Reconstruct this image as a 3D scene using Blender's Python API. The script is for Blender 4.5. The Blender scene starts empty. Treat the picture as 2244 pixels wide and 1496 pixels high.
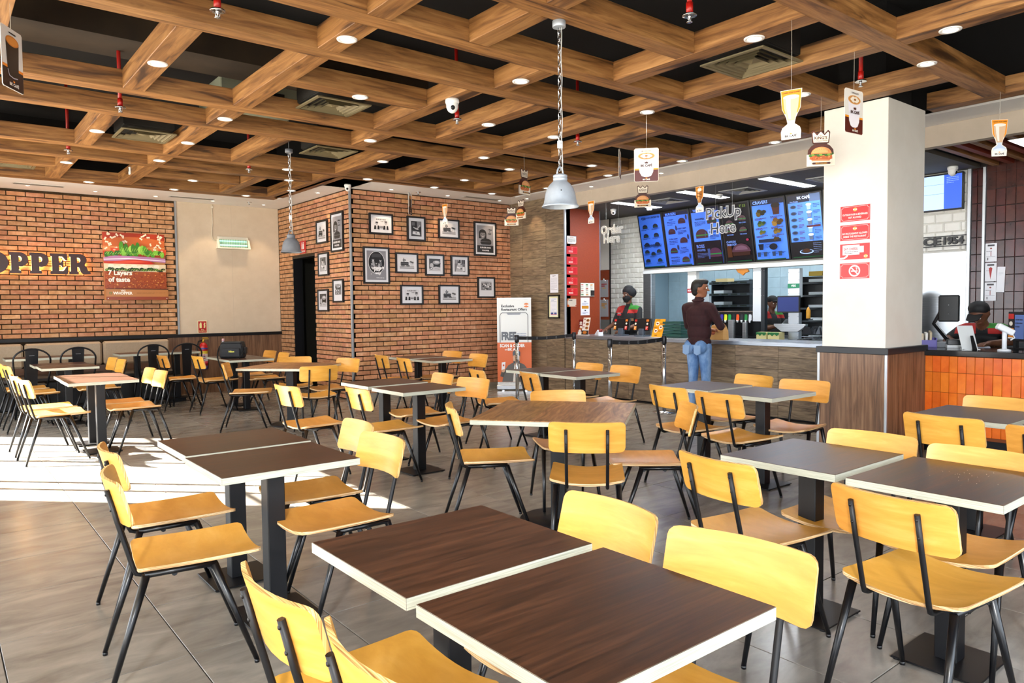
import bpy, bmesh, math, random
from mathutils import Vector, Matrix
D = bpy.data
SC = bpy.context.scene
LK = SC.collection.objects.link
random.seed(7)
PI = math.pi
R_ = math.radians
# ------------------------------------------------------------------ camera
cam_d = D.cameras.new('camera')
cam_d.sensor_width = 36.0
cam_d.lens = 25.553
cam_d.clip_start = 0.05
cam = D.objects.new('camera', cam_d)
LK(cam)
CAM_H = 1.45
def cam_matrix(yaw, pitch, roll):
    fwd = Vector((math.sin(yaw)*math.cos(pitch), math.cos(yaw)*math.cos(pitch), math.sin(pitch)))
    right = Vector((math.cos(yaw), -math.sin(yaw), 0))
    up = right.cross(fwd)
    r = math.cos(roll)*right + math.sin(roll)*up
    u = -math.sin(roll)*right + math.cos(roll)*up
    m = Matrix.Identity(4)
    for i in range(3):
        m[i][0] = r[i]; m[i][1] = u[i]; m[i][2] = -fwd[i]
    m.translation = Vector((0, 0, CAM_H))
    return m
cam.matrix_world = cam_matrix(R_(38.769), R_(-2.6653), R_(-0.6096))
SC.camera = cam
# ------------------------------------------------------------------ world, sun, exposure
SC.view_settings.view_transform = 'Standard'
SC.view_settings.look = 'None'
SC.view_settings.gamma = 1.0
SC.view_settings.use_curve_mapping = False
SC.view_settings.exposure = 0.12
W = D.worlds.new('sky'); SC.world = W; W.use_nodes = True
bg = W.node_tree.nodes['Background']
bg.inputs[0].default_value = (0.78, 0.88, 1.0, 1)
bg.inputs[1].default_value = 7.0
sun_d = D.lights.new('sun', 'SUN'); sun_d.energy = 75.0; sun_d.angle = R_(0.6); sun_d.color = (1, 0.95, 0.86)
sun = D.objects.new('sun', sun_d); LK(sun)
sun.rotation_euler = Vector((1, -1, -0.9)).to_track_quat('-Z', 'Y').to_euler()
sun.location = (-6, 18, 8)

# added unseen lamp standing in for sun glare off glazing, low behind the photographer
gl_d = D.lights.new('added_glare_lamp', 'AREA'); gl_d.shape = 'DISK'; gl_d.size = .7; gl_d.energy = 480; gl_d.color = (.95, .97, 1)
gl = D.objects.new('added_glare_lamp', gl_d); LK(gl); gl.location = (-2.55, -2.45, 3.05)
gl.rotation_euler = (Vector((1.4, 1.2, .6))-gl.location).to_track_quat('-Z', 'Y').to_euler()
# ------------------------------------------------------------------ colour, materials
def lin(h):
    h = h.lstrip('#')
    c = [int(h[i:i+2], 16)/255 for i in (0, 2, 4)]
    return tuple((x/12.92 if x <= .04045 else ((x+.055)/1.055)**2.4) for x in c) + (1,)
_m = {}
def pm(h, rough=.5, metal=0.0, emit=0.0, spec=.5):
    k = (h, rough, metal, emit, spec)
    if k in _m: return _m[k]
    m = D.materials.new('paint_'+h.lstrip('#')); m.use_nodes = True
    b = m.node_tree.nodes['Principled BSDF']
    b.inputs['Base Color'].default_value = lin(h)
    b.inputs['Roughness'].default_value = rough
    b.inputs['Metallic'].default_value = metal
    b.inputs['Specular IOR Level'].default_value = spec
    if emit:
        b.inputs['Emission Color'].default_value = lin(h)
        b.inputs['Emission Strength'].default_value = emit
    _m[k] = m
    return m
def nmat(name, stops, scale=(1, 1, 1), nscale=4, detail=6, rough=.5, rand=0.0, hue=0.0, bump=0.0, distort=0.0, metal=0.0, spec=.5, ramp2=None, rrand=0.0):
    """noise -> colour ramp material in object coordinates; rand varies brightness per object"""
    m = D.materials.new(name); m.use_nodes = True
    nt = m.node_tree; N = nt.nodes; L = nt.links
    b = N['Principled BSDF']
    b.inputs['Roughness'].default_value = rough
    b.inputs['Metallic'].default_value = metal
    b.inputs['Specular IOR Level'].default_value = spec
    tc = N.new('ShaderNodeTexCoord'); mp = N.new('ShaderNodeMapping')
    mp.inputs['Scale'].default_value = scale
    oi = N.new('ShaderNodeObjectInfo')
    off = N.new('ShaderNodeVectorMath'); off.operation = 'ADD'
    mul = N.new('ShaderNodeMath'); mul.operation = 'MULTIPLY'; mul.inputs[1].default_value = 37.0
    L.new(oi.outputs['Random'], mul.inputs[0])
    L.new(tc.outputs['Object'], off.inputs[0]); L.new(mul.outputs[0], off.inputs[1])
    L.new(off.outputs[0], mp.inputs['Vector'])
    nz = N.new('ShaderNodeTexNoise'); nz.inputs['Scale'].default_value = nscale; nz.inputs['Detail'].default_value = detail
    nz.inputs['Roughness'].default_value = .6
    nz.inputs['Distortion'].default_value = distort
    L.new(mp.outputs[0], nz.inputs['Vector'])
    cr = N.new('ShaderNodeValToRGB')
    el = cr.color_ramp.elements
    while len(el) < len(stops): el.new(.5)
    for e, (p, h) in zip(el, stops):
        e.position = p; e.color = lin(h)
    L.new(nz.outputs[0], cr.inputs[0])
    col = cr.outputs[0]
    if ramp2:
        sc2, st2, fac = ramp2
        mp2 = N.new('ShaderNodeMapping'); mp2.inputs['Scale'].default_value = sc2
        L.new(off.outputs[0], mp2.inputs['Vector'])
        n2 = N.new('ShaderNodeTexNoise'); n2.inputs['Scale'].default_value = 1.0; n2.inputs['Detail'].default_value = 5; n2.inputs['Distortion'].default_value = .6
        L.new(mp2.outputs[0], n2.inputs['Vector'])
        c2 = N.new('ShaderNodeValToRGB'); e2 = c2.color_ramp.elements
        while len(e2) < len(st2): e2.new(.5)
        for e, (p, h) in zip(e2, st2): e.position = p; e.color = lin(h)
        L.new(n2.outputs[0], c2.inputs[0])
        mx = N.new('ShaderNodeMixRGB'); mx.blend_type = 'MULTIPLY'; mx.inputs[0].default_value = fac
        L.new(col, mx.inputs[1]); L.new(c2.outputs[0], mx.inputs[2]); col = mx.outputs[0]
    if rand or hue:
        hs = N.new('ShaderNodeHueSaturation')
        mr = N.new('ShaderNodeMapRange'); mr.inputs[3].default_value = 1-rand; mr.inputs[4].default_value = 1+rand
        L.new(oi.outputs['Random'], mr.inputs[0]); L.new(mr.outputs[0], hs.inputs['Value'])
        if hue:
            wn = N.new('ShaderNodeTexWhiteNoise'); wn.noise_dimensions = '1D'
            L.new(oi.outputs['Random'], wn.inputs['W'])
            mh = N.new('ShaderNodeMapRange'); mh.inputs[3].default_value = .5-hue; mh.inputs[4].default_value = .5+hue
            L.new(wn.outputs[0], mh.inputs[0]); L.new(mh.outputs[0], hs.inputs['Hue'])
        L.new(col, hs.inputs['Color']); col = hs.outputs[0]
    L.new(col, b.inputs['Base Color'])
    if rrand:
        rr = N.new('ShaderNodeMapRange'); rr.inputs[3].default_value = rough-rrand; rr.inputs[4].default_value = rough+rrand
        L.new(nz.outputs[0], rr.inputs[0]); L.new(rr.outputs[0], b.inputs['Roughness'])
    if bump:
        bp = N.new('ShaderNodeBump'); bp.inputs['Strength'].default_value = bump; bp.inputs['Distance'].default_value = .01
        L.new(nz.outputs[0], bp.inputs['Height']); L.new(bp.outputs[0], b.inputs['Normal'])
    return m
M = {}
M['beam'] = nmat('beam_wood_laminate', [(.27, '#2a1808'), (.38, '#744d25'), (.52, '#926637'), (.7, '#ae804c')], (.55, 7, 7), 3.4, 9, .55, .07, 0, .05, .9,
                 ramp2=((1.1, 9, 9), [(.33, '#5a4636'), (.42, '#e6ddd2'), (.6, '#ffffff')], .9))
M['table'] = nmat('dark_walnut_laminate', [(.3, '#2c190f'), (.5, '#482c1d'), (.72, '#64402b')], (1.2, 22, 22), 3.0, 9, .36, .04, 0, .03, .3, rrand=.05,
                  ramp2=((.8, 6, 6), [(.3, '#b9b0a8'), (.6, '#ffffff')], .6))
M['edge'] = nmat('pale_edge_band', [(.35, '#a2a494'), (.65, '#c6c8b8')], (2, 2, 160), 3, 3, .42, .03)
M['plank'] = nmat('mixed_walnut_plank', [(.3, '#5e3a1b'), (.5, '#99683a'), (.7, '#b98c58')], (9, 1.1, 9), 2.2, 9, .4, .22, .008, .02, 1.6)
M['ply'] = nmat('birch_ply_face', [(.3, '#cc8e35'), (.55, '#da9c43'), (.75, '#e3aa57')], (4, 1.2, 10), 3.0, 6, .38, .035, .006, .01, .4)
M['ply_edge'] = nmat('birch_ply_edge', [(.36, '#7d5836'), (.5, '#c79c66'), (.62, '#ead0a6')], (2, 2, 330), 1.3, 2, .55, .03)
M['ply_edge_back'] = nmat('birch_ply_edge_back', [(.36, '#8a6033'), (.5, '#d2a45f'), (.62, '#ecc98b')], (330, 2, 2), 1.3, 2, .55, .03)
M['black'] = pm('#0b0b0e', .45, 0, 0, .35)
M['blacksteel'] = pm('#08090d', .3, 0, 0, .5)
M['floor'] = nmat('grey_brown_floor_tile', [(.3, '#6f6a64'), (.5, '#827d76'), (.72, '#979188')], (1.3, 3.6, 3.6), 2.0, 9, .24, .04, .004, .012, .6, rrand=.06)
M['grout'] = pm('#2a2623', .8)
M['brick'] = nmat('orange_brick', [(.25, '#9b6848'), (.5, '#bd8660'), (.75, '#d4a684')], (1, 1, 1), 9, 8, .85, .14, .010, .35)
M['mortar'] = nmat('dark_mortar', [(.3, '#2b1d0e'), (.7, '#48351d')], (1, 1, 1), 30, 5, .95)
M['plankt'] = nmat('wood_plank_tile', [(.28, '#4e3f2f'), (.5, '#7d6a53'), (.72, '#9d8a6f')], (14, 1.6, 14), 2.2, 9, .5, .13, .004, .06, 1.0)
M['wain'] = nmat('brown_veneer_panel', [(.3, '#49311f'), (.5, '#72523a'), (.7, '#8f6d50')], (16, 16, .9), 2.2, 8, .42, .06, 0, .02, .7)
M['white_wall'] = nmat('off_white_paint', [(.3, '#dcd6cb'), (.7, '#e4dfd5')], (1, 1, 1), 3, 4, .75)
M['cream'] = nmat('cream_wall_panel', [(.3, '#c9b79e'), (.7, '#d1c0a8')], (1, 1, 1), 6, 6, .7)
M['soffit'] = nmat('white_soffit_paint', [(.3, '#efebe7'), (.7, '#f4f1ed')], (1, 1, 1), 3, 3, .7)
M['void'] = pm('#0b0a0b', .95)
M['duct'] = nmat('dark_brown_duct', [(.3, '#2a2117'), (.7, '#3b2f20')], (1, 1, 1), 3, 3, .8)
M['chrome'] = pm('#c9cccf', .18, 1.0)
M['satin'] = pm('#b4b7ba', .38, .85)
M['steel'] = nmat('brushed_steel', [(.3, '#9da0a3'), (.7, '#c0c3c6')], (1, 1, 60), 4, 5, .3, .02, 0, .0, 0, .9)
M['steeltop'] = nmat('counter_steel', [(.3, '#8b9098'), (.7, '#a9afb8')], (1, 1, 30), 4, 5, .32, 0, 0, 0, 0, .8)
M['orangewall'] = nmat('burnt_orange_paint', [(.3, '#84310c'), (.7, '#913a12')], (1, 1, 1), 40, 6, .6)
M['otile'] = nmat('glazed_orange_tile', [(.3, '#cf5c0e'), (.7, '#e9791f')], (1, 1, 1), 5, 5, .2, .1, .006, .05)
M['wtile'] = nmat('glazed_white_tile', [(.3, '#d0cdc5'), (.7, '#dbd9d2')], (1, 1, 1), 5, 3, .18, .03)
M['btile'] = nmat('pale_blue_kitchen_tile', [(.3, '#a9c3d0'), (.7, '#b7d0dc')], (1, 1, 1), 5, 3, .3, .03)
M['dtile'] = nmat('dark_oxblood_tile', [(.3, '#2e1310'), (.7, '#4b201a')], (1, 1, 1), 6, 5, .2, .2, .01, .1)
M['leather'] = nmat('beige_leatherette', [(.3, '#a38f76'), (.7, '#ad9a82')], (1, 1, 1), 60, 4, .45, .02, 0, .05)
M['lamp_on'] = pm('#fff2dc', .5, 0, 14.0)
M['tube_on'] = pm('#f4f9ff', .5, 0, 9.0)
M['white'] = pm('#e9e8e4', .4)
M['galv'] = nmat('galvanised_shade', [(.3, '#9aa3ad'), (.7, '#b7bfc8')], (1, 1, 1), 8, 6, .42, 0, 0, 0, 0, .35)
M['redpipe'] = pm('#a3150d', .4)
M['vent'] = pm('#6e6347', .6)
M['ventw'] = pm('#a3a3a0', .5)

# ------------------------------------------------------------------ mesh builder
class MB:
    def __init__(s): s.v = []; s.f = []; s.m = []; s.sm = []
    def add(s, vs, fs, m=0, smooth=False):
        o = len(s.v); s.v += [tuple(v) for v in vs]
        for f in fs: s.f.append([i+o for i in f]); s.m.append(m); s.sm.append(smooth)
        return s
    def box(s, x0, x1, y0, y1, z0, z1, m=0):
        vs = [(x0,y0,z0),(x1,y0,z0),(x1,y1,z0),(x0,y1,z0),(x0,y0,z1),(x1,y0,z1),(x1,y1,z1),(x0,y1,z1)]
        return s.add(vs, [(3,2,1,0),(4,5,6,7),(0,1,5,4),(1,2,6,5),(2,3,7,6),(3,0,4,7)], m)
    def cbox(s, c, d, m=0): return s.box(c[0]-d[0]/2, c[0]+d[0]/2, c[1]-d[1]/2, c[1]+d[1]/2, c[2]-d[2]/2, c[2]+d[2]/2, m)
    def tube(s, pts, rad, n=8, m=0, smooth=True, flat=1.0):
        pts = [Vector(p) for p in pts]
        if not isinstance(rad, (list, tuple)): rad = [rad]*len(pts)
        vs = []; prev = None
        for i, p in enumerate(pts):
            t = (pts[min(i+1, len(pts)-1)] - pts[max(i-1, 0)]).normalized()
            a = t.orthogonal().normalized() if prev is None else (prev - prev.dot(t)*t).normalized()
            prev = a; b = t.cross(a)
            for k in range(n):
                th = 2*PI*k/n
                vs.append(p + (a*math.cos(th) + b*math.sin(th)*flat)*rad[i])
        fs = []
        for i in range(len(pts)-1):
            for k in range(n):
                k2 = (k+1) % n
                fs.append((i*n+k, i*n+k2, (i+1)*n+k2, (i+1)*n+k))
        s.add(vs, fs, m, smooth)
        o = len(s.v)-len(vs)
        s.f.append([o+k for k in range(n)][::-1]); s.m.append(m); s.sm.append(False)
        s.f.append([o+(len(pts)-1)*n+k for k in range(n)]); s.m.append(m); s.sm.append(False)
        return s
    def lathe(s, prof, c=(0,0,0), n=24, m=0, smooth=True, cap=True):
        vs = []
        for r, z in prof:
            for k in range(n):
                a = 2*PI*k/n; vs.append((c[0]+r*math.cos(a), c[1]+r*math.sin(a), c[2]+z))
        fs = []
        for i in range(len(prof)-1):
            for k in range(n):
                k2 = (k+1) % n; fs.append((i*n+k, i*n+k2, (i+1)*n+k2, (i+1)*n+k))
        s.add(vs, fs, m, smooth)
        if cap:
            o = len(s.v)-len(vs)
            s.f.append([o+k for k in range(n)][::-1]); s.m.append(m); s.sm.append(False)
            s.f.append([o+(len(prof)-1)*n+k for k in range(n)]); s.m.append(m); s.sm.append(False)
        return s
    def prism(s, outline, z0, z1, m=0, mside=None, O=(0,0,0), U=(1,0,0), V=(0,1,0)):
        """outline (u,v) counter-clockwise, extruded along U x V from z0 to z1"""
        U = Vector(U); V = Vector(V); Nn = U.cross(V); O = Vector(O); n = len(outline)
        vs = [O+U*u+V*v+Nn*z0 for u, v in outline] + [O+U*u+V*v+Nn*z1 for u, v in outline]
        s.add(vs, [tuple(range(n))[::-1], tuple(range(n, 2*n))], m)
        o = len(s.v)-2*n
        for k in range(n):
            k2 = (k+1) % n
            s.f.append([o+k, o+k2, o+n+k2, o+n+k]); s.m.append(m if mside is None else mside); s.sm.append(False)
        return s
    def ell(s, c, r, m=0, n=12, k=8):
        prof = [(math.sin(PI*i/k), -math.cos(PI*i/k)) for i in range(k+1)]
        vs = [(c[0]+r[0]*p*math.cos(2*PI*j/n), c[1]+r[1]*p*math.sin(2*PI*j/n), c[2]+r[2]*q) for p, q in prof for j in range(n)]
        fs = [(i*n+j, i*n+(j+1) % n, (i+1)*n+(j+1) % n, (i+1)*n+j) for i in range(k) for j in range(n)]
        return s.add(vs, fs, m, True)
    def xf(s, mat):
        s.v = [tuple(mat @ Vector(v)) for v in s.v]; return s
    def mesh(s, name, mats, bevel=0.0):
        me = D.meshes.new(name)
        me.from_pydata(s.v, [], s.f)
        if not isinstance(mats, (list, tuple)): mats = [mats]
        for mm in mats: me.materials.append(mm)
        me.polygons.foreach_set('material_index', s.m)
        me.polygons.foreach_set('use_smooth', s.sm)
        if bevel:
            bm = bmesh.new(); bm.from_mesh(me)
            bmesh.ops.remove_doubles(bm, verts=bm.verts, dist=1e-6)
            bmesh.ops.bevel(bm, geom=[e for e in bm.edges if e.is_manifold and e.calc_face_angle(0) > .5], offset=bevel, segments=1, affect='EDGES', clamp_overlap=True)
            bm.to_mesh(me); bm.free()
        me.update()
        return me
    def obj(s, name, mats, parent=None, bevel=0.0, loc=None, rot=None, **tags):
        return put(name, s.mesh(name, mats, bevel), parent, loc, rot, **tags)
def put(name, data, parent=None, loc=None, rot=None, **tags):
    o = D.objects.new(name, data); LK(o)
    if parent is not None: o.parent = parent
    if loc is not None: o.location = loc
    if rot is not None: o.rotation_euler = rot if isinstance(rot, (tuple, list)) else (0, 0, rot)
    for k, v in tags.items():
        if v is not None: o[k] = v
    return o
def thing(name, label, category, loc=(0,0,0), rot=0, group=None):
    return put(name, None, None, loc, rot, label=label, category=category, group=group)

# ------------------------------------------------------------------ flat print
_txt = {}
def text_mesh(body, bold=0.0, shear=0.0):
    k = (body, bold, shear)
    if k in _txt: return _txt[k]
    cu = D.curves.new('txt', 'FONT'); cu.body = body; cu.offset = bold; cu.shear = shear
    cu.resolution_u = 2; cu.fill_mode = 'FRONT'; cu.align_x = 'LEFT'
    ob = D.objects.new('txt', cu); LK(ob)
    dg = bpy.context.evaluated_depsgraph_get(); dg.update()
    me = D.meshes.new_from_object(ob.evaluated_get(dg))
    vs = [(v.co.x, v.co.y) for v in me.vertices]; fs = [tuple(p.vertices) for p in me.polygons]
    D.objects.remove(ob); D.curves.remove(cu); D.meshes.remove(me)
    if not vs: vs = [(0, 0)]; fs = []
    x0 = min(v[0] for v in vs); x1 = max(v[0] for v in vs); y0 = min(v[1] for v in vs); y1 = max(v[1] for v in vs)
    r = ([(x-x0, y-y0) for x, y in vs], fs, max(x1-x0, 1e-4), max(y1-y0, 1e-4))
    _txt[k] = r
    return r
class Pr(MB):
    """flat print: shapes in u (right), v (up); each shape a hair in front of the one before"""
    def __init__(s, step=.0003):
        super().__init__(); s.cols = []; s.step = step; s.w = step; s.rough = .5; s.em = 0.0
    def ci(s, h):
        if h not in s.cols: s.cols.append(h)
        return s.cols.index(h)
    def shape(s, pts, col):
        s.add([(u, v, s.w) for u, v in pts], [tuple(range(len(pts)))], s.ci(col)); s.w += s.step; return s
    def rect(s, u0, v0, u1, v1, col): return s.shape([(u0,v0),(u1,v0),(u1,v1),(u0,v1)], col)
    def oval(s, u, v, ru, rv, col, n=20, a0=0, a1=2*PI): return s.shape([(u+ru*math.cos(a0+(a1-a0)*k/n), v+rv*math.sin(a0+(a1-a0)*k/n)) for k in range(n if a1-a0 > 6.28 else n+1)], col)
    def ring(s, u, v, r0, r1, col, n=24):
        vs = [(u+r*math.cos(2*PI*k/n), v+r*math.sin(2*PI*k/n), s.w) for r in (r0, r1) for k in range(n)]
        s.add(vs, [(k, n+k, n+(k+1) % n, (k+1) % n)[::-1] for k in range(n)], s.ci(col)); s.w += s.step; return s
    def frame(s, u0, v0, u1, v1, t, col):
        vs = [(u0,v0),(u1,v0),(u1,v1),(u0,v1),(u0+t,v0+t),(u1-t,v0+t),(u1-t,v1-t),(u0+t,v1-t)]
        s.add([(a, b, s.w) for a, b in vs], [(0,1,5,4),(1,2,6,5),(2,3,7,6),(3,0,4,7)], s.ci(col)); s.w += s.step; return s
    def line(s, pts, t, col):
        for (a, b), (c, d) in zip(pts[:-1], pts[1:]):
            dx, dy = c-a, d-b; l = math.hypot(dx, dy) or 1; nx, ny = -dy/l*t/2, dx/l*t/2
            s.add([(a-nx,b-ny,s.w),(c-nx,d-ny,s.w),(c+nx,d+ny,s.w),(a+nx,b+ny,s.w)], [(0,1,2,3)], s.ci(col))
        s.w += s.step; return s
    def text(s, body, u, v, h, col, align='c', bold=.02, fit=None, shear=0.0, ang=0.0):
        """h: cap height; u,v: anchor at baseline"""
        vs, fs, w, hh = text_mesh(body, bold, shear)
        k = h/.72; kx = k
        if fit and w*k > fit: kx = fit/w
        if fit and fit < 0: kx = -fit/w
        o = {'c': -w*kx/2, 'l': 0, 'r': -w*kx}[align]
        ca, sa = math.cos(ang), math.sin(ang)
        P = [((x*kx+o), y*k) for x, y in vs]
        s.add([(u+x*ca-y*sa, v+x*sa+y*ca, s.w) for x, y in P], fs, s.ci(col)); s.w += s.step; return s
    def block(s, body_lines, u0, u1, v1, v0, col, t=.5):
        """greeked small print: rows of short bars"""
        n = body_lines; rng = random.Random(n*13+int(u0*1000)); dv = (v1-v0)/n
        for i in range(n):
            u = u0; y = v1-dv*(i+.5)
            end = u0+(u1-u0)*(1 if i < n-1 else .6)
            while u < end-.001:
                w = min((u1-u0)*rng.uniform(.06, .2), end-u)
                s.add([(u,y-dv*t/2,s.w),(u+w,y-dv*t/2,s.w),(u+w,y+dv*t/2,s.w),(u,y+dv*t/2,s.w)], [(0,1,2,3)], s.ci(col)); u += w+(u1-u0)*.025
        s.w += s.step; return s
    def done(s, name, parent, loc=(0,0,0), rot=(0,0,0), **tags):
        mats = [pm(c, s.rough, 0, s.em) for c in s.cols] or [M['white']]
        return put(name, s.mesh(name, mats), parent, loc, rot, **tags)
# rotations that put a print (u right, v up, facing the viewer) on a wall
ROT_Y = (PI/2, 0, 0)            # faces -Y (walls along X); u = +X
ROT_X = (PI/2, 0, -PI/2)        # faces -X (walls along Y); u = -Y
# ================================================================== the setting
ZS = 3.34      # white soffit
ZB = 3.30      # underside of the wooden grid
ZK = 3.12      # ceiling over the counter
XL, YL, XA, YP, XF, XB = -.45, 13.458, 5.217, 10.51, 8.42, 10.25
YN = -2.0
def struct(o): o['kind'] = 'structure'; return o
# ---- floor: slab with single tiles
fl = struct(MB().box(XL-.3, 13.2, YN-.3, 14, -.25, -.006).obj('floor', M['grout']))
TX, TY, X0, Y0 = .6235, .645, .192, 1.27
tile_me = MB().box(-TX/2+.0025, TX/2-.0025, -TY/2+.0025, TY/2-.0025, -.006, 0).mesh('floor_tile', M['floor'], .0012)
cells = []
cim = cam.matrix_world.inverted()
def pix(p):
    q = cim @ Vector(p)
    if q.z > -.2: return None
    return (1122+1592.83*q.x/-q.z, 748-1592.83*q.y/-q.z, -q.z)
for i in range(-2, 14):
    for j in range(-5, 20):
        cx, cy = X0+TX*(i+.5), Y0+TY*(j+.5)
        if cx > 8.6 or cy > 13.4 or cx < XL or cy < YN: continue
        q = pix((cx, cy, 0))
        vis = q is not None and -260 < q[0] < 2500 and q[1] < 1800
        cells.append((0 if vis else 1, q[2] if q else 99, cx, cy))
cells.sort()
rest = MB()
for n, (h, d, cx, cy) in enumerate(cells):
    if n < 260 and not h: put('tile', tile_me, fl, (cx, cy, 0))
    else: rest.box(cx-TX/2+.0025, cx+TX/2-.0025, cy-TY/2+.0025, cy+TY/2-.0025, -.006, 0)
rest.obj('outer_tiles', M['floor'], fl, kind='stuff')
# ---- bricks
_bk = {}
def brick_mesh(w):
    k = round(w, 3)
    if k not in _bk: _bk[k] = MB().box(-k/2, k/2, 0, .022, -.0302, .0302).mesh('brick', M['brick'], .0035)
    return _bk[k]
def brick_wall(parent, to_world, rotz, u0, u1, z0, z1, holes=(), phase=0.0):
    """to_world(u, z) -> point on the wall plane; bricks stand 14 mm proud"""
    pu, pz = .2475, .0752; lst = []
    nrow = int((z1-z0)/pz)+1
    for r in range(nrow):
        zc = z0+pz*(r+.5)-.004
        if zc+.03 > z1: continue
        u = u0-pu+((r % 2)*.5+phase)*pu
        while u < u1:
            a, b = max(u+.007, u0+.004), min(u+pu-.007, u1-.004); u += pu
            segs = [(a, b)]
            for hu0, hu1, hz0, hz1 in holes:
                if hz0-.03 < zc < hz1+.03:
                    ns = []
                    for p, q in segs:
                        if q <= hu0 or p >= hu1: ns.append((p, q))
                        else:
                            if p < hu0-.03: ns.append((p, hu0-.004))
                            if q > hu1+.03: ns.append((hu1+.004, q))
                    segs = ns
            for p, q in segs:
                if q-p > .03: lst.append((p, q, zc))
    def dist(t): return (Vector(to_world((t[0]+t[1])/2, t[2]))-Vector((0, 0, CAM_H))).length
    lst.sort(key=dist)
    mw = Matrix.Rotation(rotz, 4, 'Z'); big = MB()
    for n, (p, q, zc) in enumerate(lst):
        w = to_world((p+q)/2, zc); pr = random.uniform(-.0045, .004)
        off = mw @ Vector((0, -.014+pr, 0))
        if n < 298:
            put('brick', brick_mesh(q-p), parent, Vector(w)+off, (0, random.uniform(-.006, .006), rotz))
        else:
            t = MB().box(-(q-p)/2, (q-p)/2, 0, .022, -.0302, .0302)
            t.xf(Matrix.Translation(Vector(w)+off) @ mw); big.add(t.v, t.f)
    if big.v: big.obj('bricks', M['brick'], parent, .0, kind='stuff')
wl = struct(MB().box(XL, XA+.2, YL, YL+.2, 0, 3.5).obj('wall_back_left', M['mortar']))
brick_wall(wl, lambda u, z: (u, YL, z), 0, .55, 3.375, 1.055, ZS, [], .3)
MB().box(3.40, XA, YL-.012, YL+.01, 1.04, ZS).obj('panel', M['cream'], wl)
MB().box(4.33, 4.334, YL-.0135, YL, 1.04, ZS).obj('seam', pm('#c5b6a0', .7), wl)
struct(MB().box(3.375, 3.405, YL-.03, YL+.01, 1.04, ZS).obj('trim_1', M['satin'], None, .002))
MB().box(3.20, XA, YL-.02, YL+.01, 0, 1.0).obj('wainscot_panel', M['wain'], wl)
struct(MB().box(XL, XA, YL-.045, YL+.01, .995, 1.05).obj('trim_2', M['black'], None, .003))
wa = struct(MB().box(XA, XA+.16, YP+.0, 11.87, 0, 3.5).box(XA, XA+.16, 12.81, YL, 0, 3.5).box(XA, XA+.16, 11.87, 12.81, 2.375, 3.5).obj('wall_alcove', M['mortar']))
brick_wall(wa, lambda u, z: (XA, -u, z), -PI/2, -YL, -YP, 0.02, ZS, [(-12.81, -11.87, 0, 2.375)], .0)
wp = struct(MB().box(XA, XF+.3, YP, YP+.16, 0, 3.5).obj('wall_pictures', M['mortar']))
brick_wall(wp, lambda u, z: (u, YP, z), 0, XA+.02, XF-.005, 0.10, ZS, [], .1)
struct(MB().box(XA, XF, YP-.012, YP+.01, 0, .10).obj('baseboard_pictures', pm('#8d8577', .5)))
struct(MB().box(XA-.022, XA+.012, YP-.022, YP+.012, 0, ZS).obj('trim_3', M['satin'], None, .002))
struct(MB().box(XA-.02, XA+.004, YL-.012, YL+.01, 1.05, ZS).obj('trim_4', pm('#6d675e', .5)))
# rest room beyond the doorway: dark lobby with a basin
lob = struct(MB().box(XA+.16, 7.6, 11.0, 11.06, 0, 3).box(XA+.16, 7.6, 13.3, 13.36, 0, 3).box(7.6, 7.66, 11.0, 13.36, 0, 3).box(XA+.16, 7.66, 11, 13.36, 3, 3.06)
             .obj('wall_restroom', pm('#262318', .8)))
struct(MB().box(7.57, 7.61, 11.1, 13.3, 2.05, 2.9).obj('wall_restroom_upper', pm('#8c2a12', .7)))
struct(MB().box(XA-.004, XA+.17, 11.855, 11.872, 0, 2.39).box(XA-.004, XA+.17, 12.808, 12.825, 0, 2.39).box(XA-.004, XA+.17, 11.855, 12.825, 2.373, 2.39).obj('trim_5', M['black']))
# ---- plank-clad wall and counter front
ww = struct(MB().box(XF, XF+.12, 9.03, YP, 0, 3.5).obj('wall_wood', pm('#2c2118', .8)))
_pl = {}
def plank_mesh(l, h):
    k = (round(l, 3), round(h, 3))
    if k not in _pl: _pl[k] = MB().box(-.012, .004, -k[0]/2, k[0]/2, -k[1]/2, k[1]/2).mesh('plank', M['plankt'], .0012)
    return _pl[k]
def planks(parent, y0, y1, z0, z1):
    zj = [z0] + [z for z in [.015+.1535*k for k in range(24)] if z0+.02 < z < z1-.02] + [z1]
    yj = [y0] + [y for y in [5.07+.633*k for k in range(-4, 10)] if y0+.03 < y < y1-.03] + [y1]
    for a, b in zip(zj[:-1], zj[1:]):
        for c, d in zip(yj[:-1], yj[1:]):
            put('plank', plank_mesh(d-c-.003, b-a-.003), parent, (XF+random.uniform(0, .0015), (c+d)/2, (a+b)/2))
planks(ww, 9.05, YP, .015, ZS)
struct(MB().box(XF-.018, XF+.02, 9.015, 9.05, .97, ZK+.01).obj('trim_6', M['satin'], None, .003))
cn = thing('counter', 'long service counter clad in brown wood planks with steel top', 'counter', (0, 0, 0))
MB().box(XF, XF+.6, 3.3, 9.03, .012, .92).obj('body', pm('#2c2118', .8), cn)
MB().box(XF-.03, XF+.66, 3.3, 9.028, .922, .975).obj('counter_top', M['steeltop'], cn, .004)
MB().box(XF+.02, XF+.5, 3.3, 9.03, 0, .012).obj('plinth', M['black'], cn)
planks(cn, 3.32, 9.03, .015, .92)
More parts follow.
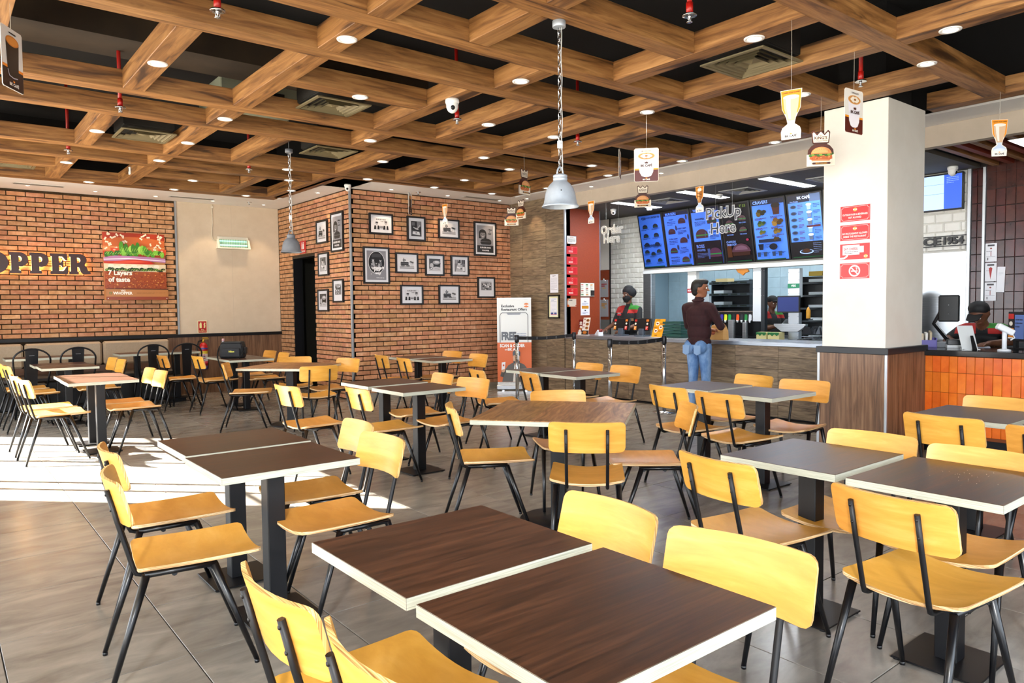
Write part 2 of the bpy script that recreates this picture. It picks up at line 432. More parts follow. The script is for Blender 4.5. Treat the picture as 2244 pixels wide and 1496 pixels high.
# ---- orange return wall, back wall with tiles
struct(MB().box(XF+.015, 9.245, 9.03, 9.20, 0, ZK).obj('wall_orange', M['orangewall']))
struct(MB().box(9.24, 9.256, 9.022, 9.205, 0, ZK).obj('trim_7', M['satin']))
wb = struct(MB().box(XB, XB+.12, 8.885, 10.5, 0, ZK).box(XB, XB+.12, 3.57, 8.885, 2.10, ZK).obj('wall_counter_back', pm('#b9b7b0', .7)))
struct(MB().box(9.24, XB+.1, 10.3, 10.4, 0, ZK).obj('wall_counter_side', M['white_wall']))
MB().box(XB-.014, XB+.005, 9.73, 10.3, 2.16, ZK).obj('panel', M['white_wall'], wb)
MB().box(XB-.014, XB+.005, 9.73, 10.3, 1.2, 2.155).obj('orange_panel', M['orangewall'], wb)
MB().box(XB-.014, XB+.005, 9.73, 10.3, 0, 1.195).obj('lower_panel', pm('#6f6f6b', .5), wb)
MB().box(XB-.02, XB+.005, 9.715, 9.73, 0, ZK).obj('strip', M['black'], wb)
def metro(parent, x, y0, y1, z0, z1, name='tile', m='wtile', pu=.2, pz=.0925, stag=True, bev=.012, t=.014, gap=.0015, cap=200):
    cache = {}; n = 0; big = MB()
    r = 0; z = z0
    while z < z1-.01:
        zb = min(z+pz, z1); y = y1-(pu/2 if stag and r % 2 else 0)
        segs = [] if not (stag and r % 2) else [(max(y, y0), y1)]
        while y > y0+.005: segs.append((max(y-pu, y0), y)); y -= pu
        for a, b in segs:
            if b-a < .02: continue
            k = (round(b-a-gap*2, 3), round(zb-z-gap*2, 3))
            if n < cap:
                if k not in cache:
                    w, h = k; bb = min(bev, w/3, h/3)
                    vs = [(0,-w/2,-h/2),(0,w/2,-h/2),(0,w/2,h/2),(0,-w/2,h/2),(-t,-w/2+bb,-h/2+bb),(-t,w/2-bb,-h/2+bb),(-t,w/2-bb,h/2-bb),(-t,-w/2+bb,h/2-bb)]
                    cache[k] = MB().add(vs, [(0,1,5,4)[::-1],(1,2,6,5)[::-1],(2,3,7,6)[::-1],(3,0,4,7)[::-1],(4,5,6,7)[::-1]]).mesh(name, M[m])
                put(name, cache[k], parent, (x, (a+b)/2, (z+zb)/2)); n += 1
            else: big.box(x-t, x, a+gap, b-gap, z+gap, zb-gap)
        z = zb; r += 1
    if big.v: big.obj(name+'s', M[m], parent, kind='stuff')
metro(wb, XB, 8.89, 9.712, 1.05, ZK)
metro(wb, XB, 3.59, 4.25, 2.12, ZK, pz=.12)
struct(MB().box(XB-.02, XB+.10, 8.70, 8.885, 0, 2.10).obj('trim_8', M['steel'], None, .004))
struct(MB().box(XB-.03, XB+.14, 4.2, 8.885, 2.035, 2.10).obj('trim_9', pm('#d9dcdd', .4), None, .004))
# ---- kitchen seen through the pass
kt = struct(MB().box(12.8, 12.9, 4.0, 10.5, 0, 2.9).box(XB, 12.9, 10.4, 10.5, 0, 2.9).box(XB+.12, 12.9, 3.9, 4.0, 0, 2.9).obj('wall_kitchen', pm('#8aa3b0', .7)))
metro(kt, 12.8, 5.6, 10.38, 0.98, 2.72, 'tile', 'btile', .3, .2, False, .002, .006, .001, 190)
struct(MB().box(XB+.12, 12.9, 3.9, 10.5, 2.75, 2.85).obj('ceiling_kitchen', pm('#cfd4d6', .8)))
struct(MB().box(XB-.03, XB+.6, 4.9, 8.70, .88, .915).obj('trim_10', M['steel']))
MB().box(XB+.02, XB+.55, 4.9, 8.70, 0.01, .88).obj('pass_bench', pm('#5c6164', .5, .5), None, 0, label='steel bench below the opening into the kitchen', category='bench')
# ---- cafe side, right of the pillar
struct(MB().box(XB-.01, XB+.1, 3.57, 4.6, 1.86, 2.10).obj('wall_cafe_hood', M['steel']))
struct(MB().box(XB-.02, XB+.1, 3.57, 4.9, 0, 1.86).obj('wall_cafe_steel', M['steel']))
struct(MB().box(XB-.04, XB+.1, 3.533, 3.572, 0, ZK).obj('trim_11', M['satin'], None, .003))
struct(MB().box(XB-.04, XB+.1, 3.372, 3.404, 1.2, ZK).obj('trim_12', M['satin'], None, .003))
wd = struct(MB().box(XB, XB+.12, YN, 3.57, 0, 3.5).obj('wall_cafe', pm('#170b0a', .6)))
metro(wd, XB, 3.404, 3.533, 1.0, ZK, 'tile', 'dtile', .0645, .21, False, .004, .012, .0015, 60)
metro(wd, XB, 1.6, 3.372, .95, 3.3, 'tile', 'dtile', .105, .21, False, .004, .01, .0015, 150)
oc = thing('cafe_counter', 'counter faced with glossy orange tiles and black top, right of pillar', 'counter', (0, 0, 0))
MB().box(7.6, 8.3, -1.9, 3.3, 0.17, .945).obj('body', pm('#7c3c12', .8), oc)
MB().box(7.56, 8.38, -1.9, 3.3, .945, 1.0).obj('counter_top', pm('#111214', .12), oc, .004)
MB().box(7.66, 8.3, -1.9, 3.3, 0, .17).obj('plinth', M['black'], oc)
ot = {}
zj = [.18, .2, .395, .592, .785, .942]
for j in range(26):
    y1 = 3.30-.0735*j
    for a, b in zip(zj[1:-1], zj[2:]):
        k = round(b-a, 3)
        if k not in ot: ot[k] = MB().box(-.01, .004, -.0352, .0352, -k/2+.0015, k/2-.0015).mesh('tile', M['otile'], .0015)
        put('tile', ot[k], oc, (7.6, y1-.03675, (a+b)/2))
# ---- pillar
pl = struct(MB().box(6.78, 7.56, 3.02, 3.62, 0, 3.30).obj('wall_pillar', M['white_wall'], None, .004))
struct(MB().box(6.9, 7.44, 3.1, 3.54, 3.30, 4.2).obj('wall_pillar_core', M['void']))
PANE = MB().box(6.755, 7.585, 2.995, 3.645, 0, 1.0).obj('veneer_panel', M['wain'], pl)
struct(MB().box(6.738, 7.60, 2.978, 3.662, .985, 1.045).obj('trim_13', pm('#14161b', .4), None, .004))
struct(MB().box(6.748, 6.772, 2.988, 3.012, 0, .985).box(6.748, 6.772, 3.628, 3.652, 0, .985).obj('trim_14', M['satin'], None, .002))
# ---- ceilings
cg = struct(MB().box(XL-.2, 13, YN-.2, 13.7, 4.2, 4.3).obj('ceiling', M['void']))
struct(MB().box(XL, XA, 12.27, YL, ZS, ZS+.05).box(4.75, XA, 9.76, 12.27, ZS, ZS+.05).box(4.75, 8.45, 9.76, YP, ZS, ZS+.05).box(7.95, 8.45, YN, 9.76, ZS, ZS+.05).obj('ceiling_soffit', M['soffit']))
struct(MB().box(XL, 4.75, 12.27, 12.30, ZS+.02, 4.2).box(4.75, 4.78, 9.76, 12.30, ZS+.02, 4.2).box(4.75, 7.98, 9.76, 9.79, ZS+.02, 4.2).box(7.95, 7.98, YN, 9.76, ZS+.02, 4.2).obj('ceiling_upstand', M['void']))
struct(MB().box(8.45, 8.57, YN, 9.03, ZK, ZS+.04).obj('wall_bulkhead', nmat('cream_bulkhead', [(.3, '#b3a593'), (.7, '#bcae9c')], rough=.75)))
struct(MB().box(8.57, XB+.1, 3.45, 10.4, ZK, ZK+.05).obj('ceiling_counter', nmat('grey_counter_ceiling', [(.3, '#4e4b43'), (.7, '#57544c')], rough=.8)))
struct(MB().box(8.57, XB+.1, YN, 3.45, ZK+.14, ZK+.2).obj('ceiling_cafe', M['void']))
for k in range(14):
    y = 3.28-k*.16
    MB().box(8.57, XB+.05, y-.04, y+.03, ZK, ZK+.13).obj('slat', M['beam'] if k % 2 == 0 else pm('#7a2a14', .6), D.objects['ceiling_cafe'])
# wooden grid: A beams run along X, B beams along Y
BW, BH = .168, .155
beam_cache = {}
def beam_mesh(l):
    k = round(l, 2)
    if k not in beam_cache: beam_cache[k] = MB().box(-k/2, k/2, -BW/2, BW/2, 0, BH).mesh('wooden_beam', M['beam'], .003)
    return beam_cache[k]
def beamA(y, x0, x1):  # y: near edge
    put('wooden_beam', beam_mesh(x1-x0), cg, ((x0+x1)/2, y+BW/2, ZB))
def beamB(x, y0, y1):
    put('wooden_beam', beam_mesh(y1-y0), cg, (x+BW/2, (y0+y1)/2, ZB), PI/2)
xs = XL+.1
for y, segs in [(.9, [(xs, 7.5)]), (2.345, [(xs, 7.52)]), (3.38, [(xs, 4.46), (5.55, 6.58)]), (4.19, [(xs, 7.52)]), (4.94, [(xs, 7.52)]),
                (5.735, [(2.39, 3.64), (6.25, 7.5)]), (6.77, [(xs, 7.5)]), (7.59, [(xs, 7.5)]), (8.565, [(5.5, 6.72)]), (9.29, [(xs, 7.7)]), (9.41, [(4.56, 7.7)]),
                (10.04, [(xs, 4.4)]), (10.835, [(xs, 1.345), (2.39, 3.63)]), (11.82, [(xs, 4.56)]), (11.95, [(xs, 4.62)])]:
    for a, b in segs: beamA(y, a, b)
for x, segs in [(.31, [(3.55, 4.19), (5.11, 6.77), (7.76, 9.29)]), (1.33, [(2.51, 4.19), (5.11, 6.77), (7.76, 9.29), (10.21, 11.82)]),
                (2.225, [(1.07, 2.345), (2.51, 3.38), (3.55, 4.19), (4.36, 4.94), (5.11, 6.77), (6.94, 7.59), (7.76, 9.29), (9.46, 10.04), (10.21, 11.82)]),
                (3.01, [(2.51, 3.38), (3.55, 4.19), (7.76, 9.29)]), (3.64, [(5.11, 6.77), (10.21, 11.82)]), (3.80, [(4.36, 4.94), (6.94, 7.59)]),
                (4.46, [(2.51, 4.19)]), (4.40, [(5.11, 6.77), (7.76, 9.29), (9.46, 11.82)]), (5.37, [(-.6, .9), (1.07, 2.345), (2.51, 4.19)]), (5.33, [(4.36, 4.94), (5.11, 6.77), (6.94, 7.59), (7.76, 9.29)]),
                (4.50, [(9.58, 11.82)]), (6.085, [(5.11, 6.77)]), (6.58, [(2.51, 4.19)]), (6.725, [(7.76, 9.29)]), (7.53, [(-1.0, 3.0), (3.64, 9.29)])]:
    for a, b in segs: beamB(x, a, b)
# ducts and pipes up in the void
MB().box(-.2, 4.4, 6.9, 7.45, 3.75, 4.15).obj('air_duct', M['duct'], None, 0, label='dark square air duct up in the ceiling void', category='duct')
MB().box(.2, 1.25, 5.2, 6.6, 3.9, 4.18).obj('air_duct', M['duct'], None, 0, label='brown boxed duct above the front left ceiling cells', category='duct')
# ---- outer walls with the daylight openings
def wall_open(name, axis, c, a0, a1, ops, z1=4.2, t=.25):
    b = MB()
    def bx(p, q, r, s_):
        if q-p < .001 or s_-r < .001: return
        if axis == 'x': b.box(c-t, c, p, q, r, s_)
        else: b.box(p, q, c-t, c, r, s_)
    prev = a0
    for o0, o1, s0, s1 in ops:
        bx(prev, o0, 0, z1); bx(o0, o1, 0, s0); bx(o0, o1, s1, z1); prev = o1
    bx(prev, a1, 0, z1)
    return struct(b.obj(name, M['white_wall']))
wall_open('wall_left', 'x', XL, YN, 13.7, [(-1.97, 3.2, .02, 3.03), (3.45, 7.43, .02, 3.03), (7.68, 11.68, .02, 3.03)])
wall_open('wall_front', 'y', YN, XL-.2, 13, [(-.44, 4.6, .15, 3.1)])
fr = MB()
for y in (8.28, 8.62, 9.75, 10.9): fr.box(XL-.14, XL-.10, y-.016, y+.016, .02, 3.03)
for y in (-.8, .0, .8, 1.6, 2.4, 4.2, 5.0, 5.8, 6.6): fr.box(XL-.16, XL-.09, y-.02, y+.02, .02, 3.03)
fr.box(XL-.14, XL-.10, 7.68, 11.68, 2.22, 2.25)
struct(fr.obj('window_1', M['black']))
fr = MB()
for x in (.9, 2.2, 3.4, 4.57): fr.box(x, x+.06, YN-.16, YN-.09, .15, 3.1)
struct(fr.obj('window_2', M['black']))
# added unseen slab outside, shaped to block the sun from the nearer windows
cp = MB().prism([(-.72, -7), (-.72, 7.94), (-6.2, 13.42), (-6.2, -7)][::-1], 3.25, 3.45)
struct(cp.obj('roof_added_sunshade', nmat('white_added_sunshade', [(.3, '#d2cfc8'), (.7, '#dad7d0')], rough=.8)))
struct(MB().box(-6.1, -5.9, -6.9, -6.7, -.3, 3.25).box(-6.1, -5.9, 2, 2.2, -.3, 3.25).obj('trim_15', M['black']))  # posts for the added sun-blocking slab
struct(MB().box(13, 13.2, YN-.2, 14, 0, 4.3).obj('wall_far_right', M['void']))
struct(MB().box(-40, 40, -40, 60, -.5, -.3).obj('ground_outside', nmat('pale_paving', [(.3, '#a8a39a'), (.7, '#b8b3aa')], rough=.9)))
# ================================================================== chairs
def shell(L, Wd, r, pos, thick, ts, n_side=7, nb=9, m_face=0, m_edge=1):
    """rounded-corner curved plywood: a along L, b along Wd; pos(a,b)->Vector, ts thickness vector"""
    hl, hw = L/2, Wd/2
    ca = [-hl + r*(1-math.cos(PI/2*k/3)) for k in range(3)]
    av = ca + [-hl+r+(L-2*r)*k/n_side for k in range(n_side+1)] + [-x for x in ca[::-1]]
    def half(a):
        d = abs(a)-(hl-r)
        return hw if d <= 0 else hw-r+math.sqrt(max(r*r-d*d, 0))
    b_ = MB(); na = len(av)
    top = [pos(a, half(a)*(2*j/(nb-1)-1)) for a in av for j in range(nb)]
    bot = [p+Vector(ts)*thick for p in top]
    fs = [(i*nb+j, (i+1)*nb+j, (i+1)*nb+j+1, i*nb+j+1) for i in range(na-1) for j in range(nb-1)]
    b_.add(top, fs, m_face, True)
    b_.add(bot, [f[::-1] for f in fs], m_face, True)
    per = [i*nb for i in range(na)] + [(na-1)*nb+j for j in range(1, nb)] + [i*nb+nb-1 for i in range(na-2, -1, -1)] + [j for j in range(nb-2, 0, -1)]
    ev = [top[i] for i in per] + [bot[i] for i in per]; k = len(per)
    b_.add(ev, [(i, k+i, k+(i+1) % k, (i+1) % k) for i in range(k)], m_edge, False)
    return b_
SEAT = shell(.455, .43, .03, lambda a, b: Vector((a, b, .441+.031*(b/.215)**2+.006*max(0, a/.22)**2+.004*max(0, -a/.22)**2)), .014, (0, 0, -1)).mesh('seat', [M['ply'], M['ply_edge']])
def backpos(a, b):
    z = .725+b*.97
    return Vector((-.301-.257*b+.047*(a/.215)**2, -a, z))
BACK = shell(.43, .182, .028, backpos, .012, (-1, 0, -.2)).mesh('backrest', [M['ply'], M['ply_edge_back']])
def leg_mesh(x0, y0, x1, y1, r0=.016, r1=.0098):
    b = MB().tube([(x0, y0, .436), (x1, y1, .014)], [r0, r1], 9)
    b.tube([(x1, y1, .014), (x1, y1, 0)], [r1+.0008, r1], 9)
    return b.mesh('leg', M['blacksteel'])
LEGS = [leg_mesh(-.20, s*.178, -.335, s*.205) for s in (1, -1)] + [leg_mesh(.045, s*.178, .195, s*.207) for s in (1, -1)]
fb = MB()
for s in (1, -1): fb.tube([(-.205, s*.178, .436), (.05, s*.178, .436)], .0125, 9)
fb.tube([(-.10, -.178, .424), (-.10, 0, .415), (-.10, .178, .424)], .011, 8).tube([(.03, -.178, .424), (.03, 0, .415), (.03, .178, .424)], .011, 8)
FRAME = fb.mesh('seat_frame', M['blacksteel'])
def rod_mesh(s):
    y = s*.115
    b = MB().tube([(-.10, y, .419), (-.21, y, .421), (-.229, y, .428), (-.238, y, .448), (-.29, y, .645), (-.3195, y, .77)], .0098, 8)
    for z, x in ((.69, -.3005), (.752, -.3150)): b.ell((x-.009, y, z), (.004, .006, .006), 0, 8, 6)
    return b.mesh('back_rod', M['black'])
RODS = [rod_mesh(1), rod_mesh(-1)]
def chair(x, y, yaw, label, group='yellow plywood chairs'):
    t = thing('dining_chair', label, 'chair', (x, y, 0), R_(yaw), group)
    put('seat', SEAT, t); put('backrest', BACK, t); put('seat_frame', FRAME, t)
    for l in LEGS: put('leg', l, t)
    for r in RODS: put('back_rod', r, t)
    return t
CH = [
 (.90, 1.67, 1, 'yellow plywood chair left of the two nearest tables, farther of the pair'),
 (.91, 1.20, -2, 'yellow plywood chair cut by the lower frame edge, left of the nearest table'),
 (1.43, 1.65, 177, 'yellow chair with backrest facing us, tucked right of the second nearest table'),
 (1.42, 1.10, -172, 'big yellow chair back with a dent and glare, right of the nearest table'),
 (.935, 3.84, -2, 'yellow chair left of the dark tables by the sun patch, farther of two'),
 (.84, 3.19, -7, 'yellow chair left of the dark tables by the sun patch, nearer of two'),
 (1.60, 3.77, 175, 'pale-backed yellow chair right of the tables by the sun patch, farther one'),
 (1.48, 3.24, 181, 'pale-backed yellow chair right of the tables by the sun patch, nearer one'),
 (2.85, 1.80, -8, 'clean orange-backed chair left of the right-hand front tables'),
 (2.79, 1.07, -6, 'yellow chair with scuffed, stained back at the right-hand front tables'),
 (3.34, 1.66, -177, 'yellow chair behind the right-hand front tables, before the pillar'),
 (3.27, 1.17, 180, 'pinkish pale chair back cut by the right frame edge, behind front table'),
 (4.77, 1.67, -2, 'yellow chair, back to us, at the table before the orange tiles'),
 (5.31, 1.74, 180, 'yellow chair between its dark table and the orange tiled counter'),
 (4.69, 1.12, -2, 'chair back just entering the frame at the far right table'),
 (4.87, 3.70, -8, 'yellow chair left of the tables before the customer, farther one'),
 (4.78, 3.18, -4, 'yellow chair left of the tables before the customer, nearer one'),
 (5.58, 3.81, 172, 'yellow chair between plank counter and dark tables, left of two'),
 (5.47, 3.19, -174, 'yellow chair beside the pillar, at the tables before the counter'),
 (3.04, 3.08, 45, 'yellow chair with rods and a knot, near side of the square plank table'),
 (2.93, 3.83, -30, 'chair seen side-on at the left corner of the square plank table'),
 (3.60, 3.12, 140, 'chair seen side-on at the right corner of the square plank table'),
 (3.60, 3.86, -120, 'pale chair behind the square plank table in the middle, facing us'),
 (2.99, 5.40, -1, 'yellow chair left of the middle pair of dark tables, nearer one'),
 (2.64, 6.04, 6, 'yellow chair pulled out left of the middle pair of dark tables'),
 (3.63, 5.98, 174, 'yellow chair right of the middle pair of dark tables, farther one'),
 (3.58, 5.34, -174, 'sunlit pale chair right of the middle pair of dark tables, nearer one'),
 (5.18, 8.99, -5, 'chair left of the tables by the picture wall, farther one'),
 (5.10, 8.24, -7, 'chair left of the tables by the picture wall, nearer one'),
 (5.80, 8.95, -174, 'chair right of the tables by the picture wall, farther one'),
 (5.66, 8.14, 179, 'chair right of the tables by the picture wall, nearer one'),
 (4.86, 5.38, -16, 'yellow chair before the queue posts, left of the tables there, nearer one'),
 (4.72, 6.06, -15, 'yellow chair before the banner, left of the tables there, farther one'),
 (5.55, 5.86, 179, 'yellow chair facing us against the counter planks, left of two'),
 (5.55, 5.31, 180, 'yellow chair facing us against the counter planks, right of two'),
 (3.24, 10.84, 4, 'yellow chair left of the tables with the camera bag, nearer one'),
 (2.92, 11.44, 4, 'yellow chair left of the tables with the camera bag, farther one'),
 (3.92, 11.31, -176, 'small yellow chair right of the camera bag tables, farther one'),
 (3.86, 10.62, 178, 'small yellow chair right of the camera bag tables, nearer one'),
 (3.06, 8.92, -26, 'chair at the left corner of the far square plank table'),
 (3.78, 9.30, -112, 'chair behind the far square plank table, before the dark doorway'),
 (3.99, 8.63, -163, 'white-lit chair at the right corner of the far square plank table'),
 (3.52, 8.11, 78, 'chair with back rods to us at the far square plank table'),
 (.98, 11.36, 2, 'leftmost yellow chair of the row beside the far sunlit tables'),
 (1.02, 10.72, 2, 'second yellow chair from the wall beside the far sunlit tables'),
 (.96, 8.98, 3, 'sunlit chair left of the near sunlit tables, farther one'),
 (.99, 8.40, 5, 'sunlit chair left of the near sunlit tables, nearer one'),
 (1.71, 11.34, -176, 'yellow chair right of the far sunlit tables, farther one'),
 (1.72, 10.83, -179, 'yellow chair right of the far sunlit tables, nearer one'),
 (1.65, 8.92, -179, 'white-lit chair right of the near sunlit tables, farther one'),
 (1.65, 8.42, -178, 'white-lit chair right of the near sunlit tables, nearer one'),
]
for a in CH: chair(*a)
# ================================================================== tables
TW, TD, TH = .635, .555, .75
def top_mesh(w, d, mt='table'):
    b = MB()
    b.box(-w/2, w/2, -d/2, d/2, TH-.032, TH-.001, 1)
    b.box(-w/2+.0012, w/2-.0012, -d/2+.0012, d/2-.0012, TH-.0012, TH, 0)
    return b.mesh('tabletop', [M[mt], M['edge']], .0012)
TOP = top_mesh(TW, TD)
COL = MB().box(-.0425, .0425, -.0425, .0425, .012, TH-.045).mesh('column', M['black'], .004)
BASE = MB().box(-.165, .165, -.16, .16, .006, .014).mesh('base_plate', M['black'], .002)
SPID = MB().box(-.24, .24, -.02, .02, TH-.047, TH-.032).box(-.02, .02, -.2, .2, TH-.047, TH-.032).mesh('top_bracket', M['black'])
FOOT = MB().lathe([(.016, 0), (.016, .006)], n=10).mesh('glide', M['black'])
def table(x, y, label, yaw=0, group='small dark tables'):
    t = thing('cafe_table', label, 'table', (x, y, 0), R_(yaw), group)
    put('tabletop', TOP, t); put('column', COL, t); put('base_plate', BASE, t); put('top_bracket', SPID, t)
    for sx in (-1, 1):
        for sy in (-1, 1): put('glide', FOOT, t, (sx*.145, sy*.14, 0))
    return t
for a in [
 (1.195, 1.79, 'dark walnut table with pale edge, second nearest, beside the nearest one'),
 (1.195, 1.19, 'nearest dark walnut table, cut by the lower frame edge, red spot on its rim'),
 (1.265, 3.985, 'dark table left of centre by the sun patch, farther of the pair'),
 (1.25, 3.385, 'dark table left of centre by the sun patch, nearer of the pair'),
 (3.20, 1.755, 'dark table at front right, left of the pair'),
 (3.185, 1.15, 'dark table at front right sprinkled with crumbs, nearer of the pair'),
 (5.14, 1.73, 'dark table before the orange tiled counter'),
 (5.17, 1.12, 'dark table cut by the right frame edge before the orange tiles'),
 (5.30, 3.91, 'dark table just below the customer, farther of the pair'),
 (5.22, 3.28, 'dark table before plank counter and pillar, nearer of the pair'),
 (3.40, 6.20, 'dark table in the middle of the room, farther of the pair'),
 (3.385, 5.55, 'dark table in the middle of the room, nearer of the pair'),
 (5.55, 9.10, 'dark table before the picture wall, farther of the pair'),
 (5.55, 8.46, 'dark table before the picture wall, nearer of the pair'),
 (5.39, 6.15, 'dark table before the queue posts, farther of the pair'),
 (5.36, 5.53, 'dark table before the queue posts, nearer of the pair'),
 (3.62, 11.30, 'table below the black camera bag, farther of the pair'),
 (3.60, 10.70, 'table beside the black camera bag, nearer of the pair'),
 (1.38, 11.57, 'far sunlit table on the left, farther half of the pair'),
 (1.40, 10.98, 'far sunlit table on the left, nearer half of the pair'),
 (1.38, 9.14, 'near sunlit table on the left, farther half of the pair'),
 (1.37, 8.56, 'near sunlit table on the left with shadow stripes, nearer half'),
]:
    tb = table(*a)
    if 'crumbs' in a[2]:
        cb = MB(); rg = random.Random(4)
        for k in range(26):
            u, v = rg.gauss(.06, .09), rg.gauss(-.02, .07); s_ = rg.uniform(.0006, .0013)
            if abs(u) < .29 and abs(v) < .25: cb.ell((u, v, TH+s_*.6), (s_, s_, s_*.7), 0, 6, 4)
        cb.obj('crumbs', pm('#d9c8ae', .8), tb, kind='stuff')
    if 'red spot' in a[2]:
        MB().prism([(-.006,-.007),(.007,-.005),(.005,.007),(-.005,.006)], 0, .0008, O=(TW/2+.0004, -.13, TH-.014), U=(0,1,0), V=(0,0,1)).obj('sauce_spot', pm('#9c1418', .3), tb)
def plank_table(x, y, yaw, side, label):
    t = thing('square_table', label, 'table', (x, y, 0), R_(yaw), 'square plank-topped tables')
    h = side/2
    MB().box(-h, h, -h, h, TH-.034, TH-.006).obj('tabletop', M['edge'], t, .0015)
    n = 5; w = side/n
    me = MB().box(-w/2+.0004, w/2-.0004, -h+.001, h-.001, TH-.006, TH).mesh('plank', M['plank'], .0006)
    for i in range(n): put('plank', me, t, (-h+w*(i+.5), 0, 0))
    MB().box(-.05, .05, -.05, .05, .014, TH-.05).obj('column', M['black'], t, .004)
    MB().lathe([(.27, .004), (.27, .012), (.06, .02)], n=32).obj('base_plate', M['black'], t)
    MB().box(-.33, .33, -.025, .025, TH-.05, TH-.034).box(-.025, .025, -.33, .33, TH-.05, TH-.034).obj('top_bracket', M['black'], t)
    return t
plank_table(3.315, 3.63, -52.6, .965, 'large square table with mixed brown planks, in the middle foreground')
plank_table(3.57, 8.92, -49, .96, 'large square plank table near the dark doorway')
# ================================================================== ceiling fixtures
ORD = ['first', 'second', 'third', 'fourth', 'fifth', 'sixth', 'seventh']
DL_RING = MB().lathe([(.045, -.001), (.052, -.007), (.069, -.006), (.0705, .001)], n=24, cap=False).mesh('trim_ring', M['white'])
DL_DISC = MB().lathe([(.0, -.0015), (.047, -.0015)], n=20, cap=False).mesh('lens', M['lamp_on'])
spot_d = D.lights.new('downlight', 'SPOT'); spot_d.energy = 22; spot_d.spot_size = R_(110); spot_d.spot_blend = .6; spot_d.color = (1, .80, .58); spot_d.shadow_soft_size = .04
wash_d = D.lights.new('wall_spot', 'SPOT'); wash_d.energy = 26; wash_d.spot_size = R_(76); wash_d.spot_blend = .35; wash_d.color = (1, .74, .48); wash_d.shadow_soft_size = .03
def downlight(x, y, label, z=None, s=1.0, ld=spot_d, group='ceiling downlights'):
    z = ZB if z is None else z
    t = thing('ceiling_light', label, 'ceiling light', (x, y, z), 0, group)
    a = put('trim_ring', DL_RING, t); b = put('lens', DL_DISC, t)
    if s != 1: a.scale = b.scale = (s, s, 1)
    l = D.objects.new('lamp', ld); LK(l); l.parent = t; l.location = (0, 0, -.012)
DL = [
 (1.413, 5.955, 'on the stub beam left of the long red sprinkler drop'), (1.426, 8.522, 'on the beam stub between the two left sprinklers'),
 (2.315, 4.655, 'large, on the upper left beam crossing, left of the camera dome'), (2.315, 7.273, 'on the left slanting beam above the dark wall sign corner'),
 (2.311, 8.542, 'on the left slanting beam beside the grey ceiling unit'), (2.297, 9.738, 'on the slanting beam between air grille and thermostat'),
 (1.414, 10.512, 'on the short beam above the backlit letters'), (1.865, 11.908, 'on the edge beam above the burger poster'),
 (3.001, 11.905, 'on the edge beam above the bare cream wall'), (4.081, 11.891, 'on the edge beam nearest the alcove corner'),
 (3.011, 10.942, 'on the short beam left of the far pendant chain, low down'), (4.476, 11.0, 'behind the far pendant chain, lowest of three'),
 (4.098, 10.146, 'behind the far pendant chain, middle of three'), (3.775, 9.388, 'behind the far pendant chain, topmost of three'),
 (3.017, 5.836, 'beside the square air grille left of the camera dome'), (3.860, 4.654, 'above and right of the camera dome, beside the near chain'),
 (3.871, 7.267, 'left of the second air grille, below the camera beam'), (4.496, 5.939, 'on the long beam right of the camera dome'),
 (4.531, 8.193, 'above the brick corner, left of the picture wall'), (4.964, 9.423, 'on the edge beam above the brick corner'),
 (5.391, 5.944, 'just left of the near pendant chain, above its shade'), (5.431, 4.661, 'above the big hanging coffee cup card'),
 (5.421, 7.262, 'on the short beam above the picture wall, upper'), (6.149, 7.667, 'above the hanging burger card with the crown'),
 (6.133, 8.687, 'above the picture wall, middle of the slanting row'), (6.123, 9.476, 'on the edge beam above the picture wall, left'),
 (7.212, 9.456, 'on the edge beam above the picture wall, right'), (7.586, 8.532, 'behind the near pendant shade'),
 (6.871, 6.84, 'right of the near chain, small'), (7.573, 7.217, 'on the edge beam above the order counter, left'),
 (7.604, 5.95, 'behind the big coffee cup card'), (7.604, 4.64, 'on the edge beam left of the pillar'), (6.091, 3.454, 'behind the tall orange drink card'),
 (4.55, 2.942, 'beside the large square air grille'), (5.48, 2.039, 'on the crossing beam at upper right, larger'), (6.102, 2.433, 'on the crossing beam at upper right, nearer the pillar'),
 (.40, 4.57, 'cut by the left frame edge beside the hanging cola card')]
for x, y, l in DL: downlight(x, y, 'round white downlight '+l)
for x, y, l in [(1.236, 13.0, 'under the long slot grille, left'), (2.125, 13.04, 'above the burger poster'), (3.0, 13.04, 'at the end of the brick wall'),
                (3.9, 13.04, 'above the insect lamp'), (4.775, 13.02, 'in the corner above the cream wall'), (5.0, 11.2, 'above the doorway side wall'),
                (5.803, 10.234, 'above the left pictures'), (6.889, 10.257, 'above the middle pictures'), (7.958, 10.216, 'above the girl poster'),
                (8.2, 9.75, 'above the plank wall'), (8.22, 8.2, 'before the order counter'), (8.22, 6.8, 'in the white band over the counter')]:
    downlight(x, y, 'small white spot in the white ceiling band '+l, ZS, .62, wash_d, 'spots in the white ceiling band')
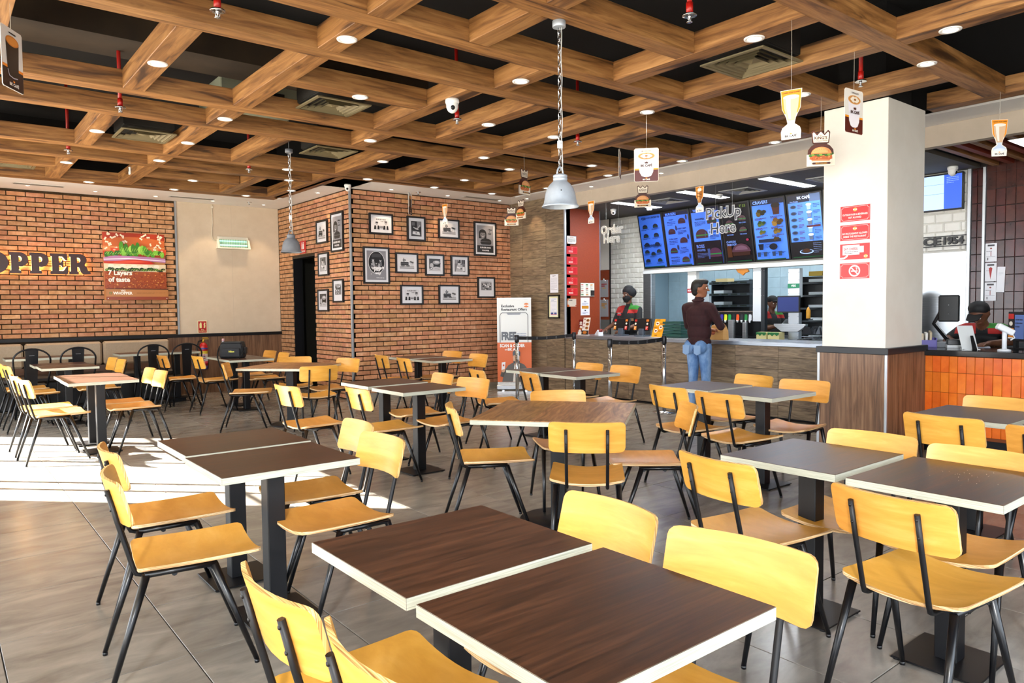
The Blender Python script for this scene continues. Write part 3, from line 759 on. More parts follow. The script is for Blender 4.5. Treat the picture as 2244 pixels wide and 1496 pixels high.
# sprinklers
SP_PIPE = MB().tube([(0, 0, .055), (0, 0, .95)], .0165, 10).tube([(0, 0, .055), (0, 0, .12)], .022, 10).mesh('pipe', M['redpipe'])
SP_PLATE = MB().lathe([(.012, .052), (.043, .048), (.046, .04), (.044, .038), (.012, .043)], n=20, cap=False).mesh('escutcheon', M['chrome'])
SP_HEAD = MB().lathe([(.011, .044), (.011, .03), (.006, .026), (.006, .004), (.018, .003), (.019, 0), (.004, 0)], n=12).tube([(.011, 0, .03), (.014, 0, .017), (.006, 0, .004)], .0025, 6).tube([(-.011, 0, .03), (-.014, 0, .017), (-.006, 0, .004)], .0025, 6).mesh('sprinkler_head', M['chrome'])
for x, y, l in [(1.433, 4.588, 'at the top edge left of centre'), (3.773, 2.896, 'at the top edge right of centre'), (1.402, 7.254, 'on a long drop at upper left'),
                (1.298, 9.5, 'above the backlit letters'), (4.033, 5.826, 'beside the camera dome'), (5.988, 2.89, 'just before the pillar top'),
                (5.625, 5.817, 'right of the near pendant chain'), (3.288, 9.444, 'left of the far pendant, short')]:
    t = thing('sprinkler', 'fire sprinkler on a red pipe '+l, 'sprinkler', (x, y, 3.215), 0, 'fire sprinklers')
    put('pipe', SP_PIPE, t); put('escutcheon', SP_PLATE, t); put('sprinkler_head', SP_HEAD, t)
for x, y, l in [(4.461, 12.856, 'above the cream wall'), (6.281, 10.211, 'above the picture wall')]:
    t = thing('sprinkler', 'small chrome sprinkler in the white ceiling band '+l, 'sprinkler', (x, y, ZS-.045), 0, 'fire sprinklers')
    put('escutcheon', SP_PLATE, t); put('sprinkler_head', SP_HEAD, t)
# square air grilles
def grille(x, y, z, s, label, m='vent', yaw=0):
    t = thing('air_grille', label, 'vent', (x, y, z), yaw, 'square air grilles')
    h = s/2
    b = MB()
    for a, c, d, e in ((-h, h, -h, -h+.03), (-h, h, h-.03, h), (-h, -h+.03, -h+.03, h-.03), (h-.03, h, -h+.03, h-.03)): b.box(a, c, d, e, 0, .012)
    b.obj('frame', M[m], t, .002)
    MB().box(-h+.03, h-.03, -h+.03, h-.03, .05, .06).box(-h+.02, h-.02, -h+.02, h-.02, .06, .28).obj('plenum', pm('#15120d', .8) if m == 'vent' else pm('#2f2f2d', .7), t)
    for i in range(4):
        o = h-.04-i*.048; b = MB()
        q = o-.03
        vs = [(-o,-o,.004),(o,-o,.004),(o,o,.004),(-o,o,.004),(-q,-q,.034),(q,-q,.034),(q,q,.034),(-q,q,.034)]
        b.add(vs, [(0,1,5,4),(1,2,6,5),(2,3,7,6),(3,0,4,7)]); b.add([(v[0], v[1], v[2]+.003) for v in vs], [(4,5,1,0),(5,6,2,1),(6,7,3,2),(7,4,0,3)])
        b.obj('louvre', M[m], t)
    c = .07
    MB().add([(-c,-c,.03),(c,-c,.03),(c,c,.03),(-c,c,.03),(0,0,.004)], [(0,1,4),(1,2,4),(2,3,4),(3,0,4)]).obj('centre_plate', M[m], t)
grille(5.10, 3.32, 3.33, .56, 'large khaki square air grille beside the hanging drink card')
grille(3.085, 6.53, 3.37, .54, 'khaki square air grille left of the camera dome')
grille(1.92, 8.77, 3.36, .54, 'khaki square air grille at left below the long sprinkler drop')
grille(3.89, 8.38, 3.36, .53, 'dim khaki square air grille right of the far pendant')
grille(.93, 11.4, 3.36, .5, 'air grille at the left edge above the backlit letters')
grille(9.25, 7.52, ZK-.012, .5, 'grey square grille over the counter, left', 'ventw')
grille(9.35, 6.22, ZK-.012, .5, 'grey square grille over the counter, by the smoke detector', 'ventw')
grille(9.42, 4.9, ZK-.012, .5, 'grey square grille over the counter, beside the pillar', 'ventw')
# slot diffusers in the soffit
for x0, x1, y, l in [(1.03, 1.68, 12.83, 'above the backlit letters'), (3.17, 3.87, 12.88, 'above the cream wall'), (7.16, 7.88, 10.16, 'above the girl poster')]:
    t = thing('slot_diffuser', 'long slot air diffuser in white ceiling band '+l, 'vent', ((x0+x1)/2, y, ZS), 0, 'slot diffusers')
    w = (x1-x0)/2
    MB().box(-w, w, -.07, .07, -.006, 0).obj('frame', pm('#c9c5be', .6), t)
    for i in range(3): MB().box(-w+.015, w-.015, -.05+i*.036, -.03+i*.036, -.008, -.006).obj('slot', pm('#77736c', .7), t)
# fluorescent strips over the counter (run along X)
def strip(x0, x1, y, label, z=ZK, w=.16, power=30):
    t = thing('strip_light', label, 'ceiling light', ((x0+x1)/2, y, z), 0, 'strip lights')
    h = (x1-x0)/2
    MB().box(-h-.01, h+.01, -w/2-.01, w/2+.01, -.006, 0).obj('housing', M['white'], t)
    MB().box(-h, h, -w/2, w/2, -.009, -.006).obj('diffuser', M['tube_on'], t)
    ld = D.lights.new('strip', 'AREA'); ld.shape = 'RECTANGLE'; ld.size = h*2; ld.size_y = w; ld.energy = power; ld.color = (.9, .96, 1)
    o = D.objects.new('lamp', ld); LK(o); o.parent = t; o.location = (0, 0, -.02)
strip(8.66, 9.72, 8.11, 'white strip light over the counter, left of three')
strip(8.64, 9.72, 6.78, 'white strip light over the counter, middle of three')
strip(8.64, 9.80, 5.43, 'white strip light over the counter beside the pillar')
strip(8.75, 10.1, 2.62, 'white strip light among the red slats at far right', ZK-.002, .13, 14)
for y, l in ((5.2, 'nearest the pillar'), (6.4, 'above the warming racks'), (7.7, 'behind the customer'), (9.1, 'at the tiled left end')):
    strip(11.0, 12.2, y, 'kitchen ceiling light behind the menu boards, '+l, 2.75, .2, 12)
# dome cameras, detectors
def dome(x, y, z, label, s=1.0, yaw=0):
    t = thing('dome_camera', label, 'camera', (x, y, z), yaw, 'dome cameras')
    MB().lathe([(.052*s, 0), (.054*s, -.02*s), (.05*s, -.035*s)], n=20).obj('mount', M['white'], t)
    b = MB(); b.ell((0, 0, -.05*s), (.047*s, .047*s, .055*s), 0, 16, 10); b.obj('shell', M['white'], t)
    MB().ell((-.03*s, -.012*s, -.068*s), (.019*s, .019*s, .02*s), 0, 12, 8).obj('lens', M['black'], t)
dome(3.702, 5.421, ZB, 'white dome camera under the wooden grid, beside a red sprinkler', 1.15, R_(40))
dome(5.038, 10.207, ZS, 'white dome camera in the white band above the brick corner', 1.0, R_(30))
dome(9.25, 8.7, ZK, 'white dome camera above the order sign', .95, R_(20))
dome(9.87, 3.62, ZK, 'white dome camera over the screen right of the pillar', 1.1, R_(60))
for x, y, l in [(9.37, 6.64, 'by the pick-up sign'), (9.6, 8.2, 'left of the menu boards')]:
    t = thing('smoke_detector', 'round white smoke detector over the counter '+l, 'detector', (x, y, ZK), 0, 'smoke detectors')
    MB().lathe([(.052, 0), (.052, -.018), (.045, -.024)], n=20).obj('base', M['white'], t)
    MB().lathe([(.04, -.024), (.043, -.04), (.03, -.052)], n=20).obj('sensor', pm('#d5d4cf', .5), t)
t = thing('thermostat', 'small white wall thermostat on the side of a ceiling beam at left', 'thermostat', (2.222, 11.0, 3.36), 0)
MB().box(-.02, 0, -.035, .035, -.05, .05).obj('housing', M['white'], t, .004)
MB().box(-.022, -.02, .0, .022, -.01, .035).obj('display', M['black'], t)
t = thing('air_conditioner', 'grey ceiling air unit in the void at left, with printed notes', 'air conditioner', (2.9, 8.3, 3.62), 0)
MB().box(-.42, .42, -.4, .4, 0, .3).obj('housing', pm('#8b8f7c', .6), t, .01)
p = Pr(.001); p.rect(-.25, .05, -.08, .2, '#c9c9c0'); p.block(7, -.24, -.09, .19, .06, '#333333'); p.rect(.1, .06, .26, .2, '#17181a')
p.done('print', t, (0, -.402, 0), ROT_Y)
# pendants
def chain(h, link=.05):
    b = MB(); n = int(h/(link*.74)); r = .0032
    for i in range(n):
        z = h-i*(h/n); a = link/2; w = .0105
        pts = []
        for k in range(9):
            th = 2*PI*k/8
            u = w*math.cos(th); v = (a-w)*(1 if math.sin(th) > 0 else -1)*(abs(math.sin(th)) > .01)+w*math.sin(th)
            pts.append((u, 0, z-a+v) if i % 2 == 0 else (0, u, z-a+v))
        b.tube(pts, r, 5)
    return b
def pendant(x, y, zr, label, m, dent=False):
    t = thing('pendant_lamp', label, 'pendant lamp', (x, y, zr), 0, 'bell-shaped pendant lamps')
    H = ZB-zr
    MB().lathe([(.041, H-.04), (.043, H-.037), (.043, H), (.02, H)], n=28).tube([(0, 0, H), (0, 0, H+(.02 if dent else .9))], .004, 6).obj('canopy', m, t)
    MB().lathe([(.121, .0), (.122, .004), (.116, .012), (.109, .024), (.104, .05), (.097, .09), (.086, .122), (.068, .147), (.051, .163), (.045, .17), (.047, .176), (.047, .188), (.044, .191), (.047, .196), (.046, .206), (.03, .213), (.001, .214)], n=40, cap=False)\
        .lathe([(.116, .002), (.1, .05), (.082, .118), (.045, .16), (.001, .164)], n=40, cap=False).obj('shade', m, t)
    MB().tube([(.026*math.cos(a), 0, .212+.047*math.sin(a)) for a in [PI*k/12 for k in range(13)]], .006, 8).obj('loop', m, t)
    MB().lathe([(.02, .10), (.022, .15)], n=16).ell((0, 0, .075), (.03, .03, .038), 0, 14, 10).obj('bulb', pm('#d8d5cc', .3), t)
    chain(H-.04-.245).xf(Matrix.Translation((0, 0, .245))).obj('chain', M['chrome'], t)
    MB().tube([(.011+.004*math.sin(k*.9), -.009, .22+(H-.26)*k/24) for k in range(25)], .003, 6).obj('cable', pm('#c8c6bf', .5), t)
    MB().box(-.014, .016, -.012, .012, .38, .43).obj('tie', M['white'], t, .003)
    if dent: MB().ell((-.064, -.079, .095), (.004, .004, .004), 0, 8, 6).obj('scratch', M['black'], t)
pendant(3.262, 3.54, 2.105, 'large pale grey bell pendant on a chain, in front of the counter', M['galv'], True)
pendant(3.32, 8.207, 2.115, 'smaller darker grey bell pendant near the doorway', nmat('dark_grey_shade', [(.3, '#5d6066'), (.7, '#74787f')], rough=.45, spec=.5))
# ================================================================== hanging cards
def card_burger():
    o = [(-.12,0),(.12,0),(.12,.105),(.112,.105),(.107,.145),(.08,.18),(.05,.195),(.07,.205),(.08,.30),(.062,.32),(.03,.285),(0,.318),(-.03,.285),(-.062,.32),(-.08,.30),(-.07,.205),(-.05,.195),(-.08,.18),(-.107,.145),(-.112,.105),(-.12,.105)]
    p = Pr(.0006)
    p.shape([(-.112,.105),(.112,.105),(.107,.145),(.08,.18),(.05,.197),(-.05,.197),(-.08,.18),(-.107,.145)], '#4a1d10')
    p.shape([(-.07,.205),(.07,.205),(.08,.30),(.062,.32),(.03,.285),(0,.318),(-.03,.285),(-.062,.32),(-.08,.30)], '#4a1d10')
    p.shape([(-.062,.211),(.062,.211),(.071,.293),(.06,.303),(.032,.272),(0,.305),(-.032,.272),(-.06,.303),(-.071,.293)], '#f6ead4')
    p.text('NEW', 0, .268, .009, '#4a1d10').text("KiNG'S", 0, .237, .026, '#4a1d10', bold=.03, fit=.11).text('COLLECTION', 0, .219, .013, '#4a1d10', fit=.11)
    p.rect(-.12, 0, .12, .105, '#f3e7d3')
    p.shape([(-.075,.045),(.075,.045),(.083,.062),(-.083,.062)], '#d89a66')
    p.shape([(-.096,.062),(-.06,.054),(0,.058),(.07,.054),(.098,.064),(.095,.1),(-.093,.1)], '#c8632a')
    rng = random.Random(3)
    for k in range(16): p.oval(-.085+.17*rng.random(), .066+.03*rng.random(), .009, .006, rng.choice(['#d97b35', '#b3521f', '#e59a52']), 7)
    for k in range(9): p.oval(-.09+.0225*k, .098+.006*((k*7) % 3-1), .017, .011, ['#3f6e23', '#7fae3c', '#2f5a1c'][k % 3], 8)
    p.oval(0, .105, .088, .062, '#d98a4e', 18, 0, PI).oval(-.01, .115, .068, .044, '#e8a768', 16, 0, PI)
    for k in range(9): p.oval(-.06+.015*k, .118+.028*math.sin(PI*(k+1)/10), .003, .0022, '#6b3a1b', 6)
    p.shape([(-.072,.012),(.072,.012),(.08,.021),(.072,.03),(-.072,.03),(-.08,.021)], '#4a1d10'); p.text('SPICY CHICKEN', 0, .016, .01, '#f2b33d', fit=.13)
    return o, p, '#3d180d'
def card_cup(dark=False):
    o = [(-.117,.012),(-.105,0),(.105,0),(.117,.012),(.117,.308),(.105,.32),(-.105,.32),(-.117,.308)]
    p = Pr(.0006)
    p.shape([(-.113,.115),(.113,.115),(.113,.308),(.103,.317),(-.103,.317),(-.113,.308)], '#f2e6d2' if not dark else '#e8e2d8')
    p.shape([(-.113,.012),(-.103,.003),(.103,.003),(.113,.012),(.113,.115),(-.113,.115)], '#55180f')
    p.rect(-.113, .112, .113, .126, '#f39a1f')
    p.shape([(-.08,.245),(.08,.245),(.064,.09),(.045,.055),(.02,.045),(-.02,.045),(-.045,.055),(-.064,.09)], '#efe9ee')
    p.oval(0, .245, .08, .032, '#e0a25c', 24).oval(0, .245, .07, .027, '#c98747', 24)
    for k in range(6): p.oval(.036*math.cos(k*PI/3), .245+.012*math.sin(k*PI/3), .022, .012, '#f4e6d0', 10)
    p.oval(0, .245, .014, .008, '#a0602c', 10)
    p.text('MOCHACCINO' if not dark else 'CAPPUCCINO', 0, .286, .011, '#3a2018', fit=.09)
    crown(p, 0, .172, .014, '#4a1d10'); p.text('BK CAFÉ', 0, .142, .021, '#3a1a10', bold=.035, fit=.12)
    crown(p, 0, .028, .008, '#f39a1f'); p.text('BK CAFÉ', 0, .012, .013, '#f6efe2', bold=.03, fit=.08)
    return o, p, '#efe7da'
def crown(p, u, v, s, c):
    p.shape([(u-s,v),(u+s,v),(u+s*1.15,v+s*1.4),(u+s*.5,v+s*.8),(u,v+s*1.6),(u-s*.5,v+s*.8),(u-s*1.15,v+s*1.4)], c)
def card_glass(top='#f2961c', drink='#d8b694', foam='#f1e8dc', name='CLASSIC COLD COFFEE'):
    o = [(-.06,0),(.06,0),(.063,.05),(.055,.075),(.022,.1),(.03,.14),(.058,.2),(.067,.32),(-.067,.32),(-.058,.2),(-.03,.14),(-.022,.1),(-.055,.075),(-.063,.05)]
    p = Pr(.0006)
    p.shape([(-.064,.317),(-.056,.2),(-.04,.165),(.04,.165),(.056,.2),(.064,.317)], top)
    p.shape([(-.05,.272),(-.043,.2),(-.022,.12),(.022,.12),(.043,.2),(.05,.272)], drink)
    p.shape([(-.034,.27),(-.028,.2),(-.014,.13),(0,.13),(-.004,.2),(-.004,.27)], foam)
    p.oval(0, .272, .05, .014, foam, 18)
    if drink == '#b06a24':
        p.oval(0, .28, .03, .024, '#f4efe6', 12).oval(0, .296, .016, .014, '#efe6d8', 10)
        p.line([(-.04,.24),(.035,.215)], .007, '#5a2f12').line([(-.035,.2),(.03,.185)], .006, '#5a2f12')
    p.shape([(-.018,.118),(.018,.118),(.014,.1),(-.014,.1)], '#cfdcef').shape([(-.014,.1),(.014,.1),(.048,.068),(.05,.05),(-.05,.05),(-.048,.068)], '#c3d4ee')
    p.oval(0, .055, .048, .012, '#dfe9f7', 16)
    p.rect(-.057, .004, .057, .045, '#f4f1ea'); crown(p, 0, .031, .006, '#f2961c'); p.text('BK CAFÉ', 0, .012, .014, '#2b1a12', bold=.035, fit=.085)
    p.text(name, 0, .295, .009, '#4a2412', fit=.108)
    return o, p, '#f2ede4'
def card_cola():
    o = [(-.11,.01),(-.1,0),(.1,0),(.11,.01),(.11,.35),(.1,.36),(-.1,.36),(-.11,.35)]
    p = Pr(.0006)
    p.shape([(-.107,.1),(.107,.1),(.107,.35),(.098,.357),(-.098,.357),(-.107,.35)], '#dedad4'); p.shape([(-.107,.01),(-.098,.003),(.098,.003),(.107,.01),(.107,.12),(-.107,.12)], '#2b1512'); p.rect(-.107, .118, .107, .134, '#ef8a1b')
    p.shape([(-.068,.285),(.068,.285),(.056,.1),(.04,.075),(-.04,.075),(-.056,.1)], '#1d100d').oval(0, .285, .068, .03, '#c9762a', 22).oval(0, .285, .057, .023, '#d98d3d', 20)
    p.line([(-.058,.11),(-.044,.075),(0,.068),(.044,.075)], .006, '#b9b6c2').rect(-.035, .325, .035, .333, '#222222')
    crown(p, 0, .042, .008, '#ef8a1b'); p.text('BK CAFÉ', 0, .018, .018, '#f5efe4', bold=.03, fit=.1)
    return o, p, '#e6e2da'
CK = {}
for k, f in (('burger', card_burger), ('cup', card_cup), ('capp', lambda: card_cup(True)), ('glass', card_glass), ('caramel', lambda: card_glass('#f2961c', '#b06a24', '#e6b070', 'CARAMEL SHAKE')), ('cola', card_cola)):
    o_, p_, c_ = f(); p_.rough = .45
    CK[k] = (MB().prism(o_, -.0018, .0018, 0, None, (0, 0, 0), (1, 0, 0), (0, 0, 1)).mesh('card', pm(c_, .5)), p_.mesh('print', [pm(c, .4) for c in p_.cols]), max(v for u, v in o_))
def hang(kind, x, y, zb, yaw, label, s=1.0, zt=ZB, group='hanging promotion cards'):
    """yaw: direction the printed face looks to, degrees from +X"""
    t = thing('hanging_card', label, 'hanging sign', (x, y, zb), R_(yaw+90), group)
    c, pr, h = CK[kind]
    a = put('card', c, t); b = put('print', pr, t, (0, -.0019, 0), ROT_Y); b2 = put('print', pr, t, (0, .0019, 0), (PI/2, 0, PI))
    for q in (a, b, b2): q.scale = (s, s, s)
    MB().tube([(0, 0, h*s-.02), (.002, .001, (h*s+zt-zb)/2), (0, 0, zt-zb)], .0011, 5).obj('string', pm('#cfc6b6', .6), t)
hang('glass', 4.461, 2.608, 2.535, 200, 'tall hanging card of an iced coffee glass left of the pillar, nearest')
hang('capp', 5.38, 2.646, 2.705, 265, 'hanging card of a cappuccino cup in front of the pillar')
hang('burger', 6.307, 3.398, 2.69, 222, 'crown-topped burger card hanging beside the pillar', 1.0)
hang('glass', 7.433, 2.355, 2.74, 222, 'iced coffee card hanging right of the pillar')
hang('cup', 5.478, 4.715, 2.655, 221, 'large square coffee cup card hanging in mid ceiling')
hang('burger', 7.96, 6.92, 2.85, 221, 'crown-topped burger card hanging below the coffee cup card', .97, 3.34)
hang('glass', 7.54, 7.53, 2.655, 180, 'narrow iced coffee card before the burnt orange wall', 1.0)
hang('caramel', 7.54, 5.63, 2.61, 176, 'caramel drink card hanging before the menu boards', 1.0)
hang('burger', 5.67, 6.79, 2.81, 286, 'crown-topped burger card turned sideways left of the near pendant', .98)
hang('burger', 7.54, 9.12, 2.88, 182, 'small burger card behind the turned one, right of the picture wall', .97)
hang('burger', 7.67, 9.53, 2.82, 231, 'small burger card at the corner of the picture wall, leftmost burger card', .97)
hang('capp', 6.352, 5.867, 2.94, 307, 'card seen edge-on, left of the big coffee cup card')
hang('glass', 6.5, 9.77, 2.79, 187, 'orange-topped drink card hanging before the picture wall')
hang('cola', 6.0, 10.0, 2.93, 314, 'dark cola card seen edge-on before the picture wall', .95)
hang('cola', .453, 5.323, 2.787, 327, 'big cola card hanging at the upper left edge')
hang('burger', .30, 5.62, 2.62, 330, 'burger card cut by the left frame edge, below the cola card', 1.05)
# ================================================================== framed pictures
def art(kind, w, h, rng):
    """black-and-white print; origin at centre"""
    p = Pr(.0004); p.rough = .35
    L, B, T = -w/2, -h/2, h/2; Rr = w/2
    K, G, LG, Wt = '#141416', '#5f5f63', '#9c9ca1', '#e6e5e8'
    if kind == 'street':
        p.rect(L, B, Rr, T, '#d3d2d6'); p.rect(L, B, Rr, B+h*.22, '#8f8e92'); p.rect(L, B+.1*h, Rr, B+h*.16, '#c6c5c8')
        p.rect(L+.06*w, B+.3*h, L+.62*w, B+.52*h, '#6c6b70'); p.rect(L+.1*w, B+.34*h, L+.58*w, B+.46*h, '#2a2a2d')
        p.shape([(L+.05*w,B+.52*h),(L+.64*w,B+.52*h),(L+.58*w,B+.6*h),(L+.1*w,B+.6*h)], K)
        p.rect(L+.26*w, B+.58*h, L+.3*w, T-.05*h, '#3a3a3e'); p.oval(L+.31*w, B+.76*h, .11*w, .1*h, '#47474b', 12); p.oval(L+.31*w, B+.76*h, .07*w, .05*h, LG, 10)
        for u, v in ((.78, .62), (.9, .56)):
            p.line([(L+u*w, B+.2*h), (L+(u-.02)*w, B+v*h)], .014*w, '#26262a')
            for a in range(7): p.line([(L+(u-.02)*w, B+v*h), (L+(u-.02)*w+.1*w*math.cos(a*.9), B+v*h+.1*h*math.sin(a*.9))], .022*w, K)
        for u in (.2, .55): p.oval(L+u*w, B+.26*h, .15*w, .055*h, K, 14); p.oval(L+u*w, B+.31*h, .08*w, .045*h, '#2d2d30', 12); p.rect(L+(u-.13)*w, B+.25*h, L+(u+.13)*w, B+.265*h, Wt)
    elif kind == 'pair':
        p.rect(L, B, Rr, T, '#cfced2'); p.text('BURGER KING', 0, T-.17*h, .11*h, K, bold=.03, fit=.9*w)
        p.text('HOME OF', .1*w, T-.32*h, .07*h, K, bold=.02, fit=.3*w)
        for u, s in ((-.29, 1), (.3, 1.12)):
            p.shape([(u*w-.18*w,B),(u*w+.18*w,B),(u*w+.15*w,B+.34*h),(u*w-.15*w,B+.34*h)], K)
            p.shape([(u*w-.035*w,B),(u*w+.035*w,B),(u*w+.05*w,B+.36*h),(u*w-.05*w,B+.36*h)], Wt); p.line([(u*w, B+.34*h), (u*w, B)], .02*w, K)
            p.oval(u*w, B+.5*h*s, .085*w, .15*h, '#bdbcc0', 16); p.oval(u*w, B+.62*h*s, .1*w, .06*h, K, 12)
            p.rect(u*w-.075*w, B+.5*h*s, u*w-.01*w, B+.55*h*s, K); p.rect(u*w+.01*w, B+.5*h*s, u*w+.075*w, B+.55*h*s, K); p.line([(u*w-.03*w, B+.42*h*s), (u*w+.03*w, B+.42*h*s)], .012*w, K)
        p.rect(-.12*w, B+.12*h, .1*w, B+.3*h, G); p.rect(-.1*w, B+.2*h, .08*w, B+.24*h, Wt)
    elif kind == 'serve':
        p.rect(L, B, Rr, T, '#1c1c1f'); p.shape([(L,B),(Rr,B),(Rr,B+.3*h),(L,B+.42*h)], '#3d3d41'); p.rect(L+.08*w, T-.3*h, L+.35*w, T-.08*h, G)
        p.shape([(.05*w,T),(Rr,T),(.42*w,.15*h),(.1*w,.02*h)], '#77767a'); p.line([(.36*w,.25*h),(.1*w,.0*h),(-.1*w,.03*h)], .09*w, '#aeadb1'); p.line([(-.3*w,.1*h),(.0*w,-.03*h),(.2*w,-.04*h)], .07*w, '#c2c1c5')
        p.shape([(-.38*w,-.36*h),(.36*w,-.42*h),(.28*w,-.2*h),(-.34*w,-.18*h)], '#d8d7da'); p.oval(-.02*w, -.28*h, .1*w, .035*h, G, 14); p.oval(-.02*w, -.265*h, .06*w, .025*h, K, 12)
    elif kind == 'girl':
        p.rect(L, B, Rr, T, '#8e8d93'); p.rect(L, B, Rr, B+.26*h, '#2c2c30')
        p.oval(-.16*w, .2*h, .23*w, .155*h, '#1f1f22', 20); p.rect(-.39*w, .02*h, .07*w, .2*h, '#1f1f22'); p.oval(-.15*w, .15*h, .155*w, .125*h, '#77767b', 18)
        p.rect(-.3*w, .23*h, .0*w, .28*h, '#1f1f22')
        for u in (-.22, -.08): p.oval(u*w, .17*h, .026*w, .014*h, '#17171a', 10)
        p.oval(-.15*w, .135*h, .018*w, .01*h, '#626166', 8); p.oval(-.15*w, .09*h, .055*w, .016*h, '#eceaec', 12, PI, 2*PI)
        p.oval(.03*w, -.08*h, .33*w, .1*h, '#252528', 18, 0, PI); p.rect(-.3*w, -.12*h, .36*w, -.08*h, '#4b4b4f'); p.rect(-.31*w, -.145*h, .37*w, -.12*h, '#141416'); p.shape([(-.3*w,-.145*h),(.36*w,-.145*h),(.3*w,-.205*h),(-.24*w,-.205*h)], '#2e2e31')
        p.text("A Meal", .27*w, .33*h, .05*h, K, fit=.36*w).text('in', .27*w, .26*h, .045*h, K).text('Itself', .27*w, .18*h, .05*h, K, fit=.3*w)
        p.text('BURGER KING', 0, B+.15*h, .055*h, Wt, bold=.03, fit=.84*w).text('WHOPPER', 0, B+.05*h, .05*h, Wt, bold=.03, fit=.62*w)
    elif kind == 'way':
        p.rect(L, B, Rr, T, '#85848b'); p.oval(0, .1*h, .43*w, .39*h, '#e4e3e6', 32).oval(0, .1*h, .41*w, .375*h, '#18181b', 32)
        p.rect(-.25*w, .28*h, .24*w, .4*h, '#39393d')
        for u, v, s in ((-.18, .2, 1), (.2, .18, .9), (-.02, .08, .7), (.12, .06, .7), (-.26, .06, .65)):
            p.shape([(u*w-.1*w*s,(v-.22*s)*h),(u*w+.1*w*s,(v-.22*s)*h),(u*w+.06*w,(v-.05)*h),(u*w-.06*w,(v-.05)*h)], rng.choice([G, LG, '#47474b'])); p.oval(u*w, v*h, .06*w*s, .06*h*s, '#b9b8bd', 12); p.oval(u*w, v*h+.03*h*s, .062*w*s, .04*h*s, '#222226', 10)
        p.shape([(-.3*w,-.06*h),(.3*w,-.06*h),(.24*w,-.14*h),(-.24*w,-.14*h)], '#c9c8cc')
        p.text('Have it', .12*w, -.13*h, .1*h, '#f2f1f3', bold=.035, fit=.56*w).text('your', .02*w, -.235*h, .1*h, '#f2f1f3', bold=.035, fit=.42*w).text('way', .06*w, -.34*h, .1*h, '#f2f1f3', bold=.035, fit=.44*w)
        p.oval(-.3*w, -.3*h, .018*w, .018*w, '#f2f1f3', 10); p.text("It's the only way.", .18*w, -.45*h, .032*h, '#f2f1f3', fit=.56*w)
    elif kind == 'bun':
        p.rect(L, B, Rr, T, '#3a3a3e'); p.oval(.1*w, .12*h, .42*w, .26*h, '#19191b', 20).oval(.14*w, .2*h, .33*w, .16*h, '#97969b', 20).oval(.18*w, .24*h, .2*w, .08*h, '#c9c8cc', 16)
        p.oval(-.28*w, -.05*h, .16*w, .2*h, '#b3b2b7', 14); p.shape([(L,B),(Rr,B),(Rr,-.2*h),(.1*w,-.12*h),(-.2*w,-.2*h),(L,-.32*h)], '#b9b8bd'); p.oval(-.32*w, -.3*h, .12*w, .09*h, '#2b2b2e', 14).oval(-.32*w, -.3*h, .08*w, .055*h, '#d5d4d8', 12)
        p.line([(0,-.28*h),(.4*w,-.36*h)], .02*w, G)
    elif kind == 'eater':
        p.rect(L, B, Rr, T, '#6d6c71')
        for k in range(7): p.rect(L+w*k/7, .18*h, L+w*(k+.6)/7, T, rng.choice([K, LG, '#3d3d41']))
        p.shape([(-.42*w,B),(.3*w,B),(.22*w,.08*h),(-.25*w,.1*h)], '#adacb1'); p.oval(-.08*w, .2*h, .14*w, .16*h, '#c6c5c9', 16); p.oval(-.08*w, .3*h, .145*w, .08*h, '#28282b', 12)
        p.line([(-.3*w,-.1*h),(.05*w,-.22*h)], .1*w, '#e0dfe2'); p.oval(.1*w, -.25*h, .1*w, .05*h, K, 12); p.rect(.24*w, B+.05*h, .44*w, -.08*h, '#d5d4d8'); p.rect(.28*w, -.08*h, .4*w, .04*h, G)
    else:
        p.rect(L, B, Rr, T, '#77767b'); p.rect(L, T-.16*h, Rr, T, '#a9a8ad'); p.text('Burger King', 0, T-.13*h, .08*h, K, bold=.02, fit=.7*w)
        for k in range(26):
            u, v = rng.uniform(-.44, .44), rng.uniform(-.42, .25); p.oval(u*w, v*h, .08*w, .07*h, rng.choice([K, '#2d2d31', Wt, LG, '#c9c8cc']), 9)
    return p
def picture(name_y, pos, w, h, kind, label, wall='y', low=0.0, mat=.055):
    x, z = pos
    t = thing('picture_frame', label, 'framed picture', (x, YP-.02, z) if wall == 'y' else (XA-.02, x, z), 0 if wall == 'y' else -PI/2, 'black framed pictures')
    fr = .028; b = MB()
    for a, c, d, e in ((-w/2, w/2, h/2-fr, h/2), (-w/2, w/2, -h/2, -h/2+fr), (-w/2, -w/2+fr, -h/2+fr, h/2-fr), (w/2-fr, w/2, -h/2+fr, h/2-fr)): b.box(a, c, -.026, .006, d, e)
    b.obj('frame', pm('#131316', .4), t, .002)
    MB().box(-w/2+fr, w/2-fr, -.012, 0, -h/2+fr, h/2-fr).obj('mount', pm('#d9d9df', .5), t)
    art(kind, w-2*fr-2*mat, h-2*fr-2*mat-low, random.Random(int(x*100))).done('print', t, (0, -.0125, low/2), ROT_Y)
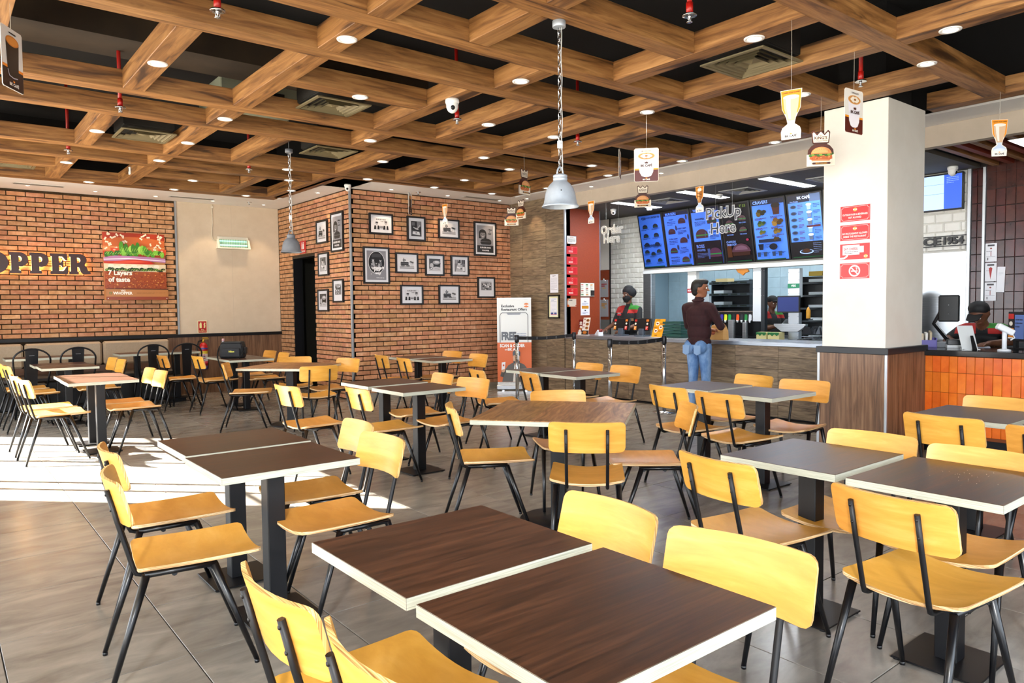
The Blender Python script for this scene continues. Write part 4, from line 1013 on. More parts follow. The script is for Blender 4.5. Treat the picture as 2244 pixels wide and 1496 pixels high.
for x, z, w, h, k, l in [
 (5.741, 2.816, .43, .335, 'pair', 'framed print of two men in hats and dark glasses, top left of the picture wall'),
 (6.397, 2.778, .355, .405, 'serve', 'framed print of hands serving food, beside the hanging cola card'),
 (7.05, 2.812, .43, .333, 'street', 'framed print of a diner with palms behind the orange drink card'),
 (7.826, 2.679, .49, .605, 'girl', 'large framed poster of a girl and a burger on the picture wall'),
 (5.645, 2.15, .47, .59, 'way', 'large framed oval family poster at left of the picture wall'),
 (6.206, 2.203, .43, .34, 'street', 'framed print of a diner with palms, right of the oval poster'),
 (6.75, 2.188, .38, .366, 'bun', 'framed close-up of a burger in the middle of the picture wall'),
 (7.268, 2.187, .38, .362, 'eater', 'framed print of a seated diner below the girl poster'),
 (6.292, 1.679, .435, .332, 'pair', 'framed print of two men in hats in the lowest row, left'),
 (7.039, 1.685, .435, .337, 'street', 'framed print of a diner with palms in the lowest row'),
 (7.838, 1.815, .388, .372, 'crowd', 'framed crowded print above the roll-up banner')]:
    picture('y', (x, z), w, h, k, l, 'y', .06 if k == 'crowd' else 0, .05 if w < .46 else .035)
for y, z, w, h, k, l in [
 (11.499, 2.744, .43, .384, 'street', 'narrow-looking framed diner print on the alcove side wall, upper left'),
 (10.922, 2.694, .45, .63, 'girl', 'framed poster of a girl and a burger on the alcove side wall'),
 (11.465, 2.206, .40, .388, 'eater', 'framed seated diner print on the alcove side wall, middle'),
 (11.506, 1.605, .41, .374, 'bun', 'framed burger close-up on the alcove side wall, lowest'),
 (10.926, 1.751, .38, .378, 'crowd', 'framed crowded print on the alcove side wall, by the corner')]:
    picture('x', (y, z), w, h, k, l, 'x', .05 if k == 'crowd' else 0, .05 if h < .5 else .035)
# ================================================================== backlit letters
def slab(ch):
    """fat slab-serif capitals in a unit-high box: (outer outlines, holes)"""
    def rr(u0, v0, u1, v1, r=.04):
        return [(u0+r,v0),(u1-r,v0),(u1,v0+r),(u1,v1-r),(u1-r,v1),(u0+r,v1),(u0,v1-r),(u0,v0+r)]
    def arc(cu, cv, ru, rv, a0, a1, n=14): return [(cu+ru*math.cos(a0+(a1-a0)*k/n), cv+rv*math.sin(a0+(a1-a0)*k/n)) for k in range(n+1)]
    if ch == 'O': return arc(.4, .5, .4, .5, 0, 2*PI-.001, 40), [arc(.4, .5, .095, .2, 0, 2*PI-.001, 24)]
    if ch in 'PR':
        top = [(0,1),(0,.88),(.06,.85),(.06,.15),(0,.12),(0,0)] if False else None
        if ch == 'P':
            o = [(.02,0),(.48,0),(.5,.03),(.5,.11),(.47,.14),(.40,.15),(.40,.34)] + arc(.44, .66, .36, .34, -PI/2+.1, PI/2, 18) + [(.02,1),(0,.97),(0,.89),(.03,.86),(.08,.85),(.08,.15),(.03,.14),(0,.11),(0,.03)]
        else:
            o = [(.02,0),(.42,0),(.44,.03),(.44,.11),(.41,.14),(.38,.15),(.38,.36),(.46,.33),(.52,.12)] + arc(.74, .16, .21, .16, PI*1.08, PI*1.5, 6) + [(.97,.02),(.99,.06),(.97,.13),(.92,.16),(.86,.2),(.82,.34),(.72,.45)] + arc(.5, .71, .32, .29, -.75, PI/2, 14) + [(.02,1),(0,.97),(0,.89),(.03,.86),(.08,.85),(.08,.15),(.03,.14),(0,.11),(0,.03)]
        h = [(.40,.56)] + arc(.44, .69, .085, .12, -PI/2, PI/2, 8) + [(.40,.82)]
        if ch == 'R': h = [(.38,.58)] + arc(.44, .70, .085, .115, -PI/2, PI/2, 8) + [(.38,.82)]
        return o, [h]
    if ch == 'E':
        o = [(.02,0),(.76,0),(.80,.04),(.82,.34),(.79,.37),(.72,.35),(.66,.24),(.58,.15),(.40,.15),(.40,.42),(.5,.42),(.53,.34),(.58,.33),(.6,.36),(.6,.66),(.57,.69),(.53,.66),(.5,.58),(.40,.58),(.40,.85),(.56,.85),(.63,.77),(.69,.68),(.76,.66),(.79,.69),(.78,.97),(.75,1),(.02,1),(0,.97),(0,.89),(.03,.86),(.08,.85),(.08,.15),(.03,.14),(0,.11),(0,.03)]
        return o, []
    if ch == 'H':
        o = [(0,0),(.42,0),(.42,.13),(.37,.15),(.37,.42),(.55,.42),(.55,.15),(.5,.13),(.5,0),(.92,0),(.92,.13),(.87,.15),(.87,.85),(.92,.87),(.92,1),(.5,1),(.5,.87),(.55,.85),(.55,.6),(.37,.6),(.37,.85),(.42,.87),(.42,1),(0,1),(0,.87),(.05,.85),(.05,.15),(0,.13)]
        return o, []
def letter_bm(ch, w, h, d):
    o, holes = slab(ch)
    mu = max(u for u, v in o); kx = w/mu
    cu = D.curves.new('letter', 'CURVE'); cu.dimensions = '2D'; cu.fill_mode = 'BOTH'; cu.extrude = d/2
    for loop in [o]+holes:
        s = cu.splines.new('POLY'); s.points.add(len(loop)-1); s.use_cyclic_u = True
        for q, (u, v) in zip(s.points, loop): q.co = (u*kx, v*h, 0, 1)
    ob = D.objects.new('tmp', cu); LK(ob)
    me = D.meshes.new_from_object(ob.evaluated_get(bpy.context.evaluated_depsgraph_get()))
    D.objects.remove(ob); D.curves.remove(cu)
    me.materials.clear(); return me
zl = 2.052
sg = thing('letter_sign', 'backlit dark brown slab letters on the brick wall at left', 'sign', (0, YL-.075, zl))
halo = pm('#ffc77a', .5, 0, 9.0)
brown = pm('#35130c', .35)
for ch, x0, x1 in [('H', .37, .66), ('O', .69, .985), ('P', .993, 1.238), ('P', 1.252, 1.505), ('E', 1.522, 1.764), ('R', 1.774, 2.072)]:
    me = letter_bm(ch, x1-x0, .322, .035); me.materials.append(brown)
    put('letter', me, sg, (x0, 0, 0), ROT_Y)
    mb = letter_bm(ch, x1-x0-.03, .292, .008); mb.materials.append(halo)
    put('letter_light', mb, sg, (x0+.015, .032, .015), ROT_Y)
    MB().box(x0+.06, x0+.075, .02, .075, .06, .075).box(x1-.09, x1-.075, .02, .075, .24, .255).obj('spacer', M['black'], sg)
    ld = D.lights.new('halo', 'AREA'); ld.shape = 'RECTANGLE'; ld.size = (x1-x0)*.9; ld.size_y = .26; ld.energy = 3.2; ld.color = (1, .68, .34)
    o = D.objects.new('lamp', ld); LK(o); o.parent = sg; o.location = ((x0+x1)/2, .04, .16); o.rotation_euler = (PI/2, 0, PI)
MB().box(.37, 2.0, .012, .02, .162, .17).obj('rail', M['black'], sg)
p = Pr(); p.ring(0, 0, .022, .027, '#35130c', 20); p.text('R', 0, -.012, .026, '#35130c', bold=.02); p.done('registered_mark', sg, (2.11, .035, .262), ROT_Y)
# ================================================================== burger poster
t = thing('burger_poster', 'large glossy poster of a layered burger on the brick wall', 'poster', (2.728, YL-.03, 2.198))
MB().box(-.466, .466, -.006, .012, -.552, .552).obj('board', pm('#8e2f1c', .3), t, .002)
p = Pr(.0004); p.rough = .28; rng = random.Random(5)
w, h = .466, .552
p.rect(-w, -h, w, h, '#c98a55'); p.rect(-w, .33, w, h, '#a8361a'); p.shape([(-w,.2)]+[(-w+2*w*k/16, .44+.05*math.sin(PI*k/16)) for k in range(17)]+[(w,.2)], '#c4632f'); p.rect(-w, .24, w, .33, '#d88c50')
for k in range(34):
    u, v, a = rng.uniform(-.43, .43), rng.uniform(.28, .53), rng.uniform(0, PI)
    p.shape([(u+.026*math.cos(a+b)*(1 if abs(math.cos(b)) > .5 else .45)*(1.0), v+.026*math.sin(a+b)*(1 if abs(math.cos(b)) > .5 else .45)) for b in [2*PI*i/10 for i in range(10)]], '#f1e2c8')
p.rect(-w, .17, w, .25, '#c2461f')
for u in (-.3, .17, .42): p.shape([(u-.06,.3),(u+.07,.3),(u+.06,.2),(u-.04,.19)], '#d9542c'); p.oval(u, .27, .02, .012, '#f5c3a4', 8)
def leafy(u0, u1, v, hh, cols, seed):
    rr = random.Random(seed); n = int((u1-u0)/.035)
    for k in range(n):
        u = u0+(u1-u0)*(k+.5)/n; p.oval(u, v+rr.uniform(-hh, hh)*.5, .034, hh*rr.uniform(.5, .9), rr.choice(cols), 9)
        p.line([(u-.02, v-hh*.3), (u+.015, v+hh*.4)], .005, '#b9dc62')
leafy(-w+.03, w-.03, .215, .06, ['#2f6b1d', '#4f9a2a', '#7cc03f'], 1)
leafy(-.22, .2, .28, .1, ['#4f9a2a', '#86c84a', '#3b7d22', '#a6d95c'], 2)
p.shape([(-w,.14),(-.3,.175),(.2,.165),(w,.14),(w,.075),(.1,.1),(-w,.08)], '#b77fae').shape([(-w,.115),(-.1,.14),(w,.11),(w,.098),(-.1,.122),(-w,.1)], '#efe0ee')
p.shape([(-w,.08),(-.39,.075),(.0,.118),(.22,.095),(.3,.055),(.2,.035),(-.36,.04),(-w,.05)], '#c8311c').shape([(-.34,.065),(.0,.098),(.2,.082),(.1,.07),(-.3,.055)], '#e4573b')
p.rect(-w, -.09, w, .04, '#e9d7b4')
for k in range(9): p.oval(-.36+.085*k, .0-.02*(k % 2), .05, .035, '#f4ead6', 10)
leafy(-w+.03, w-.03, -.055, .035, ['#26431f', '#385f28', '#4d7a33', '#1c3218'], 3)
p.rect(-w, -.37, w, -.085, '#a44a1f')
for k in range(230):
    u, v = rng.uniform(-w+.012, w-.012), rng.uniform(-.36, -.09); p.oval(u, v, rng.uniform(.006, .014), rng.uniform(.005, .01), rng.choice(['#c46a2b', '#8b3916', '#d98a3d', '#7a2e12', '#b5541f', '#e0a558']), 6)
p.rect(-w, -h, w, -.37, '#b5773f'); p.rect(-w, -h, w, -.50, '#8f3d1f'); p.shape([(-w,-.37),(w,-.37),(w,-.385),(-w,-.378)], '#4d1c0e')
p.text('7 Layers', -.43, -.175, .075, '#f8f2e8', 'l', .04, .38).text('of taste', -.43, -.262, .075, '#f8f2e8', 'l', .04, .34)
p.text('VEG', -.22, -.418, .028, '#f6efe2', bold=.03, fit=.09).text('WHOPPER', -.37, -.468, .043, '#f6efe2', 'l', .045, .29)
p.frame(-.42, -.462, -.385, -.427, .006, '#2f7a3a'); p.block(2, -.02, .42, -.43, -.455, '#7c4a22', .3)
for u in (-.44, .44):
    p.oval(u, -.53, .008, .008, '#d8d2c8', 10)
p.done('print', t, (0, -.0065, 0), ROT_Y)
# ================================================================== small wall items, left
t = thing('insect_trap', 'white insect lamp with glowing green tubes on the cream wall', 'lamp', (4.343, YL-.015, 2.665))
MB().add([(-.292,-.115,-.11),(.292,-.115,-.11),(.262,-.02,.11),(-.262,-.02,.11),(-.292,0,-.11),(.292,0,-.11),(.262,0,.11),(-.262,0,.11)], [(4,5,1,0),(1,5,6,2),(2,6,7,3),(3,7,4,0),(5,4,7,6)]).obj('housing', pm('#dfd9c8', .5), t)
b = MB()
def tilt(z): return -.115+.095*(z+.11)/.22
for a, c, d, e in ((-.292, .292, -.11, -.085), (-.27, .27, .06, .11), (-.29, -.25, -.085, .06), (.25, .29, -.085, .06)):
    b.add([(a, tilt(d)-.004, d), (c, tilt(d)-.004, d), (c, tilt(e)-.004, e), (a, tilt(e)-.004, e)], [(0,1,2,3)])
b.obj('front_frame', pm('#e3decf', .5), t)
for z in (-.045, .03): MB().tube([(-.24, tilt(z)+.022, z), (.24, tilt(z)+.022, z)], .013, 10).obj('tube', pm('#b9ffe0', .4, 0, 1.1), t)
b = MB()
for k in range(17): b.box(-.24+k*.03-.0015, -.24+k*.03+.0015, -.105, -.10, -.085, .06)
for z in (-.06, -.035, -.01, .015, .04): b.box(-.25, .25, -.098, -.094, z-.0012, z+.0012)
b.xf(Matrix.Translation((0, .03, 0))).obj('grid', pm('#2f8a63', .5), t, kind='stuff')
tr = thing('cable', 'thin white cable running down the cream wall to the insect lamp', 'cable', (4.0, YL-.016, 2.7))
MB().tube([(0, -.004, .63), (.005, -.004, .3), (-.015, -.004, .12), (0, -.004, .02), (.055, -.004, 0)], .006, 6).obj('wire', pm('#ded6c4', .5), tr)
MB().box(-.02, .02, -.02, 0, .57, .6).obj('clip', pm('#ded6c4', .5), tr)
t = thing('fire_sign', 'red fire extinguisher sign with cream border on the wall rail', 'sign', (3.78, YL-.016, 1.168))
MB().box(-.082, .082, -.006, 0, -.112, .112).obj('plate', pm('#e6dcae', .5), t)
p = Pr(.0006); p.rect(-.07, -.1, .07, .1, '#b0161a'); p.rect(-.05, -.02, -.012, .06, '#eadf9c').rect(-.04, .06, -.022, .078, '#eadf9c').line([(-.03,.076),(-.008,.068)], .006, '#eadf9c')
for k in range(4): p.oval(.032+.006*(k % 2), -.005+.022*k, .014, .016, '#eadf9c', 7)
p.text('Fire', 0, -.06, .022, '#eadf9c').text('Extinguisher', 0, -.088, .02, '#eadf9c', fit=.125); p.done('print', t, (0, -.0062, 0), ROT_Y)
t = thing('restroom_sign', 'small red restroom sign with two white figures above the dark doorway', 'sign', (XA-.024, 12.304, 2.551), -PI/2)
MB().box(-.125, .125, -.006, .0, -.11, .11).obj('plate', pm('#c21f1c', .45), t)
p = Pr(.0006)
for u in (-.03, .03): p.oval(u, .072, .014, .014, '#f4f1ec', 12); p.shape([(u-.02,-.035),(u+.02,-.035),(u+.016,.055),(u-.016,.055)], '#f4f1ec')
p.text('RESTROOM', 0, -.09, .028, '#f4f1ec', fit=.2); p.done('print', t, (0, -.0062, 0), ROT_Y)
# restroom basin glimpsed in the dark
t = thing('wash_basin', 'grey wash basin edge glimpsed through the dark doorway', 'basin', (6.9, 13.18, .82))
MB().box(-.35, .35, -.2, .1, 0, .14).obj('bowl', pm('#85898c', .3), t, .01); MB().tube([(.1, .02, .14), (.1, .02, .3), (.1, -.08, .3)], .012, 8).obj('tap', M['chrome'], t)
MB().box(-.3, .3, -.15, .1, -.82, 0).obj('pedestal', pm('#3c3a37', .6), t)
# ================================================================== pillar notices and other notices
def burger_logo(p, u, v, s, a='#f4a63a', b='#f6efe4', txt=True):
    p.oval(u, v+.22*s, s, .72*s, a, 16, 0, PI); p.oval(u, v-.22*s, s, .72*s, a, 16, PI, 2*PI); p.rect(u-s*1.05, v-.24*s, u+s*1.05, v+.26*s, b)
    if txt: p.text('BURGER', u, v+.03*s, .2*s, '#c02018', bold=.03, fit=1.8*s).text('KING', u, v-.2*s, .2*s, '#c02018', bold=.03, fit=1.3*s)
def notice(name, label, loc, rz, w, h, draw, base='#c81f22', t_=.004, group=None, cat='notice', rim=None):
    t = thing(name, label, cat, loc, rz, group)
    MB().box(-w/2, w/2, -t_, 0, -h/2, h/2).obj('plate', pm(rim or '#efe6e0', .4), t)
    p = Pr(.0005); p.rough = .35; p.rect(-w/2+.006, -h/2+.006, w/2-.006, h/2-.006, base); draw(p, w, h); p.done('print', t, (0, -t_-.0002, 0), ROT_Y)
    return t
def border(p, w, h, c='#f3d9d6'):
    a, b, r = w/2-.016, h/2-.016, .014
    p.line([(-a+r,-b),(a-r,-b),(a-r,-b+r*.8),(a,-b+r),(a,b-r),(a-r,b-r*.8),(a-r,b),(-a+r,b),(-a+r,b-r*.8),(-a,b-r),(-a,-b+r),(-a+r,-b+r*.8),(-a+r,-b)], .0022, c)
def n_text(l1, l2):
    def f(p, w, h):
        border(p, w, h); burger_logo(p, 0, .036, .018)
        p.text(l1, 0, -.018, .017, '#f6e9e6', bold=.02, fit=.235).text(l2, 0, -.046, .017, '#f6e9e6', bold=.02, fit=.215 if len(l2) > 14 else .12)
    return f
def n_cheese(p, w, h):
    p.shape([(-.115,-.03),(.045,-.03),(.045,.062),(-.115,.062)], '#efe4e8'); p.rect(.045, -.012, .085, .048, '#efe4e8'); p.text('SAY CHEESE.', -.035, .014, .022, '#a01a1c', bold=.025, fit=.135); p.block(2, -.095, .03, .006, -.02, '#5d3c40', .4)
    p.line([(-.14,-.062),(-.1,-.058),(-.075,-.045),(-.066,-.03)], .016, '#f5eeea'); burger_logo(p, .105, -.048, .017)
def n_smoke(p, w, h):
    border(p, w, h); p.ring(0, 0, .041, .054, '#f6efec', 32); p.rect(-.032, -.008, .012, .004, '#f6efec').rect(.016, -.008, .03, .004, '#f6efec'); p.line([(.02,.008),(.026,.02),(.014,.024),(.02,.034)], .005, '#f6efec'); p.line([(-.034,.034),(.034,-.034)], .011, '#f6efec')
XPI = 6.78
for z, d, l in [(2.294, n_text('OUTSIDE FOOD & BEVERAGES', 'NOT ALLOWED'), 'red notice on the pillar about outside food, topmost of four'),
                (2.118, n_text('NO PHOTOGRAPHY ALLOWED', 'INSIDE THE RESTAURANT'), 'red notice on the pillar forbidding photography, second from top'),
                (1.94, n_cheese, 'red pillar notice with a white speech panel, third from top'),
                (1.76, n_smoke, 'red pillar notice with the no-smoking symbol, lowest of four')]:
    notice('notice', l, (XPI-.001, 3.308, z), -PI/2, .292, .158, d, group='red notices on the pillar')
def n_small(seed):
    def f(p, w, h):
        a, b = w/2-.014, h/2-.012; p.frame(-a, -b, a, b, .002, '#e78a80'); p.frame(-.014, .012, .014, .045, .004, '#ef9d90')
        rng = random.Random(seed)
        for k in range(rng.choice([2, 2, 3])): p.block(1, -a*.75, a*.75, -.008-.018*k, -.02-.018*k, '#f3cfc8', .8)
    return f
YO = 9.028
for k, (z, l) in enumerate([(2.413, 'first'), (2.236, 'second'), (2.066, 'third'), (1.888, 'fourth'), (1.709, 'fifth')]):
    notice('notice', 'small red notice on the burnt orange wall, %s from top' % l, (8.578, YO, z), 0, .25, .132, n_small(k), '#c01d22', group='red notices on the orange wall', rim='#c01d22')
def n_cert(p, w, h):
    a, b = w/2, h/2
    p.text('NOTICE', 0, b-.035, .016, '#a53022', bold=.02, fit=w*.5); p.block(5, -a*.75, a*.75, b-.045, -b+.03, '#44403c', .35)
    for sx in (-1, 1): p.shape([(sx*a*.94,-b*.9),(sx*a*.94,-b*.55),(sx*a*.75,-b*.9)][::sx], '#c96a2d')
notice('notice', 'black framed white certificate above the red notices on the orange wall', (8.56, YO, 2.586), 0, .225, .14, n_cert, '#d6d2cc', .012, rim='#2a2422')
def n_grey(p, w, h): p.block(1, -w*.3, w*.3, h*.36, h*.22, '#3b3735', .8); p.oval(-w*.4, -h*.35, .025, .02, '#c05a24', 12); p.oval(-w*.42, h*.36, .016, .016, '#c05a24', 10); p.oval(w*.42, -h*.34, .01, .012, '#b02a20', 8)
notice('notice', 'pale blank-looking notice below the red ones on the orange wall', (8.565, YO, 1.523), 0, .215, .142, n_grey, '#c7bdb0', rim='#b8603a')
def n_menu(p, w, h):
    for i, u in enumerate((-.33, 0, .33)):
        for r in range(6):
            v = h*.4-r*h*.145; c = ['#b92a22', '#2f7a3a', '#d58a2c', '#9a2b1f'][(i+r) % 4] if (i, r) in ((0,0),(1,0),(2,0),(0,3),(1,2),(2,3),(0,5),(1,5)) else '#8b8782'
            p.block(1, w*(u-.14), w*(u+.14), v, v-h*.09, c, .8 if c != '#8b8782' else .4)
    p.rect(w*.2, -h*.45, w*.47, -h*.05, '#2b2826')
notice('notice', 'wide menu sheet in a holder on the burnt orange wall', (8.93, YO, 1.747), 0, .335, .235, n_menu, '#e6e0d4', .015, rim='#8f8378')
def n_post(p, w, h): p.rect(-w*.38, -h*.13, w*.38, h*.04, '#c98a2a'); p.block(1, -w*.2, w*.2, h*.45, h*.38, '#444', .8) if False else None; p.text('Non', 0, h*.24, .022, '#2f2d33', bold=.02); p.block(3, -w*.35, w*.35, h*.2, h*.07, '#7d86a8', .4); p.rect(-.018, -h*.26, .018, -h*.19, '#2c3340'); p.block(2, -w*.3, w*.3, -h*.3, -h*.42, '#7d86a8', .4)
notice('notice', 'white and gold leaflet below the menu sheet on the orange wall', (8.88, YO, 1.458), 0, .22, .31, n_post, '#e8e8f0', rim='#c9a9a0')
def n_paper(p, w, h): p.block(2, -w*.2, w*.2, h*.44, h*.36, '#55525a', .5); p.block(11, -w*.4, w*.38, h*.32, -h*.3, '#a7a4b0', .3); p.line([(-w*.4,-h*.33),(w*.4,-h*.33)], .004, '#3c3a42')
notice('notice', 'white typed sheet taped on the plank wall', (XF-.014, 9.292, 1.857), -PI/2, .205, .315, n_paper, '#e6e5ec', .002, rim='#e6e5ec')
t = thing('certificate_frame', 'black framed certificate on the plank wall below the white sheet', 'framed picture', (XF-.014, 9.297, 1.458), -PI/2)
b = MB(); w, h = .29, .405
for a, c, d, e in ((-w/2, w/2, h/2-.025, h/2), (-w/2, w/2, -h/2, -h/2+.025), (-w/2, -w/2+.025, -h/2, h/2), (w/2-.025, w/2, -h/2, h/2)): b.box(a, c, -.022, 0, d, e)
b.obj('frame', pm('#15140f', .4), t); MB().box(-w/2+.025, w/2-.025, -.01, 0, -h/2+.025, h/2-.025).obj('mount', pm('#e9e3b8', .5), t)
p = Pr(); p.rect(-.09, -.15, .09, .15, '#eceaf0'); p.block(2, -.06, .06, .14, .1, '#8a93b8', .4); p.frame(-.07, -.09, .07, .09, .003, '#6d7aa8'); p.block(7, -.05, .05, .08, -.08, '#c5cbe0', .3); p.rect(-.075, -.13, -.01, -.1, '#3a4a8c').rect(.01, -.13, .075, -.1, '#3a4a8c').rect(-.075, -.142, .075, -.134, '#c3372c'); p.done('print', t, (0, -.0105, 0), ROT_Y)
# roll-up banner
bx, by, bh, bw = 8.02, 9.92, 1.60, .60
yaw = R_(-40)
t = thing('rollup_banner', 'orange and white roll-up banner with a bearded man, beside the picture wall', 'banner', (bx, by, 0), yaw)
MB().box(-bw/2-.015, bw/2+.015, -.05, .05, .012, .095).obj('base', pm('#b9bec4', .3, .7), t, .012)
for s in (-1, 1): MB().box(s*.2-.02, s*.2+.02, -.12, .12, 0, .014).obj('foot', M['chrome'], t)
MB().box(-bw/2, bw/2, -.006, -.002, .09, bh).obj('sheet', pm('#e4e6e4', .4), t)
MB().box(-bw/2, bw/2, -.012, .012, bh-.005, bh+.022).obj('top_rail', pm('#c3c7cb', .3, .7), t, .003); MB().tube([(0, .012, .09), (0, .012, bh)], .008, 8).obj('pole', M['chrome'], t)
p = Pr(.0006); p.rough = .4
p.rect(-.3, .09, .3, .145, '#dfe0de'); p.block(2, -.27, .2, .14, .12, '#777777', .3)
p.rect(-.3, .145, .3, .84, '#d9662a'); p.text('Exclusive', -.225, 1.455, .045, '#1e1d1d', 'l', .03, .24).text('Restaurant Offers', -.225, 1.395, .045, '#1e1d1d', 'l', .03, .45)
burger_logo(p, .215, 1.49, .042, '#e07b2c', '#f6efe4')
p.line([(-.25,.84),(-.25,1.31),(-.235,1.345),(-.21,1.36),(.2,1.36),(.225,1.345),(.24,1.31),(.24,.84)], .009, '#26262a'); p.shape([(-.13,1.355),(.12,1.355),(.1,1.325),(-.11,1.325)], '#8f939c')
p.text('FREE', -.225, .88, .135, '#5b6068', 'l', .05, .26); p.block(4, .05, .21, 1.01, .875, '#a9b1c2', .45)
p.text('SCAN & ORDER', -.255, .755, .056, '#f3efe8', 'l', .04, .44).text('on', -.17, .70, .035, '#f3efe8', 'l', .02).text('BK APP', -.115, .695, .045, '#f3efe8', 'l', .04, .2)
p.shape([(-.22,.15),(.24,.15),(.235,.36),(.17,.45),(.08,.49),(-.02,.49),(-.11,.44),(-.17,.36)], '#575350'); p.shape([(-.03,.15),(.06,.15),(.09,.46),(.0,.46)], '#e4ded4'); p.shape([(-.01,.52),(.08,.52),(.08,.45),(.035,.42),(-.005,.45)], '#c99b7c')
p.oval(.035, .565, .062, .09, '#cfa283', 20); p.oval(.035, .655, .068, .05, '#4a525c', 16); p.rect(-.03, .6, -.015, .66, '#4a525c').rect(.085, .6, .1, .66, '#4a525c'); p.oval(.035, .512, .058, .055, '#3c4148', 16, PI, 2*PI); p.line([(-.0,.585),(.022,.585)], .006, '#2c2c30').line([(.048,.585),(.07,.585)], .006, '#2c2c30'); p.oval(.035, .532, .022, .006, '#8f5f4c', 10)
p.line([(-.17,.36),(-.225,.24),(-.2,.33)], .06, '#575350'); p.oval(-.2, .36, .035, .045, '#c99b7c', 12); p.shape([(-.23,.36),(-.17,.375),(-.16,.5),(-.225,.49)], '#ecebee'); p.oval(-.193, .44, .016, .018, '#d04a2c', 10); p.line([(.14,.22),(.02,.3)], .05, '#c99b7c').line([(.03,.295),(-.06,.36)], .017, '#c99b7c')
p.done('print', t, (0, -.0065, 0), ROT_Y)
# queue posts with belts
def post(x, y, label):
    t = thing('queue_post', label, 'stanchion', (x, y, 0), 0, 'chrome queue posts')
    MB().lathe([(.16, 0), (.16, .012), (.05, .03), (.03, .035)], n=32).obj('base', M['chrome'], t)
    MB().lathe([(.026, .03), (.026, .96)], n=20).obj('tube', M['chrome'], t); MB().lathe([(.031, .94), (.033, .945), (.033, 1.035), (.028, 1.045)], n=20).obj('cassette', pm('#2a2b2f', .3, .6), t)
    return t
def belt(x0, y0, x1, y1, label):
    d = Vector((x1-x0, y1-y0, 0)); l = d.length; a = math.atan2(d.y, d.x)
    t = thing('queue_belt', label, 'belt', (x0, y0, 1.0), a, 'queue belts')
    b = MB(); n = 12
    for i in range(n):
        u0, u1 = .033+(l-.066)*i/n, .033+(l-.066)*(i+1)/n
        z0, z1 = [-.022*math.sin(PI*k/n) for k in (i, i+1)]
        b.add([(u0,-.001,z0-.026),(u1,-.001,z1-.026),(u1,-.001,z1+.026),(u0,-.001,z0+.026),(u0,.001,z0-.026),(u1,.001,z1-.026),(u1,.001,z1+.026),(u0,.001,z0+.026)], [(0,1,2,3),(7,6,5,4),(3,2,6,7),(1,0,4,5)])
    b.obj('webbing', pm('#141416', .6), t)
    p = Pr(.0008)
    for k in range(1, 6): u = l*k/6; p.frame(u-.011, -.035, u+.011, -.003, .004, '#8d8f96')
    p.done('print', t, (0, -.0015, 0), ROT_Y)
post(6.79, 8.34, 'chrome queue post in front of the roll-up banner'); post(8.09, 8.48, 'chrome queue post standing against the plank counter, left of two')
post(6.71, 6.38, 'chrome queue post behind the pale chairs before the counter'); post(7.78, 6.39, 'chrome queue post beside the customer')
belt(6.79, 8.34, 8.09, 8.48, 'black retractable belt before the banner and plank wall'); belt(6.71, 6.38, 7.78, 6.39, 'black retractable belt ending beside the customer')
# ================================================================== bench, metal chairs, bench tables, extinguisher, bag
t = thing('wall_bench', 'long upholstered wall bench with beige back panels below the brick wall', 'bench', (0, 0, 0))
MB().box(XL+.1, 3.20, 12.86, 13.40, .02, .40).obj('base', pm('#131314', .5), t)
MB().box(XL+.1, 3.20, 12.80, 13.28, .40, .50).obj('seat', pm('#2a1f18', .4), t, .03)
for a, b in ((.10, 1.115), (1.135, 2.175), (2.195, 3.19)):
    MB().box(a, b, 13.26, 13.41, .60, .975).obj('back_cushion', M['leather'], t, .03)
MB().box(XL+.1, 3.20, 13.25, 13.41, .50, .60).obj('back_rail', pm('#5a3a22', .4), t)
def metal_chair(x, y, label):
    t = thing('metal_chair', label, 'chair', (x, y, 0), PI/2, 'black metal cafe chairs')
    m = pm('#17181b', .32, .5)
    MB().box(-.17, .19, -.18, .18, .435, .452).obj('seat', m, t, .008)
    pts = [(-.17, s, z) for s, z in [(-.175, .44)]] + [(-.20, -.205, .62), (-.222, -.215, .78)] + [(-.235, -.215*math.cos(a), .80+.155*math.sin(a)) for a in [PI*k/14 for k in range(15)]] + [(-.222, .215, .78), (-.20, .205, .62), (-.17, .175, .44)]
    MB().tube(pts, .012, 8).obj('back_frame', m, t)
    b = MB()
    rows = [(-.185, .055, .44), (-.195, .062, .58), (-.212, .070, .76), (-.232, .078, .952)]
    for (x0, w0, z0), (x1, w1, z1) in zip(rows[:-1], rows[1:]):
        b.add([(x0,-w0,z0),(x0,w0,z0),(x1,w1,z1),(x1,-w1,z1),(x0-.005,-w0,z0),(x0-.005,w0,z0),(x1-.005,w1,z1),(x1-.005,-w1,z1)], [(0,1,2,3),(7,6,5,4),(0,3,7,4),(1,5,6,2)])
    b.obj('back_splat', m, t)
    MB().box(-.237, -.232, -.03, .03, .86, .867).obj('handle_slot', pm('#6a6c72', .4), t)
    for sx, sy in ((-1, 1), (-1, -1), (1, 1), (1, -1)):
        MB().tube([(sx*.16, sy*.16, .437), (sx*.235, sy*.215, .0)], [.022, .014], 6).obj('leg', m, t)
for x, l in [(1.09, 'black metal chair with an arched back before the bench, leftmost of four'), (1.64, 'black metal chair with an arched back before the bench, second from left'),
             (2.615, 'black metal chair with an arched back at the right bench table, left of two'), (3.09, 'black metal chair with an arched back at the right bench table, beside the extinguisher')]:
    metal_chair(x, 12.06, l)
